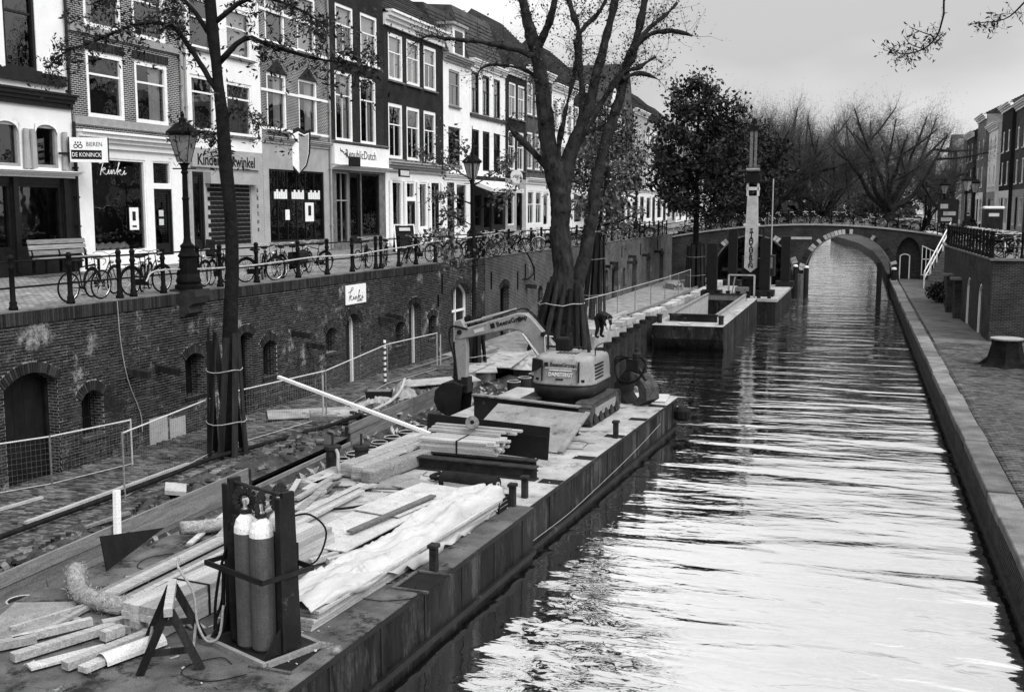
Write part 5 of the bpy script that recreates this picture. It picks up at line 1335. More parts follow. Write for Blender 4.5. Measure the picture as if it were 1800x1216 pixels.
# the great plane tree
PL = [[(-11.70, 44.06, 0.4, .82), (-11.72, 44.2, 1.3, .64), (-11.77, 44.3, 2.2, .55), (-11.80, 44.51, 3.84, .47), (-11.97, 44.65, 5.28, .44), (-12.05, 44.91, 7.0, .44), (-12.13, 44.97, 7.9, .45), (-12.16, 44.99, 8.5, .30)],
  [(-12.1, 44.9, 6.9, .34), (-12.31, 44.92, 8.0, .40), (-12.58, 44.97, 9.12, .36), (-12.79, 45.09, 10.56, .33), (-13.04, 45.24, 12.24, .30), (-13.24, 45.31, 13.20, .27), (-13.58, 45.33, 14.16, .24), (-13.80, 45.37, 15.00, .2), (-14.26, 45.47, 16.80, .13)],
  [(-13.15, 45.35, 13.38, 0.174), (-12.84, 45.56, 14.16, 0.155), (-12.64, 45.74, 15.00, 0.145), (-12.40, 46.02, 16.56, 0.087)],
  [(-12.0, 44.95, 6.9, .34), (-11.9, 45.05, 8.0, .40), (-11.55, 45.33, 9.36, .31), (-11.08, 45.62, 10.49, .24), (-10.78, 45.95, 12.17, .2), (-10.56, 46.14, 13.13, .19), (-10.22, 46.49, 14.88, .16), (-9.98, 46.79, 16.56, .11)],
  [(-11.34, 45.46, 9.84, 0.218), (-11.28, 45.61, 10.87, 0.141), (-11.47, 45.81, 12.79, 0.131), (-11.57, 45.95, 14.09, 0.120), (-11.88, 45.96, 14.88, 0.120), (-12.28, 46.03, 16.32, 0.077)],
  [(-11.54, 45.94, 13.92, 0.120), (-11.17, 46.12, 14.40, 0.098), (-10.77, 46.31, 14.83, 0.098), (-10.30, 46.59, 15.84, 0.066)],
  [(-11.69, 45.22, 8.88, 0.173), (-11.13, 45.53, 9.86, 0.146), (-10.31, 45.99, 11.40, 0.133), (-9.68, 46.31, 12.29, 0.107), (-9.33, 46.50, 12.84, 0.093), (-9.21, 46.60, 13.32, 0.053)],
  [(-12.06, 44.94, 7.68, 0.200), (-12.47, 44.87, 8.14, 0.160), (-13.17, 44.75, 8.90, 0.140), (-13.94, 44.61, 9.67, 0.127), (-14.18, 44.58, 9.96, 0.113)],
  [(-13.18, 45.28, 12.84, 0.152), (-13.28, 45.26, 12.96, 0.131), (-14.07, 45.05, 13.25, 0.098), (-15.33, 44.69, 13.54, 0.087), (-16.56, 44.32, 13.70, 0.077), (-17.05, 44.17, 13.73, 0.066), (-17.74, 43.97, 13.82, 0.054), (-18.39, 43.70, 13.37, 0.032)],
  [(-12.90, 45.19, 11.52, 0.098), (-13.05, 45.18, 11.78, 0.087), (-13.56, 45.09, 12.36, 0.077), (-14.67, 44.77, 12.60, 0.066), (-15.34, 44.56, 12.55, 0.043), (-15.76, 44.35, 12.02, 0.022)],
  [(-12.20, 44.99, 8.40, 0.152), (-12.15, 45.15, 9.48, 0.109), (-12.04, 45.28, 10.20, 0.098), (-11.76, 45.59, 11.78, 0.087), (-11.61, 45.77, 12.79, 0.077), (-11.72, 45.85, 13.68, 0.043)],
  [(-11.5, 44.5, 2.3, 0.385), (-11.31, 44.57, 3.12, 0.333), (-10.95, 44.87, 4.56, 0.293), (-10.69, 45.18, 6.24, 0.253), (-10.63, 45.39, 7.68, 0.240), (-10.20, 45.80, 9.72, 0.219), (-9.78, 46.14, 11.28, 0.200), (-9.57, 46.39, 12.60, 0.180), (-9.28, 46.59, 13.44, 0.166), (-9.03, 46.83, 14.64, 0.146), (-8.81, 47.09, 16.08, 0.093)],
  [(-9.44, 46.51, 13.20, 0.135), (-8.99, 46.71, 13.63, 0.106), (-8.61, 46.87, 13.92, 0.097), (-8.04, 47.06, 14.04, 0.087), (-7.34, 47.28, 13.97, 0.078), (-6.92, 47.39, 13.82, 0.068)],
  [(-9.34, 46.52, 13.08, 0.116), (-8.95, 46.75, 13.87, 0.097), (-8.51, 46.96, 14.35, 0.087), (-8.06, 47.15, 14.71, 0.078), (-7.62, 47.36, 15.24, 0.048)],
  [(-9.69, 46.27, 12.00, 0.116), (-9.24, 46.44, 12.24, 0.087), (-8.66, 46.62, 12.19, 0.068), (-8.19, 46.74, 11.95, 0.038)],
  [(-9.63, 46.33, 12.36, 0.097), (-9.13, 46.51, 12.48, 0.087), (-8.68, 46.69, 12.77, 0.068), (-8.39, 46.81, 12.96, 0.068)],
  [(-11.17, 45.49, 9.72, 0.116), (-10.76, 45.65, 9.89, 0.087), (-10.31, 45.81, 10.03, 0.068), (-9.97, 45.94, 10.20, 0.038)]]
PT_ = limbs_to_tree('plane_tree', 'huge bare plane tree with thick forking limbs on the left wharf beside the excavator', (-11.78, 44.06, .4), PL, 'bark', 33, dict(n=9, L=1.15, r=.012, up=.15, frm=.3, levels=1, nsub=3, skip=1, wander=.3), dict(size=.10, n=1, mat='leaf_dark', aspect=.6, spread=.1), drift=.018, ring=14, rough=.05)
for ch in PT_.children:                              # gnarled bark
    if ch.name.startswith('trunk'):
        sb_ = ch.modifiers.new('sub', 'SUBSURF'); sb_.subdivision_type = 'SIMPLE'; sb_.levels = sb_.render_levels = 2
        for sz, st_ in ((.55, .14), (.16, .06)):
            tx = bpy.data.textures.new('gnarl', 'CLOUDS'); tx.noise_scale = sz; tx.noise_depth = 3
            dm_ = ch.modifiers.new('gnarl', 'DISPLACE'); dm_.texture = tx; dm_.strength = st_; dm_.mid_level = .5
# two leafy trees before the bridge
def leafy(name, label, base, H, R_, seed, n, size, zc, mat='leaf_dark', tr=.28, bark='bark_dark', lean=(0, 0), shape=1.0):
    rg = np.random.default_rng(seed); b = np.array(base); limbs = [[(*b, tr), (b[0] + lean[0] * .4, b[1], b[2] + H * .35, tr * .75), (b[0] + lean[0], b[1] + lean[1], b[2] + H * .7, tr * .4), (b[0] + lean[0], b[1] + lean[1], b[2] + H * .97, .03)]]
    for k in range(n):
        t = zc + (1 - zc) * (k + .5) / n; a = k * 2.4 + rg.normal() * .3; p0 = b + np.array([lean[0] * t, lean[1] * t, H * t * .95])
        wdt = R_ * math.sin(math.pi * min(1, (t - zc * .75) / (1 - zc * .75)) ** .75) ** .8 * (.75 + .4 * rg.random()) * shape
        p2 = p0 + np.array([math.cos(a) * wdt, math.sin(a) * wdt, wdt * .35]); p1 = (p0 + p2) / 2 + np.array([0, 0, -.1 * wdt])
        limbs.append([(*p0, .07 * (1.2 - t)), (*p1, .045), (*p2, .012)])
    return limbs_to_tree(name, label, base, limbs, bark, seed, dict(n=9, L=1.0, r=.011, up=.05, frm=.15, levels=1, nsub=3, skip=1), dict(size=size, n=2, mat=mat, aspect=.6, spread=.22), ring=8)
leafy('leafy_tree', 'dense dark leafy tree in a plank sheath on the wharf just before the bridge', (-11.5, 82.4, .5), 16.6, 4.4, 8, 30, .3, .33)
leafy('young_tree', 'young leafy tree in a tall plank sheath right behind the forked plane tree', (-13.55, 57.2, .5), 11.5, 2.3, 12, 12, .2, .45, mat='leaf', tr=.16, lean=(.6, .8))
leafy('leafy_tree', 'dark bushy tree on the left street beyond the plane tree, against the house fronts', (-16.5, 74.0, 4.4), 9.5, 2.6, 14, 18, .24, .2, mat='leaf_dark', tr=.12)
leafy('leafy_tree', 'dark leafy tree overhanging the left end of the bridge', (-9.5, 101, 4.4), 10, 4.5, 19, 24, .3, .15, mat='leaf_dark', tr=.2)
# pollarded tree at the bridge and the bare trees behind
def bare(label, base, H, spread, seed, nl, tw, bark='bark_far', fork=.3, tr=.6, name='bare_tree', knob=False, mat='twig_far', drift=0):
    rg = np.random.default_rng(seed); b = np.array(base, float); limbs = [[(*b, tr * 1.15), (b[0], b[1], b[2] + H * fork * .5, tr * .9), (b[0] + .2, b[1], b[2] + H * fork, tr * .8)]]
    for k in range(nl):
        a = 2 * math.pi * k / nl + rg.normal() * .25; el = .45 + .55 * rg.random(); L = H * (1 - fork) * (.75 + .3 * rg.random())
        d = np.array([math.cos(a) * (1 - el * .7) * spread, math.sin(a) * (1 - el * .7) * spread, el]); d /= np.linalg.norm(d)
        p = b + np.array([.1, 0, H * fork * (.6 + .4 * rg.random())]); L_ = []
        for i in range(5):
            L_.append((*p, max(.03, tr * (.42 if knob else .26) * (1 - i / 5.2)))); p = p + d * L / 5 + rg.normal(size=3) * .22; d = d + rg.normal(size=3) * .16; d[2] += .07; d /= np.linalg.norm(d)
        limbs.append(L_)
        for j in (2, 3):
            q = np.array(L_[j][:3]); d2 = d + rg.normal(size=3) * .5; d2 /= np.linalg.norm(d2); limbs.append([(*q, .12), (*(q + d2 * L * .22), .09), (*(q + d2 * L * .42 + np.array([0, 0, .3])), .05)])
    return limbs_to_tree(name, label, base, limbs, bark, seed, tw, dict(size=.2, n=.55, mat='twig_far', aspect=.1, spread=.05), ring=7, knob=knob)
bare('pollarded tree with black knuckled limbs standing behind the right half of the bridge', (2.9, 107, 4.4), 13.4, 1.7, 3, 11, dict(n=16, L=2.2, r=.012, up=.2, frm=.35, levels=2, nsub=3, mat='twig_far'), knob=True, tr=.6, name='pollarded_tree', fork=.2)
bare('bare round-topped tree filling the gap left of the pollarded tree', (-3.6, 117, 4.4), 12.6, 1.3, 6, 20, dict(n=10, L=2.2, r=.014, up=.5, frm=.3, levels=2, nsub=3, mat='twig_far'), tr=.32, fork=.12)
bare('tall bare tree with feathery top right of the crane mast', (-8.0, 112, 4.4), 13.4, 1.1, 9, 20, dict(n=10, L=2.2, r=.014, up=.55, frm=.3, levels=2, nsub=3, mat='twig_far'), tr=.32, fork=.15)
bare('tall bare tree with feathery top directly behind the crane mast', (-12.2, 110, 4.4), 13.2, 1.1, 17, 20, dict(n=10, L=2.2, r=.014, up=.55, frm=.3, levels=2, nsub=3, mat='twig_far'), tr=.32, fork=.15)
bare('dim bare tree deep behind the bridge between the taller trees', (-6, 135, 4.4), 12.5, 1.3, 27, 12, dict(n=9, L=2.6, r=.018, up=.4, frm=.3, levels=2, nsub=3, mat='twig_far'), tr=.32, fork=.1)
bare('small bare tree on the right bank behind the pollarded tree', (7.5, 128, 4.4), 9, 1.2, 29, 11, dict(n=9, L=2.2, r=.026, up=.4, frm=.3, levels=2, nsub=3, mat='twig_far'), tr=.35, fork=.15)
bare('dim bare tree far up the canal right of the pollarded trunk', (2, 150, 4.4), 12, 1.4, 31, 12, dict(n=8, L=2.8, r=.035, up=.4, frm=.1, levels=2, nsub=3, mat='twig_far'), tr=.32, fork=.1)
# overgrown far bank closing the view
rg_ = np.random.default_rng(2); P = np.concatenate([np.stack([rg_.uniform(-22, 12, 5000), rg_.uniform(235, 275, 5000), 4 + np.abs(rg_.normal(0, 3.0, 5000))], 1), np.stack([rg_.uniform(-14, -5.5, 3500), rg_.uniform(104, 135, 3500), 1.0 + np.abs(rg_.normal(2.2, 1.6, 3500))], 1)])
ob = link('far_treeline', leaves_mesh('far_treeline', P, .9, 'leaf_dark', 3, .8)); tag(ob, 'dark mass of far foliage closing the canal behind the bridge', 'foliage', kind='stuff')
# branch reaching in at the top right from a tree beside the bridge we stand on
limbs_to_tree('overhanging_tree', 'leafy twigs of a nearby tree hanging into the top right of the sky', (5.4, 14.5, .9), [[(5.4, 14.5, .9, .2), (5.3, 14.4, 6, .17), (5.1, 14.2, 10.2, .12), (4.8, 14.2, 13, .06)],
    [(5.1, 14.2, 10.0, .06), (3.4, 12.8, 10.3, .04), (1.6, 12.0, 9.5, .02), (.82, 11.82, 8.75, .012), (.75, 11.82, 8.5, .01), (.70, 11.86, 8.3, .009), (.58, 11.88, 8.18, .008), (.40, 11.89, 8.14, .006), (.24, 11.89, 8.2, .004)],
    [(.66, 11.87, 8.3, .006), (.55, 11.95, 8.36, .005), (.44, 12.0, 8.42, .003)], [(.58, 11.88, 8.18, .006), (.45, 11.8, 8.22, .005), (.38, 11.75, 8.3, .003)],
    [(3.0, 12.6, 10.2, .03), (2.2, 12.0, 9.4, .02), (1.5, 11.8, 8.6, .01), (1.3, 11.8, 8.42, .006), (1.05, 11.82, 8.4, .004)]], 'bark_dark', 41, dict(n=9, L=.16, r=.0025, up=-.02, frm=.55, levels=1, nsub=1, skip=1), dict(size=.05, n=1, mat='leaf_dark', aspect=.3, spread=.02), rough=.03)
# ---- sheaths of planks round the trunks
def sheath(label, base, h, r0, r1, n, w_, seed, lean=0.0, straps=(.3, .72), mat='guard_wood', tilt=0.0):
    rg = random.Random(seed); S_ = thing('trunk_guard', base, 0, label, 'tree guard', 'plank guards round trunks')
    for k in range(n):
        a = 2 * math.pi * k / n + rg.gauss(0, .06); a2 = a + tilt + rg.gauss(0, .05); hh = h * (1 + rg.gauss(0, .03))
        p = Vector((r0 * math.cos(a), r0 * math.sin(a), 0)); q = Vector((r1 * math.cos(a2) + lean, r1 * math.sin(a2), hh))
        MB().beam(p, q, w_, .035, up=(math.cos(a), math.sin(a), 0)).build('plank', mat, S_)
    for t in straps:
        r = r0 + (r1 - r0) * t + .04; MB().tube([(r * math.cos(j * .4189) + lean * t, r * math.sin(j * .4189), h * t + .03 * math.sin(j)) for j in range(15)], .011, 5, closed=True).build('strap', 'concrete', S_)
sheath('sheath of long dark planks strapped round the slender near tree', (-14.45, 22.62, .55), 3.0, .48, .36, 9, .15, 1, -.03, tilt=.55)
sheath('small sheath of stakes round the thin sapling', (-13.32, 37.4, .55), 2.1, .5, .3, 8, .14, 2, tilt=.3)
sheath('tall narrow plank sheath on the young tree behind the plane tree', (-13.55, 57.25, .55), 4.6, .75, .4, 10, .2, 3, .25)
sheath('plank sheath of the dense leafy tree before the bridge', (-11.5, 82.45, .55), 3.3, .75, .65, 12, .24, 4)
PG = thing('trunk_guard', (-11.75, 44.1, .5), 0, 'thick round poles leaning and strapped round the foot of the great plane tree', 'tree guard', 'plank guards round trunks')
rr_ = random.Random(9)
for k in range(16):
    a = 2 * math.pi * k / 16 + .1; MB().tube([(1.3 * math.cos(a) - .1, 1.3 * math.sin(a), 0), (.68 * math.cos(a + .15) + .1, .68 * math.sin(a + .15) + .1, 3.0 + rr_.gauss(0, .25))], [.13, .11], 8).build('pole', 'guard_wood', PG)
MB().tube([(.98 * math.cos(j * .4189), .98 * math.sin(j * .4189), 2.1 + .05 * math.sin(2 * j)) for j in range(15)], .02, 5, closed=True).build('strap', 'concrete', PG)

BU = thing('shrub', (5.15, 70.2, .9), 0, 'dark round shrub on the right wharf at the foot of the stairs', 'shrub'); rg_ = np.random.default_rng(3)
P = rg_.normal(size=(1600, 3)); P /= np.linalg.norm(P, axis=1)[:, None]; P *= (rg_.random((1600, 1)) ** .35) * np.array([1.0, .8, .62]); P[:, 2] += .62
link('foliage', leaves_mesh('foliage', P, .16, 'leaf_dark', 4, .6), BU)['kind'] = 'stuff'; MB().tube([(0, 0, 0), (0, 0, .6)], .06, 6).build('stem', 'bark_dark', BU)
PL_ = thing('planter', (5.6, 66.6, .9), 0, 'stone planter with a dark shrub against the right quay wall', 'planter'); MB().bx(-.45, .25, -.4, .4, 0, .35).build('box', 'stone', PL_); P2 = P[:700] * .7 + np.array([-.1, 0, .3]); link('foliage', leaves_mesh('foliage', P2, .14, 'leaf_dark', 6, .6), PL_)['kind'] = 'stuff'
# ================================================================ works on the water side
BY = -math.atan(.064)
PN = thing('work_pontoon', (-6.1, 11.3, 0), BY, 'long low steel work pontoon carrying the excavator and timber along the left wharf', 'pontoon')
def hull(y0, y1, x0, x1, dm, z=1.0):
    m = MB(); m.bx(x0, x1, y0, y1, -.6, z - .012); h = m.build('hull', 'hull', PN)
    s_ = MB(); y = y0 + 1.2
    while y < y1 - .3: s_.bx(x1 - .01, x1 + .012, y, y + .035, .2, z - .06); y += 1.37
    s_.build('weld_seam', 'steel_dark', h)
    MB().bx(x1 - .02, x1 + .07, y0, y1, .1, .2).build('rubbing_strake', 'steel_dark', h)
    MB().bx(x0, x1 + .015, y0, y1, z - .012, z).build('deck_plate', dm, PN)
    MB().bx(x1 - .02, x1 + .02, y0, y1, z - .09, z - .016).build('gunwale', 'steel_dark', h)
hull(-5, 7.74, -5.25, 0, 'deck_near'); hull(7.78, 20.5, -5.2, -.1, 'deck')
for y in (9.5, 11.8, 14.3, 16.6, 18.7): MB().bx(-.55, -.085, y, y + .35, .992, 1.006).build('lashing_pocket', 'ink', PN)  # flat black plates: the shade inside recessed pockets is put into the colour
for y, x in ((-.2, -.75), (2.9, -.4)): 
    MB().bx(x, x + .5, y, y + .75, .99, 1.006).build('lashing_pocket', 'ink', PN); f_ = MB(); f_.bx(x - .05, x + .55, y - .05, y, 1.0, 1.03); f_.bx(x - .05, x + .55, y + .75, y + .8, 1.0, 1.03); f_.bx(x - .05, x, y, y + .75, 1.0, 1.03); f_.build('pocket_rim', 'deck_near', PN)
def bollard(x, y, h=.42, w_=.12):
    p = PN.matrix_world.inverted() @ Vector((x, y, 1.0)); m = MB(); m.bx(p.x - w_ / 2, p.x + w_ / 2, p.y - w_ / 2, p.y + w_ / 2, .96, 1 + h); m.bx(p.x - w_ * .7, p.x + w_ * .7, p.y - w_ * .7, p.y + w_ * .7, 1 + h - .05, 1 + h + .02); bevel(m.build('bollard', 'rust', PN), .015, 1)
bpy.context.view_layer.update()
for x, y in ((-5.42, 25.56), (-5.95, 19.63), (-6.0, 19.0), (-6.05, 15.1)): bollard(x, y)
MB().tube(smooth_path([(-.05, 7.9, .3), (-.04, 10, .26), (-.05, 12, .3), (-.06, 14, .36), (-.07, 16, .45), (-.08, 18.3, .6)], 5), .006, 5).build('mooring_line', 'concrete', PN)
MB().lathe([(.16, -.1), (.26, .0), (.26, .2), (.16, .3)], 12, (.1, 20.3, .45)).build('tyre_fender', 'rubber', PN)

def plank(p, q, w_, h, mat, name, label, cat, group=None, up=(0, 0, 1)):
    """a board between two floor points as a thing of its own"""
    p, q = Vector(p), Vector(q); m = (p + q) / 2; o = MB().beam(p - m, q - m, w_, h, up).build(name, mat); o.location = m
    return tag(o, label, cat, group)
# ---- gas cylinders in their rack
ca = rad(-23.6); RK = thing('cylinder_rack', (-7.1, 11.77, 1.0), ca, 'dark steel rack of tall gas cylinders standing at the near edge of the pontoon', 'rack')
m = MB(); m.bx(-.62, .62, -.42, .42, .03, .06); bevel(m.build('base_tray', 'steel_dark', RK), .01, 1)
for a in ((-.64, .64, -.46, -.40), (-.64, .64, .40, .46)): MB().bx(*a, .0, .075).build('base_rail', 'plate', RK)
for a in ((-.66, -.60, -.40, .40), (.60, .66, -.40, .40)): MB().bx(*a, .0, .074).build('base_rail', 'plate', RK)
for x in (-.56, .56):
    m = MB(); m.prism([(-.11, .1), (.17, .1), (.11, 2.12), (-.06, 2.12)], x - .03, x + .03, lambda u, v, w_: (w_, u, v)); m.bx(x - .05, x + .05, -.13, -.08, .1, 2.06); m.build('post', 'steel_dark', RK)
    MB().prism([(-.4, .09), (.0, .09), (.0, .55)], x - .012, x + .012, lambda u, v, w_: (w_, u, v)).build('gusset', 'steel_dark', RK)
m = MB(); m.tube([(-.56, .02, 2.06), (.56, .02, 2.06)], .026, 7); m.build('top_bar', 'rust', RK)
for y in (-.42, .36): MB().beam((-.6, y, 1.08), (.62, y, 1.08), .02, .07).build('hoop_bar', 'steel_dark', RK)
for x in (-.6, .62): MB().beam((x, -.43, 1.08), (x, .37, 1.08), .02, .06).build('hoop_bar', 'steel_dark', RK)
def cyl(lx, ly, r, h, white, label, mat='cylinder'):
    p = RK.matrix_world @ Vector((lx, ly, .06)); G = thing('gas_cylinder', p, lx * 7, label, 'gas cylinder', 'gas cylinders in the rack')
    MB().lathe([(r * .8, 0), (r, .04), (r, h * .86)], 20).build('body', mat, G, smooth=False)
    MB().lathe([(r, h * .86 + .001), (r * .98, h * .90), (r * .8, h * .955), (r * .45, h * .99), (r * .38, h)], 20).build('shoulder', 'white_paint' if white else mat, G)
    MB().lathe([(.05, h), (.05, h + .06), (.03, h + .07), (.03, h + .16)], 9).build('valve', 'chrome' if white else 'rust', G)
    if white:
        gu = MB(); R1 = .125
        gu.lathe([(.07, h), (.075, h + .05)], 12)
        for k in range(14):
            a, b = 2 * math.pi * k / 14, 2 * math.pi * (k + 1) / 14
            gu.beam((R1 * math.cos(a), 0, h + .16 + R1 * math.sin(a)), (R1 * math.cos(b), 0, h + .16 + R1 * math.sin(b)), .12, .012, up=(0, 1, 0))
        gu.build('valve_guard', 'rust', G)
bpy.context.view_layer.update()
cyl(.25, -.15, .15, 1.72, True, 'grey gas cylinder with white shoulder, foremost in the rack'); cyl(-.0, -.2, .15, 1.74, True, 'grey gas cylinder with white shoulder, just behind and left of the foremost'); cyl(.2, .17, .15, 1.74, True, 'grey gas cylinder with white shoulder half hidden by the right rack post')
cyl(-.24, -.2, .1, 1.5, False, 'slim black gas cylinder at the left end of the rack', 'rubber'); cyl(-.25, .2, .12, 1.6, False, 'plain dark gas cylinder at the back of the rack', 'steel_dark')
def hose(label, pts, r, mat='rubber', name='hose', n=7, grp=None): return tag(MB().tube(smooth_path(pts, 5), r, n).build(name, mat, smooth=True), label, 'hose', grp)
hose('black welding hoses hanging in loops from the cylinder rack', [(-7.62, 11.9, 2.35), (-7.72, 11.8, 1.9), (-7.78, 11.75, 1.4), (-7.72, 11.7, 1.12), (-7.64, 11.72, 1.2), (-7.66, 11.78, 1.7), (-7.68, 11.82, 2.0), (-7.74, 11.86, 1.5), (-7.82, 11.8, 1.2), (-7.74, 11.72, 1.05), (-7.62, 11.75, 1.3), (-7.6, 11.82, 1.9)], .02)
hose('thin pale hose drooping from the trestle to the cylinder rack', [(-8.55, 12.1, 1.9), (-8.42, 11.9, 1.86), (-8.1, 11.75, 1.6), (-7.95, 11.6, 1.25), (-7.75, 11.5, 1.08), (-7.6, 11.55, 1.15), (-7.62, 11.7, 1.5)], .018, 'grey_paint')
hose('dark hose over the rack top bar towards the coil on the deck', [(-6.62, 11.6, 2.78), (-6.5, 12.0, 2.72), (-6.9, 13.2, 2.1), (-7.6, 14.2, 1.3), (-8.1, 14.6, 1.05)], .014)
# ---- trestle
TR = thing('saw_trestle', (-8.0, 11.12, 1.0), rad(32), 'wooden saw trestle with splayed legs left of the cylinder rack', 'trestle')
MB().bx(-.05, .05, -.55, .55, .72, .82).build('top_beam', 'new_wood', TR)
for y in (-.45, .45):
    for s_ in (-1, 1): MB().beam((s_ * .02, y, .76), (s_ * .36, y * 1.12, 0), .035, .1, up=(1, 0, .3)).build('leg', 'guard_wood', TR)
    MB().beam((-.26, y * 1.08, .26), (.26, y * 1.08, .26), .03, .08).build('cross_rail', 'guard_wood', TR)
for s_ in (-1, 1): MB().beam((s_ * .27, -.48, .2), (s_ * .27, .48, .2), .03, .08).build('side_rail', 'plank_wood', TR)
# ---- squared timber stack
def stack(label, base, rz, L_, rows, cols, w_, h, mat, jit=.06, name='timber_stack', strap=True, seed=1, cat='timber stack', gap=.004):
    rg = random.Random(seed); S_ = thing(name, base, rz, label, cat)
    for r in range(rows):
        for c in range(cols):
            l = L_ * (1 - abs(rg.gauss(0, jit))); o = rg.gauss(0, jit * L_ * .35); MB().box((0, 0, 0), (l, w_ - gap, h - gap)).build('timber', mat, S_).location = (o, (c - (cols - 1) / 2) * w_ + rg.gauss(0, .004), h / 2 + r * h)
    if strap:
        W2, H2 = cols * w_ / 2 + .006, rows * h + .006
        for x in ((-L_ * .25, L_ * .25) if L_ > 2.4 else (0,)):
            m = MB(); m.bx(x - .02, x + .02, -W2, W2, H2, H2 + .004); m.bx(x - .02, x + .02, -W2 - .004, -W2, 0, H2); m.bx(x - .02, x + .02, W2, W2 + .004, 0, H2); m.build('strap', 'ink', S_)
    return S_
stack('stack of squared pale timbers lying beside the cylinder rack', (-8.5, 13.5, 1.02), math.atan2(4.0, .5), 4.1, 4, 4, .15, .105, 'new_wood', .02, seed=4)
bd = stack('strapped bundle of pale boards lying across the pontoon before the black steel plate', (-8.1, 22.05, 1.28), rad(-3), 1.85, 5, 6, .13, .055, 'new_wood', .07, seed=7)
for i in range(5):
    plank((-9.1 + i * .05, 22.5 + i * .09, 1.59 + .05 * (i % 3)), (-7.35 + .1 * i, 22.35 + i * .09, 1.59 + .05 * (i % 3)), .12, .05, 'new_wood', 'timber_board', 'loose pale board on top of the strapped bundle', 'board', 'loose boards on the bundle')
RL = thing('strap_roll', (-8.0, 22.35, 1.84), rad(10), 'small roll of strapping with a round hole lying on the strapped board bundle', 'roll'); MB().lathe([(.05, -.05), (.15, -.05), (.15, .05), (.05, .05), (.05, -.05)], 14, m=Matrix.Rotation(rad(65), 3, 'X'), cap=False).build('coil', 'cloth_mid', RL)
IB = thing('steel_beam', (-7.75, 21.15, 1.0), rad(-5), 'dark steel I-beam lying across the pontoon in front of the board bundle', 'beam'); m = MB()
m.bx(-1.65, 1.65, -.12, .12, 0, .03); m.bx(-1.65, 1.65, -.12, .12, .25, .28); m.bx(-1.65, 1.65, -.015, .015, .03, .25); m.build('profile', 'rust', IB)
IB2 = thing('steel_beam', (-7.8, 21.75, 1.0), rad(-4), 'second dark steel beam half hidden beneath the board bundle', 'beam'); m = MB(); m.bx(-1.5, 1.5, -.12, .12, 0, .03); m.bx(-1.5, 1.5, -.12, .12, .24, .27); m.bx(-1.5, 1.5, -.015, .015, .03, .24); m.build('profile', 'rust', IB2)
# rough old beams
for i, (p, q) in enumerate((((-9.95, 19.95, 1.17), (-9.45, 23.2, 1.17)), ((-9.62, 19.75, 1.17), (-9.12, 23.1, 1.17)), ((-9.3, 19.55, 1.17), (-8.85, 21.9, 1.17)))):
    o = plank(p, q, .3, .3, 'old_wood', 'weathered_beam', ['weathered rough beam, the one nearest the plank retaining wall, of three side by side', 'weathered rough beam in the middle of three on the pontoon', 'weathered rough beam with dark rotten end, nearest the deck plates'][i], 'beam', 'three weathered beams'); bevel(o, .05, 2)
# black upright plate, bored web, leaning sheet
U1 = thing('steel_plate', (-7.97, 23.2, 1.0), math.atan2(-.72, 3.17), 'long black steel plate standing on edge behind the board bundle', 'steel plate'); m = MB(); m.box((0, .0, .36), (3.3, .03, .72), m=Matrix.Rotation(rad(-7), 3, 'X')); m.build('sheet', 'ink', U1); m = MB(); m.box((0, .045, .72), (3.3, .03, .03)); m.box((.2, -.05, .52), (2.9, .02, .03)); m.build('edge_bar', 'steel_dark', U1)
U2 = thing('steel_girder', (-7.9, 26.05, 1.0), math.atan2(-.92, 3.07), 'deep steel girder with a round hole in its web lying before the excavator', 'girder')
ng = 20; pl_ = [(-.02 + .13 * math.cos(2 * math.pi * k / ng), .38 + .13 * math.sin(2 * math.pi * k / ng)) for k in range(ng)]
m = MB()
outer = [(-1.6, .02), (1.6, .02), (1.6, .72), (-1.6, .72)]
def web(u0, u1, v0, v1): m.bx(u0, u1, -.012, .012, v0, v1)
web(-1.6, -.15, .02, .7); web(.11, 1.6, .02, .7); web(-.15, .11, .02, .25); web(-.15, .11, .51, .7); m.build('web', 'steel_dark', U2)
MB().bx(-1.62, 1.62, -.1, .1, .7, .735).build('flange', 'plate', U2); MB().bx(-1.62, 1.62, -.1, .1, 0, .02).build('flange', 'steel_dark', U2)
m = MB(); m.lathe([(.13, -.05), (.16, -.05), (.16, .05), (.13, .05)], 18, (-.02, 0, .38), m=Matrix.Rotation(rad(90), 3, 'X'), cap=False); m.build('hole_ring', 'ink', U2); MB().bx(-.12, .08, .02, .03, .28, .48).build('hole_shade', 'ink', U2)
o = MB(); o.poly([(-1.25, -1.0, .05), (1.3, -1.15, .03), (1.22, .75, .62), (-1.25, .85, .66)]); o.poly([(-1.25, -1.0, .02), (1.3, -1.15, .0), (1.22, .75, .59), (-1.25, .85, .63)]); o.poly([(1.3, -1.15, .03), (1.3, -1.15, .0), (1.22, .75, .59), (1.22, .75, .62)])
LS = tag(o.build('leaning_sheet', 'plate'), 'large grey steel sheet leaning against the girder before the excavator', 'steel plate'); LS.location = (-7.4, 24.75, 1.0); LS.rotation_euler = (0, 0, rad(-8))
tb = MB().beam((1.32, -1.15, .05), (1.24, .75, .64), .12, .05).build('edge_angle', 'plate', LS)
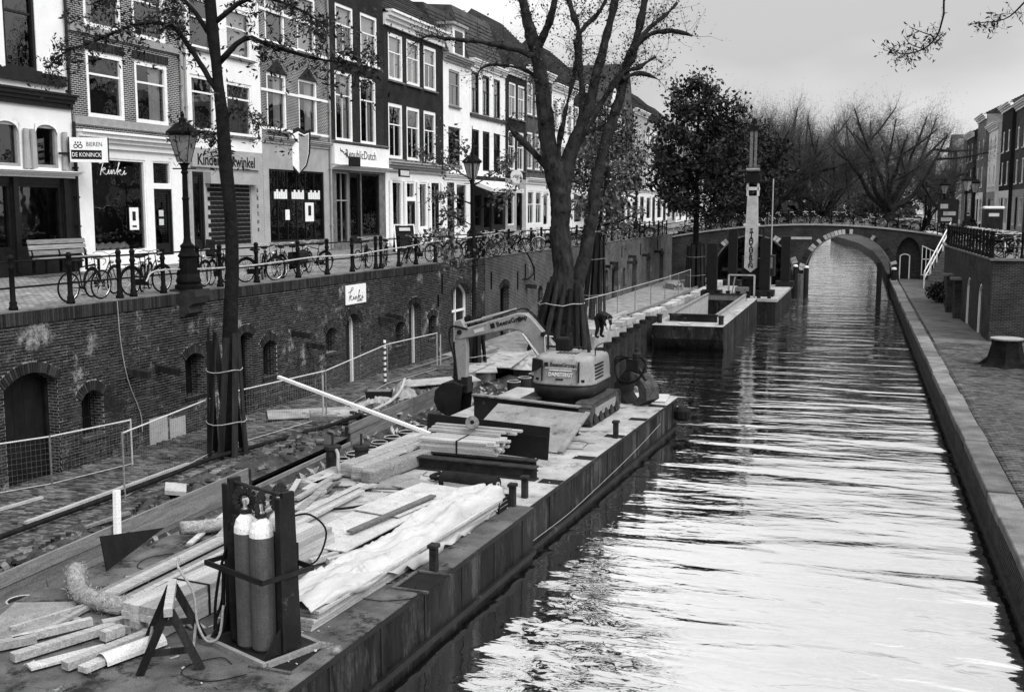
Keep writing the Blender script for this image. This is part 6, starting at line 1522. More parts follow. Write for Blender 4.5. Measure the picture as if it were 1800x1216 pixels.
# roll of membrane, crate, netting
RO = thing('membrane_roll', (-7.15, 19.8, 1.17), rad(-8), 'roll of black membrane with a loose flap on the pontoon', 'roll')
m = MB(); m.lathe([(.06, -.62), (.17, -.62), (.175, 0), (.17, .62), (.06, .62)], 20, m=Matrix.Rotation(rad(90), 3, 'Y')); m.build('roll', 'rubber', RO); m = MB(); m.lathe([(.05, .6), (.08, .6), (.08, .64), (.05, .64), (.05, .6)], 14, m=Matrix.Rotation(rad(90), 3, 'Y'), cap=False); m.build('core', 'concrete', RO)
m = MB(); n = 8
for k in range(n):
    a, b = k / n, (k + 1) / n; f_ = lambda t: (-.17 + -.45 * t, .0 - .16 * math.sin(t * 1.6))
    m.poly([(-.5 + .25 * a, f_(a)[0], f_(a)[1]), (.3 - .35 * a, f_(a)[0], f_(a)[1]), (.3 - .35 * b, f_(b)[0], f_(b)[1]), (-.5 + .25 * b, f_(b)[0], f_(b)[1])])
m.build('flap', 'cloth_mid', RO, fix=False)
CR = thing('plastic_crate', (-6.25, 18.7, 1.0), BY, 'small black slotted crate beside the double bollard', 'crate'); m = MB()
for z in (0.02, .1, .18): m.bx(-.2, .2, -.3, -.28, z, z + .05); m.bx(-.2, .2, .28, .3, z, z + .05); m.bx(-.2, -.18, -.28, .28, z, z + .05); m.bx(.18, .2, -.28, .28, z, z + .05)
m.bx(-.2, .2, -.3, .3, 0, .018)
for x in (-.19, .19):
    for y in (-.29, .29): m.bx(x - .02, x + .02, y - .02, y + .02, 0, .24)
m.build('shell', 'ink', CR)
# tarpaulin over a long stack of boards
TB = thing('board_stack', (-6.72, 15.6, 1.0), math.atan2(6.4, .62), 'long low stack of thin boards under the white tarpaulin', 'board stack')
for r in range(5): MB().box((-.1 - .02 * (r % 3), -.02 * r, .03 + .055 * r), (6.3 - .05 * r, .66 - .01 * (r % 2), .045)).build('board', 'new_wood', TB)
tp = MB(); nu, nv = 90, 26; rt = np.random.default_rng(6)
from mathutils import noise as mnoise
def tarp_pt(i, j):
    u, v = i / nu, j / nv * 2 - 1                       # along, across
    x = -3.25 + 6.55 * u; hw = .5 + .06 * math.sin(u * 5) + .04 * u; hh = .36 + .06 * math.sin(u * 9 + 1) + .06 * u * u
    t = abs(v); y = hw * (v if t < .62 else math.copysign(.62 + (t - .62) * .55, v)) - .04
    drop = 0 if t < .5 else ((t - .5) / .5) ** 1.3
    z = hh * (1 - drop * (.98 if v < 0 else .45 + .5 * min(1, max(0, (u - .15) * 2.2))))
    k = 1 + 1.5 * drop
    w_ = mnoise.noise(Vector((x * 1.1 + v * .9, v * 3.5 - x * .5, 2.0))) * .07 + mnoise.noise(Vector((x * 2.6 - v * 2.2, v * 5, 5.0))) * .03 + mnoise.noise(Vector((x * 6, v * 9 + x * 2, 1.0))) * .012
    rg1 = (1 - abs(mnoise.noise(Vector((x * .55 + v * .5, v * 2.6 - x * 1.0, 9.0))))) ** 4 * .10; rg2 = (1 - abs(mnoise.noise(Vector((x * 1.1 - v * .6, v * 4 - x * 1.9, 3.0))))) ** 5 * .05; rd = rg1 + rg2 - .06
    return (x, -y * 1.0 + w_ * .5 * drop, max(.012, z + w_ * (.5 + drop) + rd))
for i in range(nu + 1):
    for j in range(nv + 1): tp.v.append(tarp_pt(i, j))
for i in range(nu):
    for j in range(nv): tp.face((i * (nv + 1) + j, (i + 1) * (nv + 1) + j, (i + 1) * (nv + 1) + j + 1, i * (nv + 1) + j + 1))
TP = tag(tp.build('tarpaulin', 'tarp', smooth=True, fix=False), 'crumpled white tarpaulin draped over the long board stack on the pontoon', 'tarpaulin'); TP.location = (-6.72, 15.6, 1.0); TP.rotation_euler = (0, 0, math.atan2(6.4, .62))
so_ = TP.modifiers.new('thick', 'SOLIDIFY'); so_.thickness = .006
# white sheets with a plank on top
def sheet(label, c, L_, W_, rz, mat, z, tilt=0.0, th=.02, grp=None, name='plywood_sheet'):
    o = MB().box((0, 0, 0), (W_, L_, th)).build(name, mat); o.location = (c[0], c[1], z); o.rotation_euler = (tilt, 0, rz); return tag(o, label, 'sheet', grp)
sheet('large white plywood sheet on the deck beside the tarpaulin', (-7.95, 16.6, 0), 2.9, 1.15, rad(-7), 'panel_white', 1.16, .0); sheet('second white plywood sheet overlapping behind the first, under the narrow plank', (-7.75, 18.2, 0), 2.2, 1.0, rad(-12), 'panel_white', 1.20)
for x, y in ((-8.2, 15.7), (-7.8, 16.9), (-7.9, 18.6)): plank((x - .5, y, 1.07), (x + .5, y + .05, 1.07), .1, .13, 'plank_wood', 'bearer', 'short dark bearer under the white plywood sheets', 'bearer', 'bearers under the sheets')
plank((-7.87, 15.88, 1.235), (-7.35, 18.35, 1.26), .13, .035, 'plank_wood', 'narrow_plank', 'narrow grey plank lying on the white plywood sheets', 'plank')
for i, (x, y, a) in enumerate(((-7.95, 14.65, .2), (-7.7, 14.75, .3), (-8.15, 14.7, .1))): plank((x, y, 1.1), (x + .35, y + .75, 1.1), .09, .09, 'concrete', 'offcut', 'pale batten poking out beneath the front of the white plywood sheet', 'batten', 'battens under the sheet')
sheet('thin pale plate beside the weathered beams', (-8.75, 19.95, 0), 1.1, .75, rad(15), 'plate', 1.03); sheet('small grey plate half on the thin pale plate', (-8.3, 19.7, 0), .7, .6, rad(-20), 'plate', 1.06); sheet('stained sheet lying flat in the middle of the deck', (-8.9, 18.2, 0), 1.6, 1.2, rad(10), 'deck', 1.02); sheet('dark-edged sheet lying askew left of the white plywood', (-9.2, 16.9, 0), 1.7, 1.1, rad(-25), 'deck', 1.03)
sheet('pale plywood sheet on the deck by the hydraulic grab', (-5.7, 31.3, 0), 1.3, 1.2, rad(4), 'panel_white', 1.03)
hose('flat black strap curling over the deck by the white sheets', [(-9.3, 17.6, 1.06), (-8.9, 17.5, 1.1), (-8.5, 17.9, 1.1), (-8.1, 18.5, 1.1), (-8.0, 18.9, 1.12)], .025, 'rubber', 'strap'); hose('tangled dark netting heap behind the membrane roll', [(-8.1, 20.3, 1.05), (-7.9, 20.4, 1.1), (-7.95, 20.2, 1.1), (-8.2, 20.35, 1.08), (-8.05, 20.5, 1.12), (-7.85, 20.3, 1.06), (-8.15, 20.2, 1.1)], .04, 'rubber', 'netting')
for i, (p, q) in enumerate((((-9.47, 16.16), (-9.22, 19.3)), ((-9.12, 15.92), (-8.98, 18.7)), ((-9.3, 16.3), (-9.12, 19.0)), ((-9.91, 17.76), (-9.99, 19.31)), ((-9.65, 16.6), (-9.75, 18.6)))):
    plank((*p, 1.09 + .04 * (i % 2)), (*q, 1.09 + .04 * (i % 2)), .12 if i else .2, .05, 'new_wood', 'timber_board', ['broad pale board behind the cylinder rack', 'narrow pale board nearest the stained sheet', 'pale board between the broad board and its neighbour', 'pale stick pointing at the retaining wall', 'thin pale board left of the broad board'][i], 'board', 'fanned boards behind the rack')
# offcuts in the near corner
OC = [((-9.74, 10.31), (-9.2, 11.54), .14, .1), ((-8.95, 10.30), (-8.58, 11.53), .14, .1), ((-8.7, 10.3), (-8.45, 11.4), .16, .07), ((-10.13, 10.74), (-9.6, 11.6), .1, .1), ((-10.0, 10.98), (-10.04, 12.25), .08, .05), ((-9.09, 11.17), (-9.0, 11.45), .13, .13), ((-9.35, 11.5), (-8.95, 11.95), .12, .12), ((-10.5, 11.1), (-9.9, 12.6), .06, .05), ((-9.4, 10.2), (-8.9, 11.0), .2, .03), ((-10.4, 10.3), (-9.9, 10.9), .14, .1)]
ol = ['long pale squared timber at the very left bottom corner', 'thick pale timber running out of the bottom edge left of the trestle', 'pale timber beside the trestle foot', 'short pale timber left of the corner timbers', 'thin lath beside the hairy hose', 'stub of squared timber standing out white among the offcuts', 'short squared offcut lying across two boards', 'thin dark lath left of the offcuts', 'broad thin board under the offcuts', 'pale offcut at the left picture edge']
for (p, q, w_, h), lb in zip(OC, ol): plank((*p, 1.0 + h / 2 + .04), (*q, 1.0 + h / 2 + .04), w_, h, 'new_wood', 'timber_offcut', lb, 'timber', 'timber offcuts in the near corner')
GP = thing('gutter_piece', (-8.5, 10.95, 1.07), rad(-20), 'half-round pale gutter length lying beside the trestle', 'gutter'); m = MB()
for k in range(8):
    a, b = math.pi * k / 8, math.pi * (k + 1) / 8; m.poly([(.13 * math.cos(a), -.4, .13 * math.sin(a) - .03), (.13 * math.cos(b), -.4, .13 * math.sin(b) - .03), (.13 * math.cos(b), .45, .13 * math.sin(b) - .03), (.13 * math.cos(a), .45, .13 * math.sin(a) - .03)])
m.build('shell', 'plastic_pale', GP, fix=False)
sheet('worn pale board lying flat at the left edge of the pontoon', (-10.55, 11.5, 0), 1.3, .9, rad(20), 'plate', 1.03)
for i in range(7):
    a = .16 * i; plank((-10.25 + a, 12.45 - .12 * i, 1.06 + .035 * (i % 3)), (-10.2 + a + .1, 16.0 - .1 * i + .3 * (i % 2), 1.06 + .035 * (i % 3)), .15, .035, 'plank_wood' if i in (0, 3, 5) else 'new_wood', 'long_plank', ['grey long plank closest to the retaining wall', 'pale long plank, second from the retaining wall', 'pale long plank, third from the retaining wall', 'grey long plank in the middle of the spread', 'pale long plank, third from the timber stack', 'grey long plank, second from the timber stack', 'pale long plank nearest the squared timber stack'][i], 'plank', 'long planks spread on the deck')
HH = hose('thick hairy insulated hose curving over the deck among the planks', [(-10.95, 12.95, 1.22), (-10.75, 12.7, 1.2), (-10.4, 12.35, 1.14), (-9.95, 12.15, 1.13), (-9.5, 12.1, 1.13), (-9.1, 12.2, 1.13)], .13, 'hose_hairy', 'hairy_hose', 12)
rg_ = np.random.default_rng(8); hp = np.array([[v.co.x, v.co.y, v.co.z] for v in HH.data.vertices]); P = hp[rg_.integers(0, len(hp), 2600)] + rg_.normal(size=(2600, 3)) * .02
link('hair', leaves_mesh('hair', P, .06, 'hose_hairy', 1, .12, 0.0), HH)['kind'] = 'stuff'
hose('short hairy hose end with black nozzle behind the cylinder rack', [(-10.75, 15.3, 1.2), (-10.4, 15.7, 1.16), (-10.1, 16.2, 1.16)], .12, 'hose_hairy', 'hairy_hose', 10)
TPz = tag(MB().prism([(0, 0), (1.45, .28), (0, .55)], -.01, .01, lambda u, v, w_: (w_, u, v)).build('triangular_plate', 'ink'), 'black triangular plate propped against the retaining planks', 'plate'); TPz.location = (-10.85, 13.5, 1.03); TPz.rotation_euler = (0, rad(-10), rad(-3))
plank((-12.3, 15.62, .3), (-12.36, 15.75, 1.62), .13, .07, 'white_paint', 'white_stake', 'white stake standing against the plank retaining wall', 'stake')

# ---------------------------------------------------------------- excavator
EX = thing('excavator', (-7.2, 28.0, 1.0), BY, 'grey tracked excavator on the pontoon reaching its bucket towards the wharf', 'excavator')
pad = MB().box((0, 0, 0), (.46, .12, .035)).mesh('track_pad', 'track')
for sx in (-.78, .78):
    prof = []; hl, r = 1.15, .3
    for k in range(9): a = math.pi / 2 - math.pi * k / 8; prof.append((hl + r * math.cos(a), r + r * math.sin(a)))
    for k in range(9): a = -math.pi / 2 - math.pi * k / 8; prof.append((-hl + r * math.cos(a), r + r * math.sin(a)))
    tk = MB().prism(prof, sx - .2, sx + .2, lambda u, v, w_: (w_, u, v)).build('crawler', 'track', EX)
    per = []; 
    for i in range(len(prof)):
        a, b = Vector(prof[i]), Vector(prof[(i + 1) % len(prof)]); per.append((a, b, (b - a).length))
    tot = sum(p[2] for p in per); n = 44
    for k in range(n):
        d = tot * k / n
        for a, b, l in per:
            if d <= l: c = a + (b - a) * (d / l); t = b - a; break
            d -= l
        link('track_pad', pad, tk, (sx, c.x, c.y), (math.atan2(t.y, t.x), 0, 0))
    m = MB()
    for y in (-1.0, -.5, 0, .5, 1.0): m.lathe([(.05, -.02), (.13, -.02), (.13, .02), (.05, .02)], 10, (sx + math.copysign(.22, sx), y, .17), m=Matrix.Rotation(rad(90), 3, 'Y'))
    m.build('roller', 'exc_dark', tk); MB().bx(sx + .19 if sx > 0 else sx - .22, sx + .22 if sx > 0 else sx - .19, -.95, .95, .2, .44).build('track_frame', 'exc_paint', tk)
MB().bx(-.6, .6, -.6, .6, .2, .6).build('undercarriage', 'exc_dark', EX)
fp = [(x * .86, y * .9) for x, y in [(-.99, .95), (-.99, -.5), (-.93, -.78), (-.74, -.98), (-.45, -1.08), (0, -1.11), (.45, -1.08), (.74, -.98), (.93, -.78), (.99, -.5), (.99, .95)]]
def loft(rings, mat, name, parent, smooth=True):
    m = MB(); k = len(fp)
    for z, s_, in rings:
        m.v += [(x * s_, y * s_, z) for x, y in fp]
    for i in range(len(rings) - 1):
        for j in range(k): m.face((i * k + j, i * k + (j + 1) % k, (i + 1) * k + (j + 1) % k, (i + 1) * k + j))
    m.face([len(rings) * k - k + j for j in range(k)]); m.face([j for j in range(k)][::-1])
    return m.build(name, mat, parent, smooth)
loft([(.58, .72), (.62, .88), (.74, .985), (.98, 1.0)], 'exc_dark', 'counterweight', EX)
bd_ = loft([(.985, 1.02), (1.03, 1.02), (1.06, 1.0), (1.3, .995), (1.5, .98), (1.6, .965), (1.66, .94), (1.70, .90), (1.725, .82), (1.735, .6)], 'exc_paint', 'hood', EX)
MB().bx(-.865, -.6, -.5, .6, 1.1, 1.6).build('side_grille', 'exc_dark', bd_)
pn = MB(); pn.prism([(-.82, 1.30), (-.66, 1.34), (-.5, 1.46), (-.5, 1.63), (-.80, 1.64)], -.945, -.8, lambda u, v, w_: (u, w_ + .42 * max(0, -u - .5), v)); pn.build('dark_corner', 'exc_dark', bd_)
for k in range(5): MB().bx(.80, .868, -.5, .2, 1.12 + k * .09, 1.155 + k * .09).build('louvre', 'ink', bd_)
for x in (-.48, .53): MB().bx(x, x + .012, -1.02, -.9, 1.08, 1.62).build('panel_gap', 'ink', bd_)
R90 = (rad(90), 0, 0)
bl = lettering('BeensGroep', .14, 'ink', bd_, (.11, -1.0, 1.53), R90, bold=.003); MB().bx(-.40, -.30, -1.006, -.99, 1.48, 1.58).build('emblem', 'ink', bd_)
lettering('DAMSTEEGT', .14, 'white_paint', bd_, (.05, -1.004, 1.27), R90, bold=.002, sx=.85); MB().bx(-.38, .5, -1.006, -.99, 1.435, 1.443).build('stripe', 'white_paint', bd_); MB().bx(-.26, .36, -1.008, -.99, 1.375, 1.395).build('stripe', 'white_paint', bd_); MB().bx(-.08, .12, -1.01, -.99, 1.13, 1.17).build('stripe', 'exc_dark', bd_)
m = MB(); m.bx(-.5, -.08, .15, .5, 1.72, 2.1); bevel(m.build('operator_seat', 'ink', EX), .06); m = MB()
for x, y in ((-.75, .3), (-.1, .3), (.2, .5)): m.tube([(x, y, 1.75), (x, y, 2.22)], .035, 6)
m.beam((-.8, .3, 1.83), (.3, .3, 1.83), .05, .05); m.build('guard_frame', 'exc_dark', EX); MB().tube(smooth_path([(-.95, .7, 1.2), (-1.0, .72, 2.0), (-.95, .72, 2.05), (-.75, .7, 2.05)], 3), .018, 6).build('handrail', 'plastic_pale', EX)
fx = lambda u, v, w_: (u + 7.2, w_, v - 1.0)
BM = MB().prism([(-7.6, 2.2), (-7.75, 2.62), (-8.62, 3.56), (-8.8, 3.66), (-9.05, 3.66), (-10.8, 3.12), (-10.92, 3.0), (-10.85, 2.82), (-9.25, 3.2), (-8.95, 3.16), (-8.75, 3.0), (-8.25, 2.3), (-8.05, 2.05)], .75, 1.03, fx).build('boom', 'exc_paint', EX); bevel(BM, .03, 1)
lettering('BeensGroep', .19, 'ink', BM, (-9.2 + 7.2, .742, 2.44), (rad(90), rad(-16), 0), bold=.004); MB().box((-2.58, .745, 2.275), (.13, .01, .14), m=Matrix.Rotation(rad(-16), 3, 'Y')).build('emblem', 'ink', BM); MB().box((-3.0, .745, 2.13), (.3, .01, .1), m=Matrix.Rotation(rad(-16), 3, 'Y')).build('pale_label', 'plastic_pale', BM)
m = MB(); m.tube([fx(-10.72, 3.28, .89), fx(-10.1, 3.45, .89)], .035, 8); ro = m.build('rod', 'chrome', BM); MB().tube([fx(-10.15, 3.435, .89), fx(-9.1, 3.74, .89)], .06, 9).build('hydraulic_cylinder', 'exc_paint', BM)
for y in (.68, 1.1): MB().tube([fx(-8.15, 2.25, y), fx(-8.85, 3.1, y)], [.06, .035], 8).build('hydraulic_cylinder', 'chrome', BM)
for dy in (.82, .95): MB().tube(smooth_path([fx(-7.8, 2.75, dy), fx(-8.65, 3.66, dy), fx(-9.0, 3.76, dy), fx(-9.8, 3.5, dy)], 4), .018, 5).build('hydraulic_line', 'rubber', BM)
SK = MB().prism([(-10.66, 3.2), (-10.78, 3.42), (-10.98, 3.36), (-11.0, 3.1), (-10.98, 2.6), (-10.86, 1.35), (-10.7, 1.3), (-10.62, 1.6), (-10.6, 2.6)], .78, 1.0, fx).build('stick', 'exc_paint', EX); bevel(SK, .02, 1)
MB().tube(smooth_path([fx(-10.55, 3.15, .74), fx(-11.05, 3.2, .74), fx(-11.12, 2.8, .74), fx(-10.95, 2.2, .74), fx(-10.9, 1.7, .74)], 4), .028, 6).build('hose', 'rubber', SK); MB().tube([fx(-11.02, 2.75, .89), fx(-11.02, 1.65, .89)], .05, 8).build('hydraulic_cylinder', 'exc_dark', SK)
bk = MB(); prof = [(-10.62, 1.52), (-10.9, 1.62), (-11.25, 1.58), (-11.48, 1.35), (-11.52, 1.05), (-11.4, .78), (-11.1, .62), (-10.72, .62)]
inn = [(-10.72, .68), (-11.08, .69), (-11.34, .83), (-11.45, 1.06), (-11.41, 1.32), (-11.21, 1.51), (-10.9, 1.55), (-10.66, 1.47)]
bk.prism(prof + inn, .5, 1.3, fx); 
for w_ in (.49, 1.285): bk.prism(prof, w_, w_ + .025, fx)
bk.build('bucket', 'steel_dark', EX)
for k in range(4): MB().beam(fx(-10.74, .65, .56 + .22 * k), fx(-10.58, .66, .56 + .22 * k), .05, .04).build('bucket_tooth', 'rust', EX)
m = MB(); m.bx(*[-10.75 + 7.2, -10.55 + 7.2], .72, 1.06, .3, .75); m.beam(fx(-10.7, 1.4, .89), fx(-11.05, 1.75, .89), .2, .08); m.build('quick_coupler', 'exc_dark', EX)
# hydraulic grab on the deck
GR = thing('hydraulic_grab', (-5.85, 30.35, 1.0), rad(-30), 'clamshell hydraulic grab with looping hoses set down on the pontoon behind the excavator', 'grab')
for s_ in (-1, 1):
    pf = [(0, .95), (s_ * .25, .9), (s_ * .6, .55), (s_ * .62, .2), (s_ * .3, 0), (s_ * .1, .02), (s_ * .35, .3), (s_ * .3, .55), (0, .7)]
    MB().prism(pf, -.28, .28, lambda u, v, w_: (u, w_, v)).build('jaw', 'exc_dark' if s_ < 0 else 'track', GR)
    MB().tube([(s_ * .1, -.1, 1.15), (s_ * .45, -.1, .75)], .05, 7).build('hydraulic_cylinder', 'exc_dark', GR)
MB().bx(-.22, .22, -.2, .2, .9, 1.3).build('head', 'exc_dark', GR); MB().lathe([(.12, 1.3), (.12, 1.45), (.06, 1.5), (.06, 1.6)], 10).build('rotator', 'steel_dark', GR)
for k in range(3): MB().tube(smooth_path([(-.2 + .15 * k, -.2, 1.35), (-.55, -.3, 1.1 + .1 * k), (-.35, -.35, .7 - .05 * k), (.3, -.35, .75), (.55, -.25, 1.15 + .05 * k), (.2, -.1, 1.4)], 5), .022, 6).build('hose', 'rubber', GR)

# litter of the works: slivers, chips and wires on the deck
rg_ = np.random.default_rng(19); n_ = 420
P = np.stack([rg_.uniform(-10.9, -6.3, n_), rg_.uniform(10.2, 24, n_), np.full(n_, 1.012)], 1); P[:, 0] += (P[:, 1] - 11.3) * .064
V = []; 
for p in P:
    a = rg_.random() * 6.28; L_ = .02 + .12 * rg_.random() ** 2; w_ = .004 + .01 * rg_.random(); d = np.array([math.cos(a), math.sin(a), .02]); u = np.array([-math.sin(a), math.cos(a), 0])
    V += [p - d * L_ / 2 - u * w_, p + d * L_ / 2 - u * w_, p + d * L_ / 2 + u * w_ + [0, 0, .012], p - d * L_ / 2 + u * w_ + [0, 0, .012]]
lt = link('wood_chips', fast_mesh('wood_chips', V, np.arange(4 * n_).reshape(n_, 4), 'new_wood', rg_.random(n_))); tag(lt, 'scattered wood chips and slivers over the near deck of the pontoon', 'debris', kind='stuff')
for i in range(9):
    x, y = (-9.9, 14.2), None
    c = ((-9.0, 14.3), (-9.6, 13.2), (-10.3, 14.2), (-8.3, 20.9), (-9.4, 18.9), (-7.0, 23.9), (-6.2, 24.4), (-7.3, 10.9), (-6.4, 14.0))[i]; r = .18 + .12 * rg_.random()
    hose(['thin wire loop on the deck between planks and timber stack', 'thin wire loop beside the hairy hose', 'thin wire loop by the triangular plate', 'thin wire tangle by the weathered beams', 'thin wire loop on the stained sheet', 'thin wire loop before the leaning steel sheet', 'thin wire curl by the edge pocket', 'thin cable curl in front of the trestle', 'thin cable hanging by the tarpaulin'][i],
         [(c[0] + r * (1 + .3 * k) * math.cos(k * 1.1 + i), c[1] + r * 1.6 * math.sin(k * 1.1 + i), 1.015 + .01 * (k % 2)) for k in range(6)], .007, 'rubber', 'wire', 4, 'wires on the deck')
for i in range(12):
    x, y, a, L_ = -9.9 + 3.6 * rg_.random(), 11.2 + 11 * rg_.random(), rg_.random() * 3, .25 + .5 * rg_.random()
    if -7.6 < x - (y - 11.3) * .064 < -6.0 or abs(x + 8.5) < .35: x -= 1.0
    plank((x, y, 1.03), (x + L_ * math.cos(a), y + L_ * math.sin(a), 1.03 + .03 * (i % 2)), .06 + .05 * rg_.random(), .025, 'plank_wood' if i % 2 else 'new_wood', 'board_scrap', 'scrap end of board lying loose on the pontoon deck', 'board scrap', 'board scraps on the deck')

for i in range(14):
    y = 14.6 + 4.6 * rg_.random(); x = -10.75 + 1.0 * rg_.random() + (y - 11.3) * .064; L_ = 1.2 + 1.6 * rg_.random(); a = rad(88) + rg_.normal() * .16
    plank((x, y, 1.05 + .03 * (i % 3)), (x + L_ * math.cos(a), y + L_ * math.sin(a), 1.05 + .03 * (i % 3)), .08 + .08 * rg_.random(), .03, ('plank_wood', 'new_wood', 'old_wood')[i % 3], 'loose_plank', 'loose plank in the jumble between the retaining wall and the stained deck sheets', 'plank', 'jumbled loose planks')
# dirt and fittings on the excavator
m = MB(); m.tube([(.45, .2, 1.7), (.45, .2, 2.0)], .05, 8); m.build('exhaust', 'rust', EX)
MB().tube(smooth_path([(.75, -.2, 1.7), (.78, -.2, 1.95), (.78, .6, 1.95), (.75, .65, 1.7)], 3), .016, 6).build('handrail', 'exc_dark', EX)
for x in (-.6, .6): MB().bx(x - .07, x + .07, -.97 + .1 * (abs(x) > .5), -.9, 1.09, 1.15).build('tail_lamp', 'ink', EX)
for k in range(6): MB().bx(-.3 + k * .1, -.24 + k * .1, -.35, .05, 1.733, 1.742).build('vent_slot', 'ink', EX)
for k in range(3): MB().tube(smooth_path([(-.55 - .05 * k, .85, 1.5), (-.8, 1.1, 1.9 + .05 * k), (-1.2, 1.0, 2.2), (-1.5, .95, 2.35 + .03 * k)], 4), .02, 5).build('hydraulic_line', 'rubber', EX)
for x, z in ((-1.05, 2.1), (-3.6, 2.05), (-3.62, .6), (-1.75, 2.5)): MB().lathe([(.07, -.2), (.07, .2)], 10, (x, .89, z), m=Matrix.Rotation(rad(90), 3, 'X')).build('pivot_pin', 'steel_dark', EX)
# ================================================================ works on the wharf
# retaining planks
RW = thing('plank_retaining_wall', (0, 0, 0), 0, 'plank retaining wall holding back the dug-up edge of the left wharf', 'retaining wall')
rg = random.Random(31); y = 8.0; k = 0
while y < 37:
    L_ = 4.1 + rg.random() * .8; L_ = min(L_, 37.2 - y)
    for r in range(4):
        if r < 2 and 22.3 < y + L_ / 2 < 24.5: continue
        o = MB().box((0, 0, 0), (L_ - .012, .05, .226)).build('plank', 'plank_wood', RW); o.location = (edgex(y + L_ / 2) + .02 + rg.gauss(0, .008), y + L_ / 2 + rg.gauss(0, .06), .86 - r * .231 + rg.gauss(0, .004)); o.rotation_euler = (0, 0, rad(90) + rg.gauss(0, .003))
    MB().bx(edgex(y) - .12, edgex(y) - .02, y, y + .1, -.3, .9).build('stake', 'guard_wood', RW); y += L_; k += 1
# dug earth behind and below
def heap(name, label, mat, x0, x1, y0, y1, zf, seed, nx=26, ny=120, amp=.12, cat='earth'):
    m = MB(); 
    for i in range(nx + 1):
        for j in range(ny + 1):
            u, v = i / nx, j / ny; y_ = y0 + (y1 - y0) * v; xa, xb = (x0(y_), x1(y_)) if callable(x0) else (x0, x1); x_ = xa + (xb - xa) * u
            e = min(u, 1 - u, v * 4, (1 - v) * 4) * 4; e = min(1, e)
            m.v.append((x_, y_, zf(u, v) + e * amp * (mnoise.noise(Vector((x_ * 1.7, y_ * 1.7, seed))) + .6 * mnoise.noise(Vector((x_ * 4.5, y_ * 4.5, seed + 3))) + .3 * mnoise.noise(Vector((x_ * 11, y_ * 11, seed + 5))))))
    for i in range(nx):
        for j in range(ny): m.face((i * (ny + 1) + j, (i + 1) * (ny + 1) + j, (i + 1) * (ny + 1) + j + 1, i * (ny + 1) + j + 1))
    return tag(m.build(name, mat, fix=False), label, cat, kind='stuff')
heap('dug_earth', 'churned dark soil strip behind the plank retaining wall', 'earth', lambda y: -14.0, lambda y: edgex(y) - .02, 10, 37.5, lambda u, v: .62 + .1 * math.sin(u * 3.1), 1, 22, 260, .22)
heap('canal_mud', 'muddy ground and rubble between the retaining planks and the pontoon', 'earth', lambda y: edgex(y) + .05, lambda y: -11.5 + .064 * (y - 11.3) + (.25 if y < 20 else .1), 9, 38, lambda u, v: .42 - .45 * u, 7, 14, 260, .2)
heap('sand_heap', 'pale sand heap at the foot of the great plane tree', 'sand', -12.9, -10.5, 38.0, 44.5, lambda u, v: .62 + .35 * math.sin(math.pi * min(1, v)) * math.sin(math.pi * u), 9, 30, 60, .2)
heap('rubble_heap', 'heap of broken paving and sand on the wharf beside the bucket', 'sand', -14.6, -12.7, 29.3, 33.5, lambda u, v: .58 + .28 * math.sin(math.pi * u) * math.sin(math.pi * v), 12, 30, 60, .3)
# loose bricks along the trench
items = []; rg2 = random.Random(77)
for k in range(260):
    y = 13 + 20 * rg2.random(); x = -13.6 + .9 * rg2.random()
    items.append(((x, y, .70 + .06 * rg2.random()), (.2, .1, .07), Matrix.Rotation(rg2.random() * 6, 3, 'Z') @ Matrix.Rotation(rg2.gauss(0, .5), 3, 'X'), rg2.random()))
y = 13.5
while y < 24:                                        # bricks still standing on edge in rows
    items.append(((-13.35 + .08 * math.sin(y * 2), y, .74 + .03 * math.sin(y * 5)), (.2, .055, .11), Matrix.Rotation(rg2.gauss(.5, .15), 3, 'Z') @ Matrix.Rotation(rg2.gauss(.3, .2), 3, 'X'), rg2.random())); y += .115
pieces(RW, 'loose_brick', 'wharf_paver', items, 120)
rng3 = np.random.default_rng(15); P = np.stack([rng3.uniform(-12.3, -10.6, 900), rng3.uniform(12, 36, 900), rng3.uniform(.25, .5, 900)], 1)
tag(link('debris', leaves_mesh('debris', P, .22, 'sand', 5, .4, 0)), 'scattered splinters and rubbish on the mud beside the pontoon', 'debris', kind='stuff')
# steel tube piles
def pile(x, y, z, r, label, grp, rim=True):
    T_ = thing('tube_pile', (x, y, 0), 0, label, 'pile', grp); MB().lathe([(r, -1.5), (r, z), (r - .025, z), (r - .025, z - .6)], 16, cap=False).build('tube', 'rust', T_)
    MB().lathe([(r - .03, z - .32), (.01, z - .3)], 14, cap=False).build('fill', 'ink' if not rim else 'earth', T_)
    if rim: MB().tube([(r * math.cos(k * .393), r * math.sin(k * .393), z) for k in range(16)], .014, 5, closed=True).build('rim', 'concrete', T_)
for i, (x, y) in enumerate(((-11.19, 22.2), (-11.14, 22.85), (-11.08, 23.5), (-11.1, 24.15), (-11.04, 24.8), (-10.95, 25.5), (-10.9, 26.2))): pile(x, y, .82, .2, 'rusty open tube pile in the row between the retaining planks and the weathered beams', 'tube piles by the pontoon')
pile(-11.35, 12.25, .95, .2, 'open tube pile at the left edge beside the hairy hose', None); pile(-10.95, 16.3, .9, .2, 'open tube pile beside the short hairy hose end', None)
for i, (x, y) in enumerate(((-10.5, 33.4), (-10.4, 34.3), (-10.3, 35.2))): pile(x, y, .95, .22, 'open tube pile behind the bored girder, left of the excavator', 'tube piles left of the excavator')
for i in range(8): pile(-9.25 - .06 * i, 41.0 + i * 1.85, 1.15, .33, 'thick dark tube pile standing in the water between excavator and hopper barge', 'thick piles in the water', False)
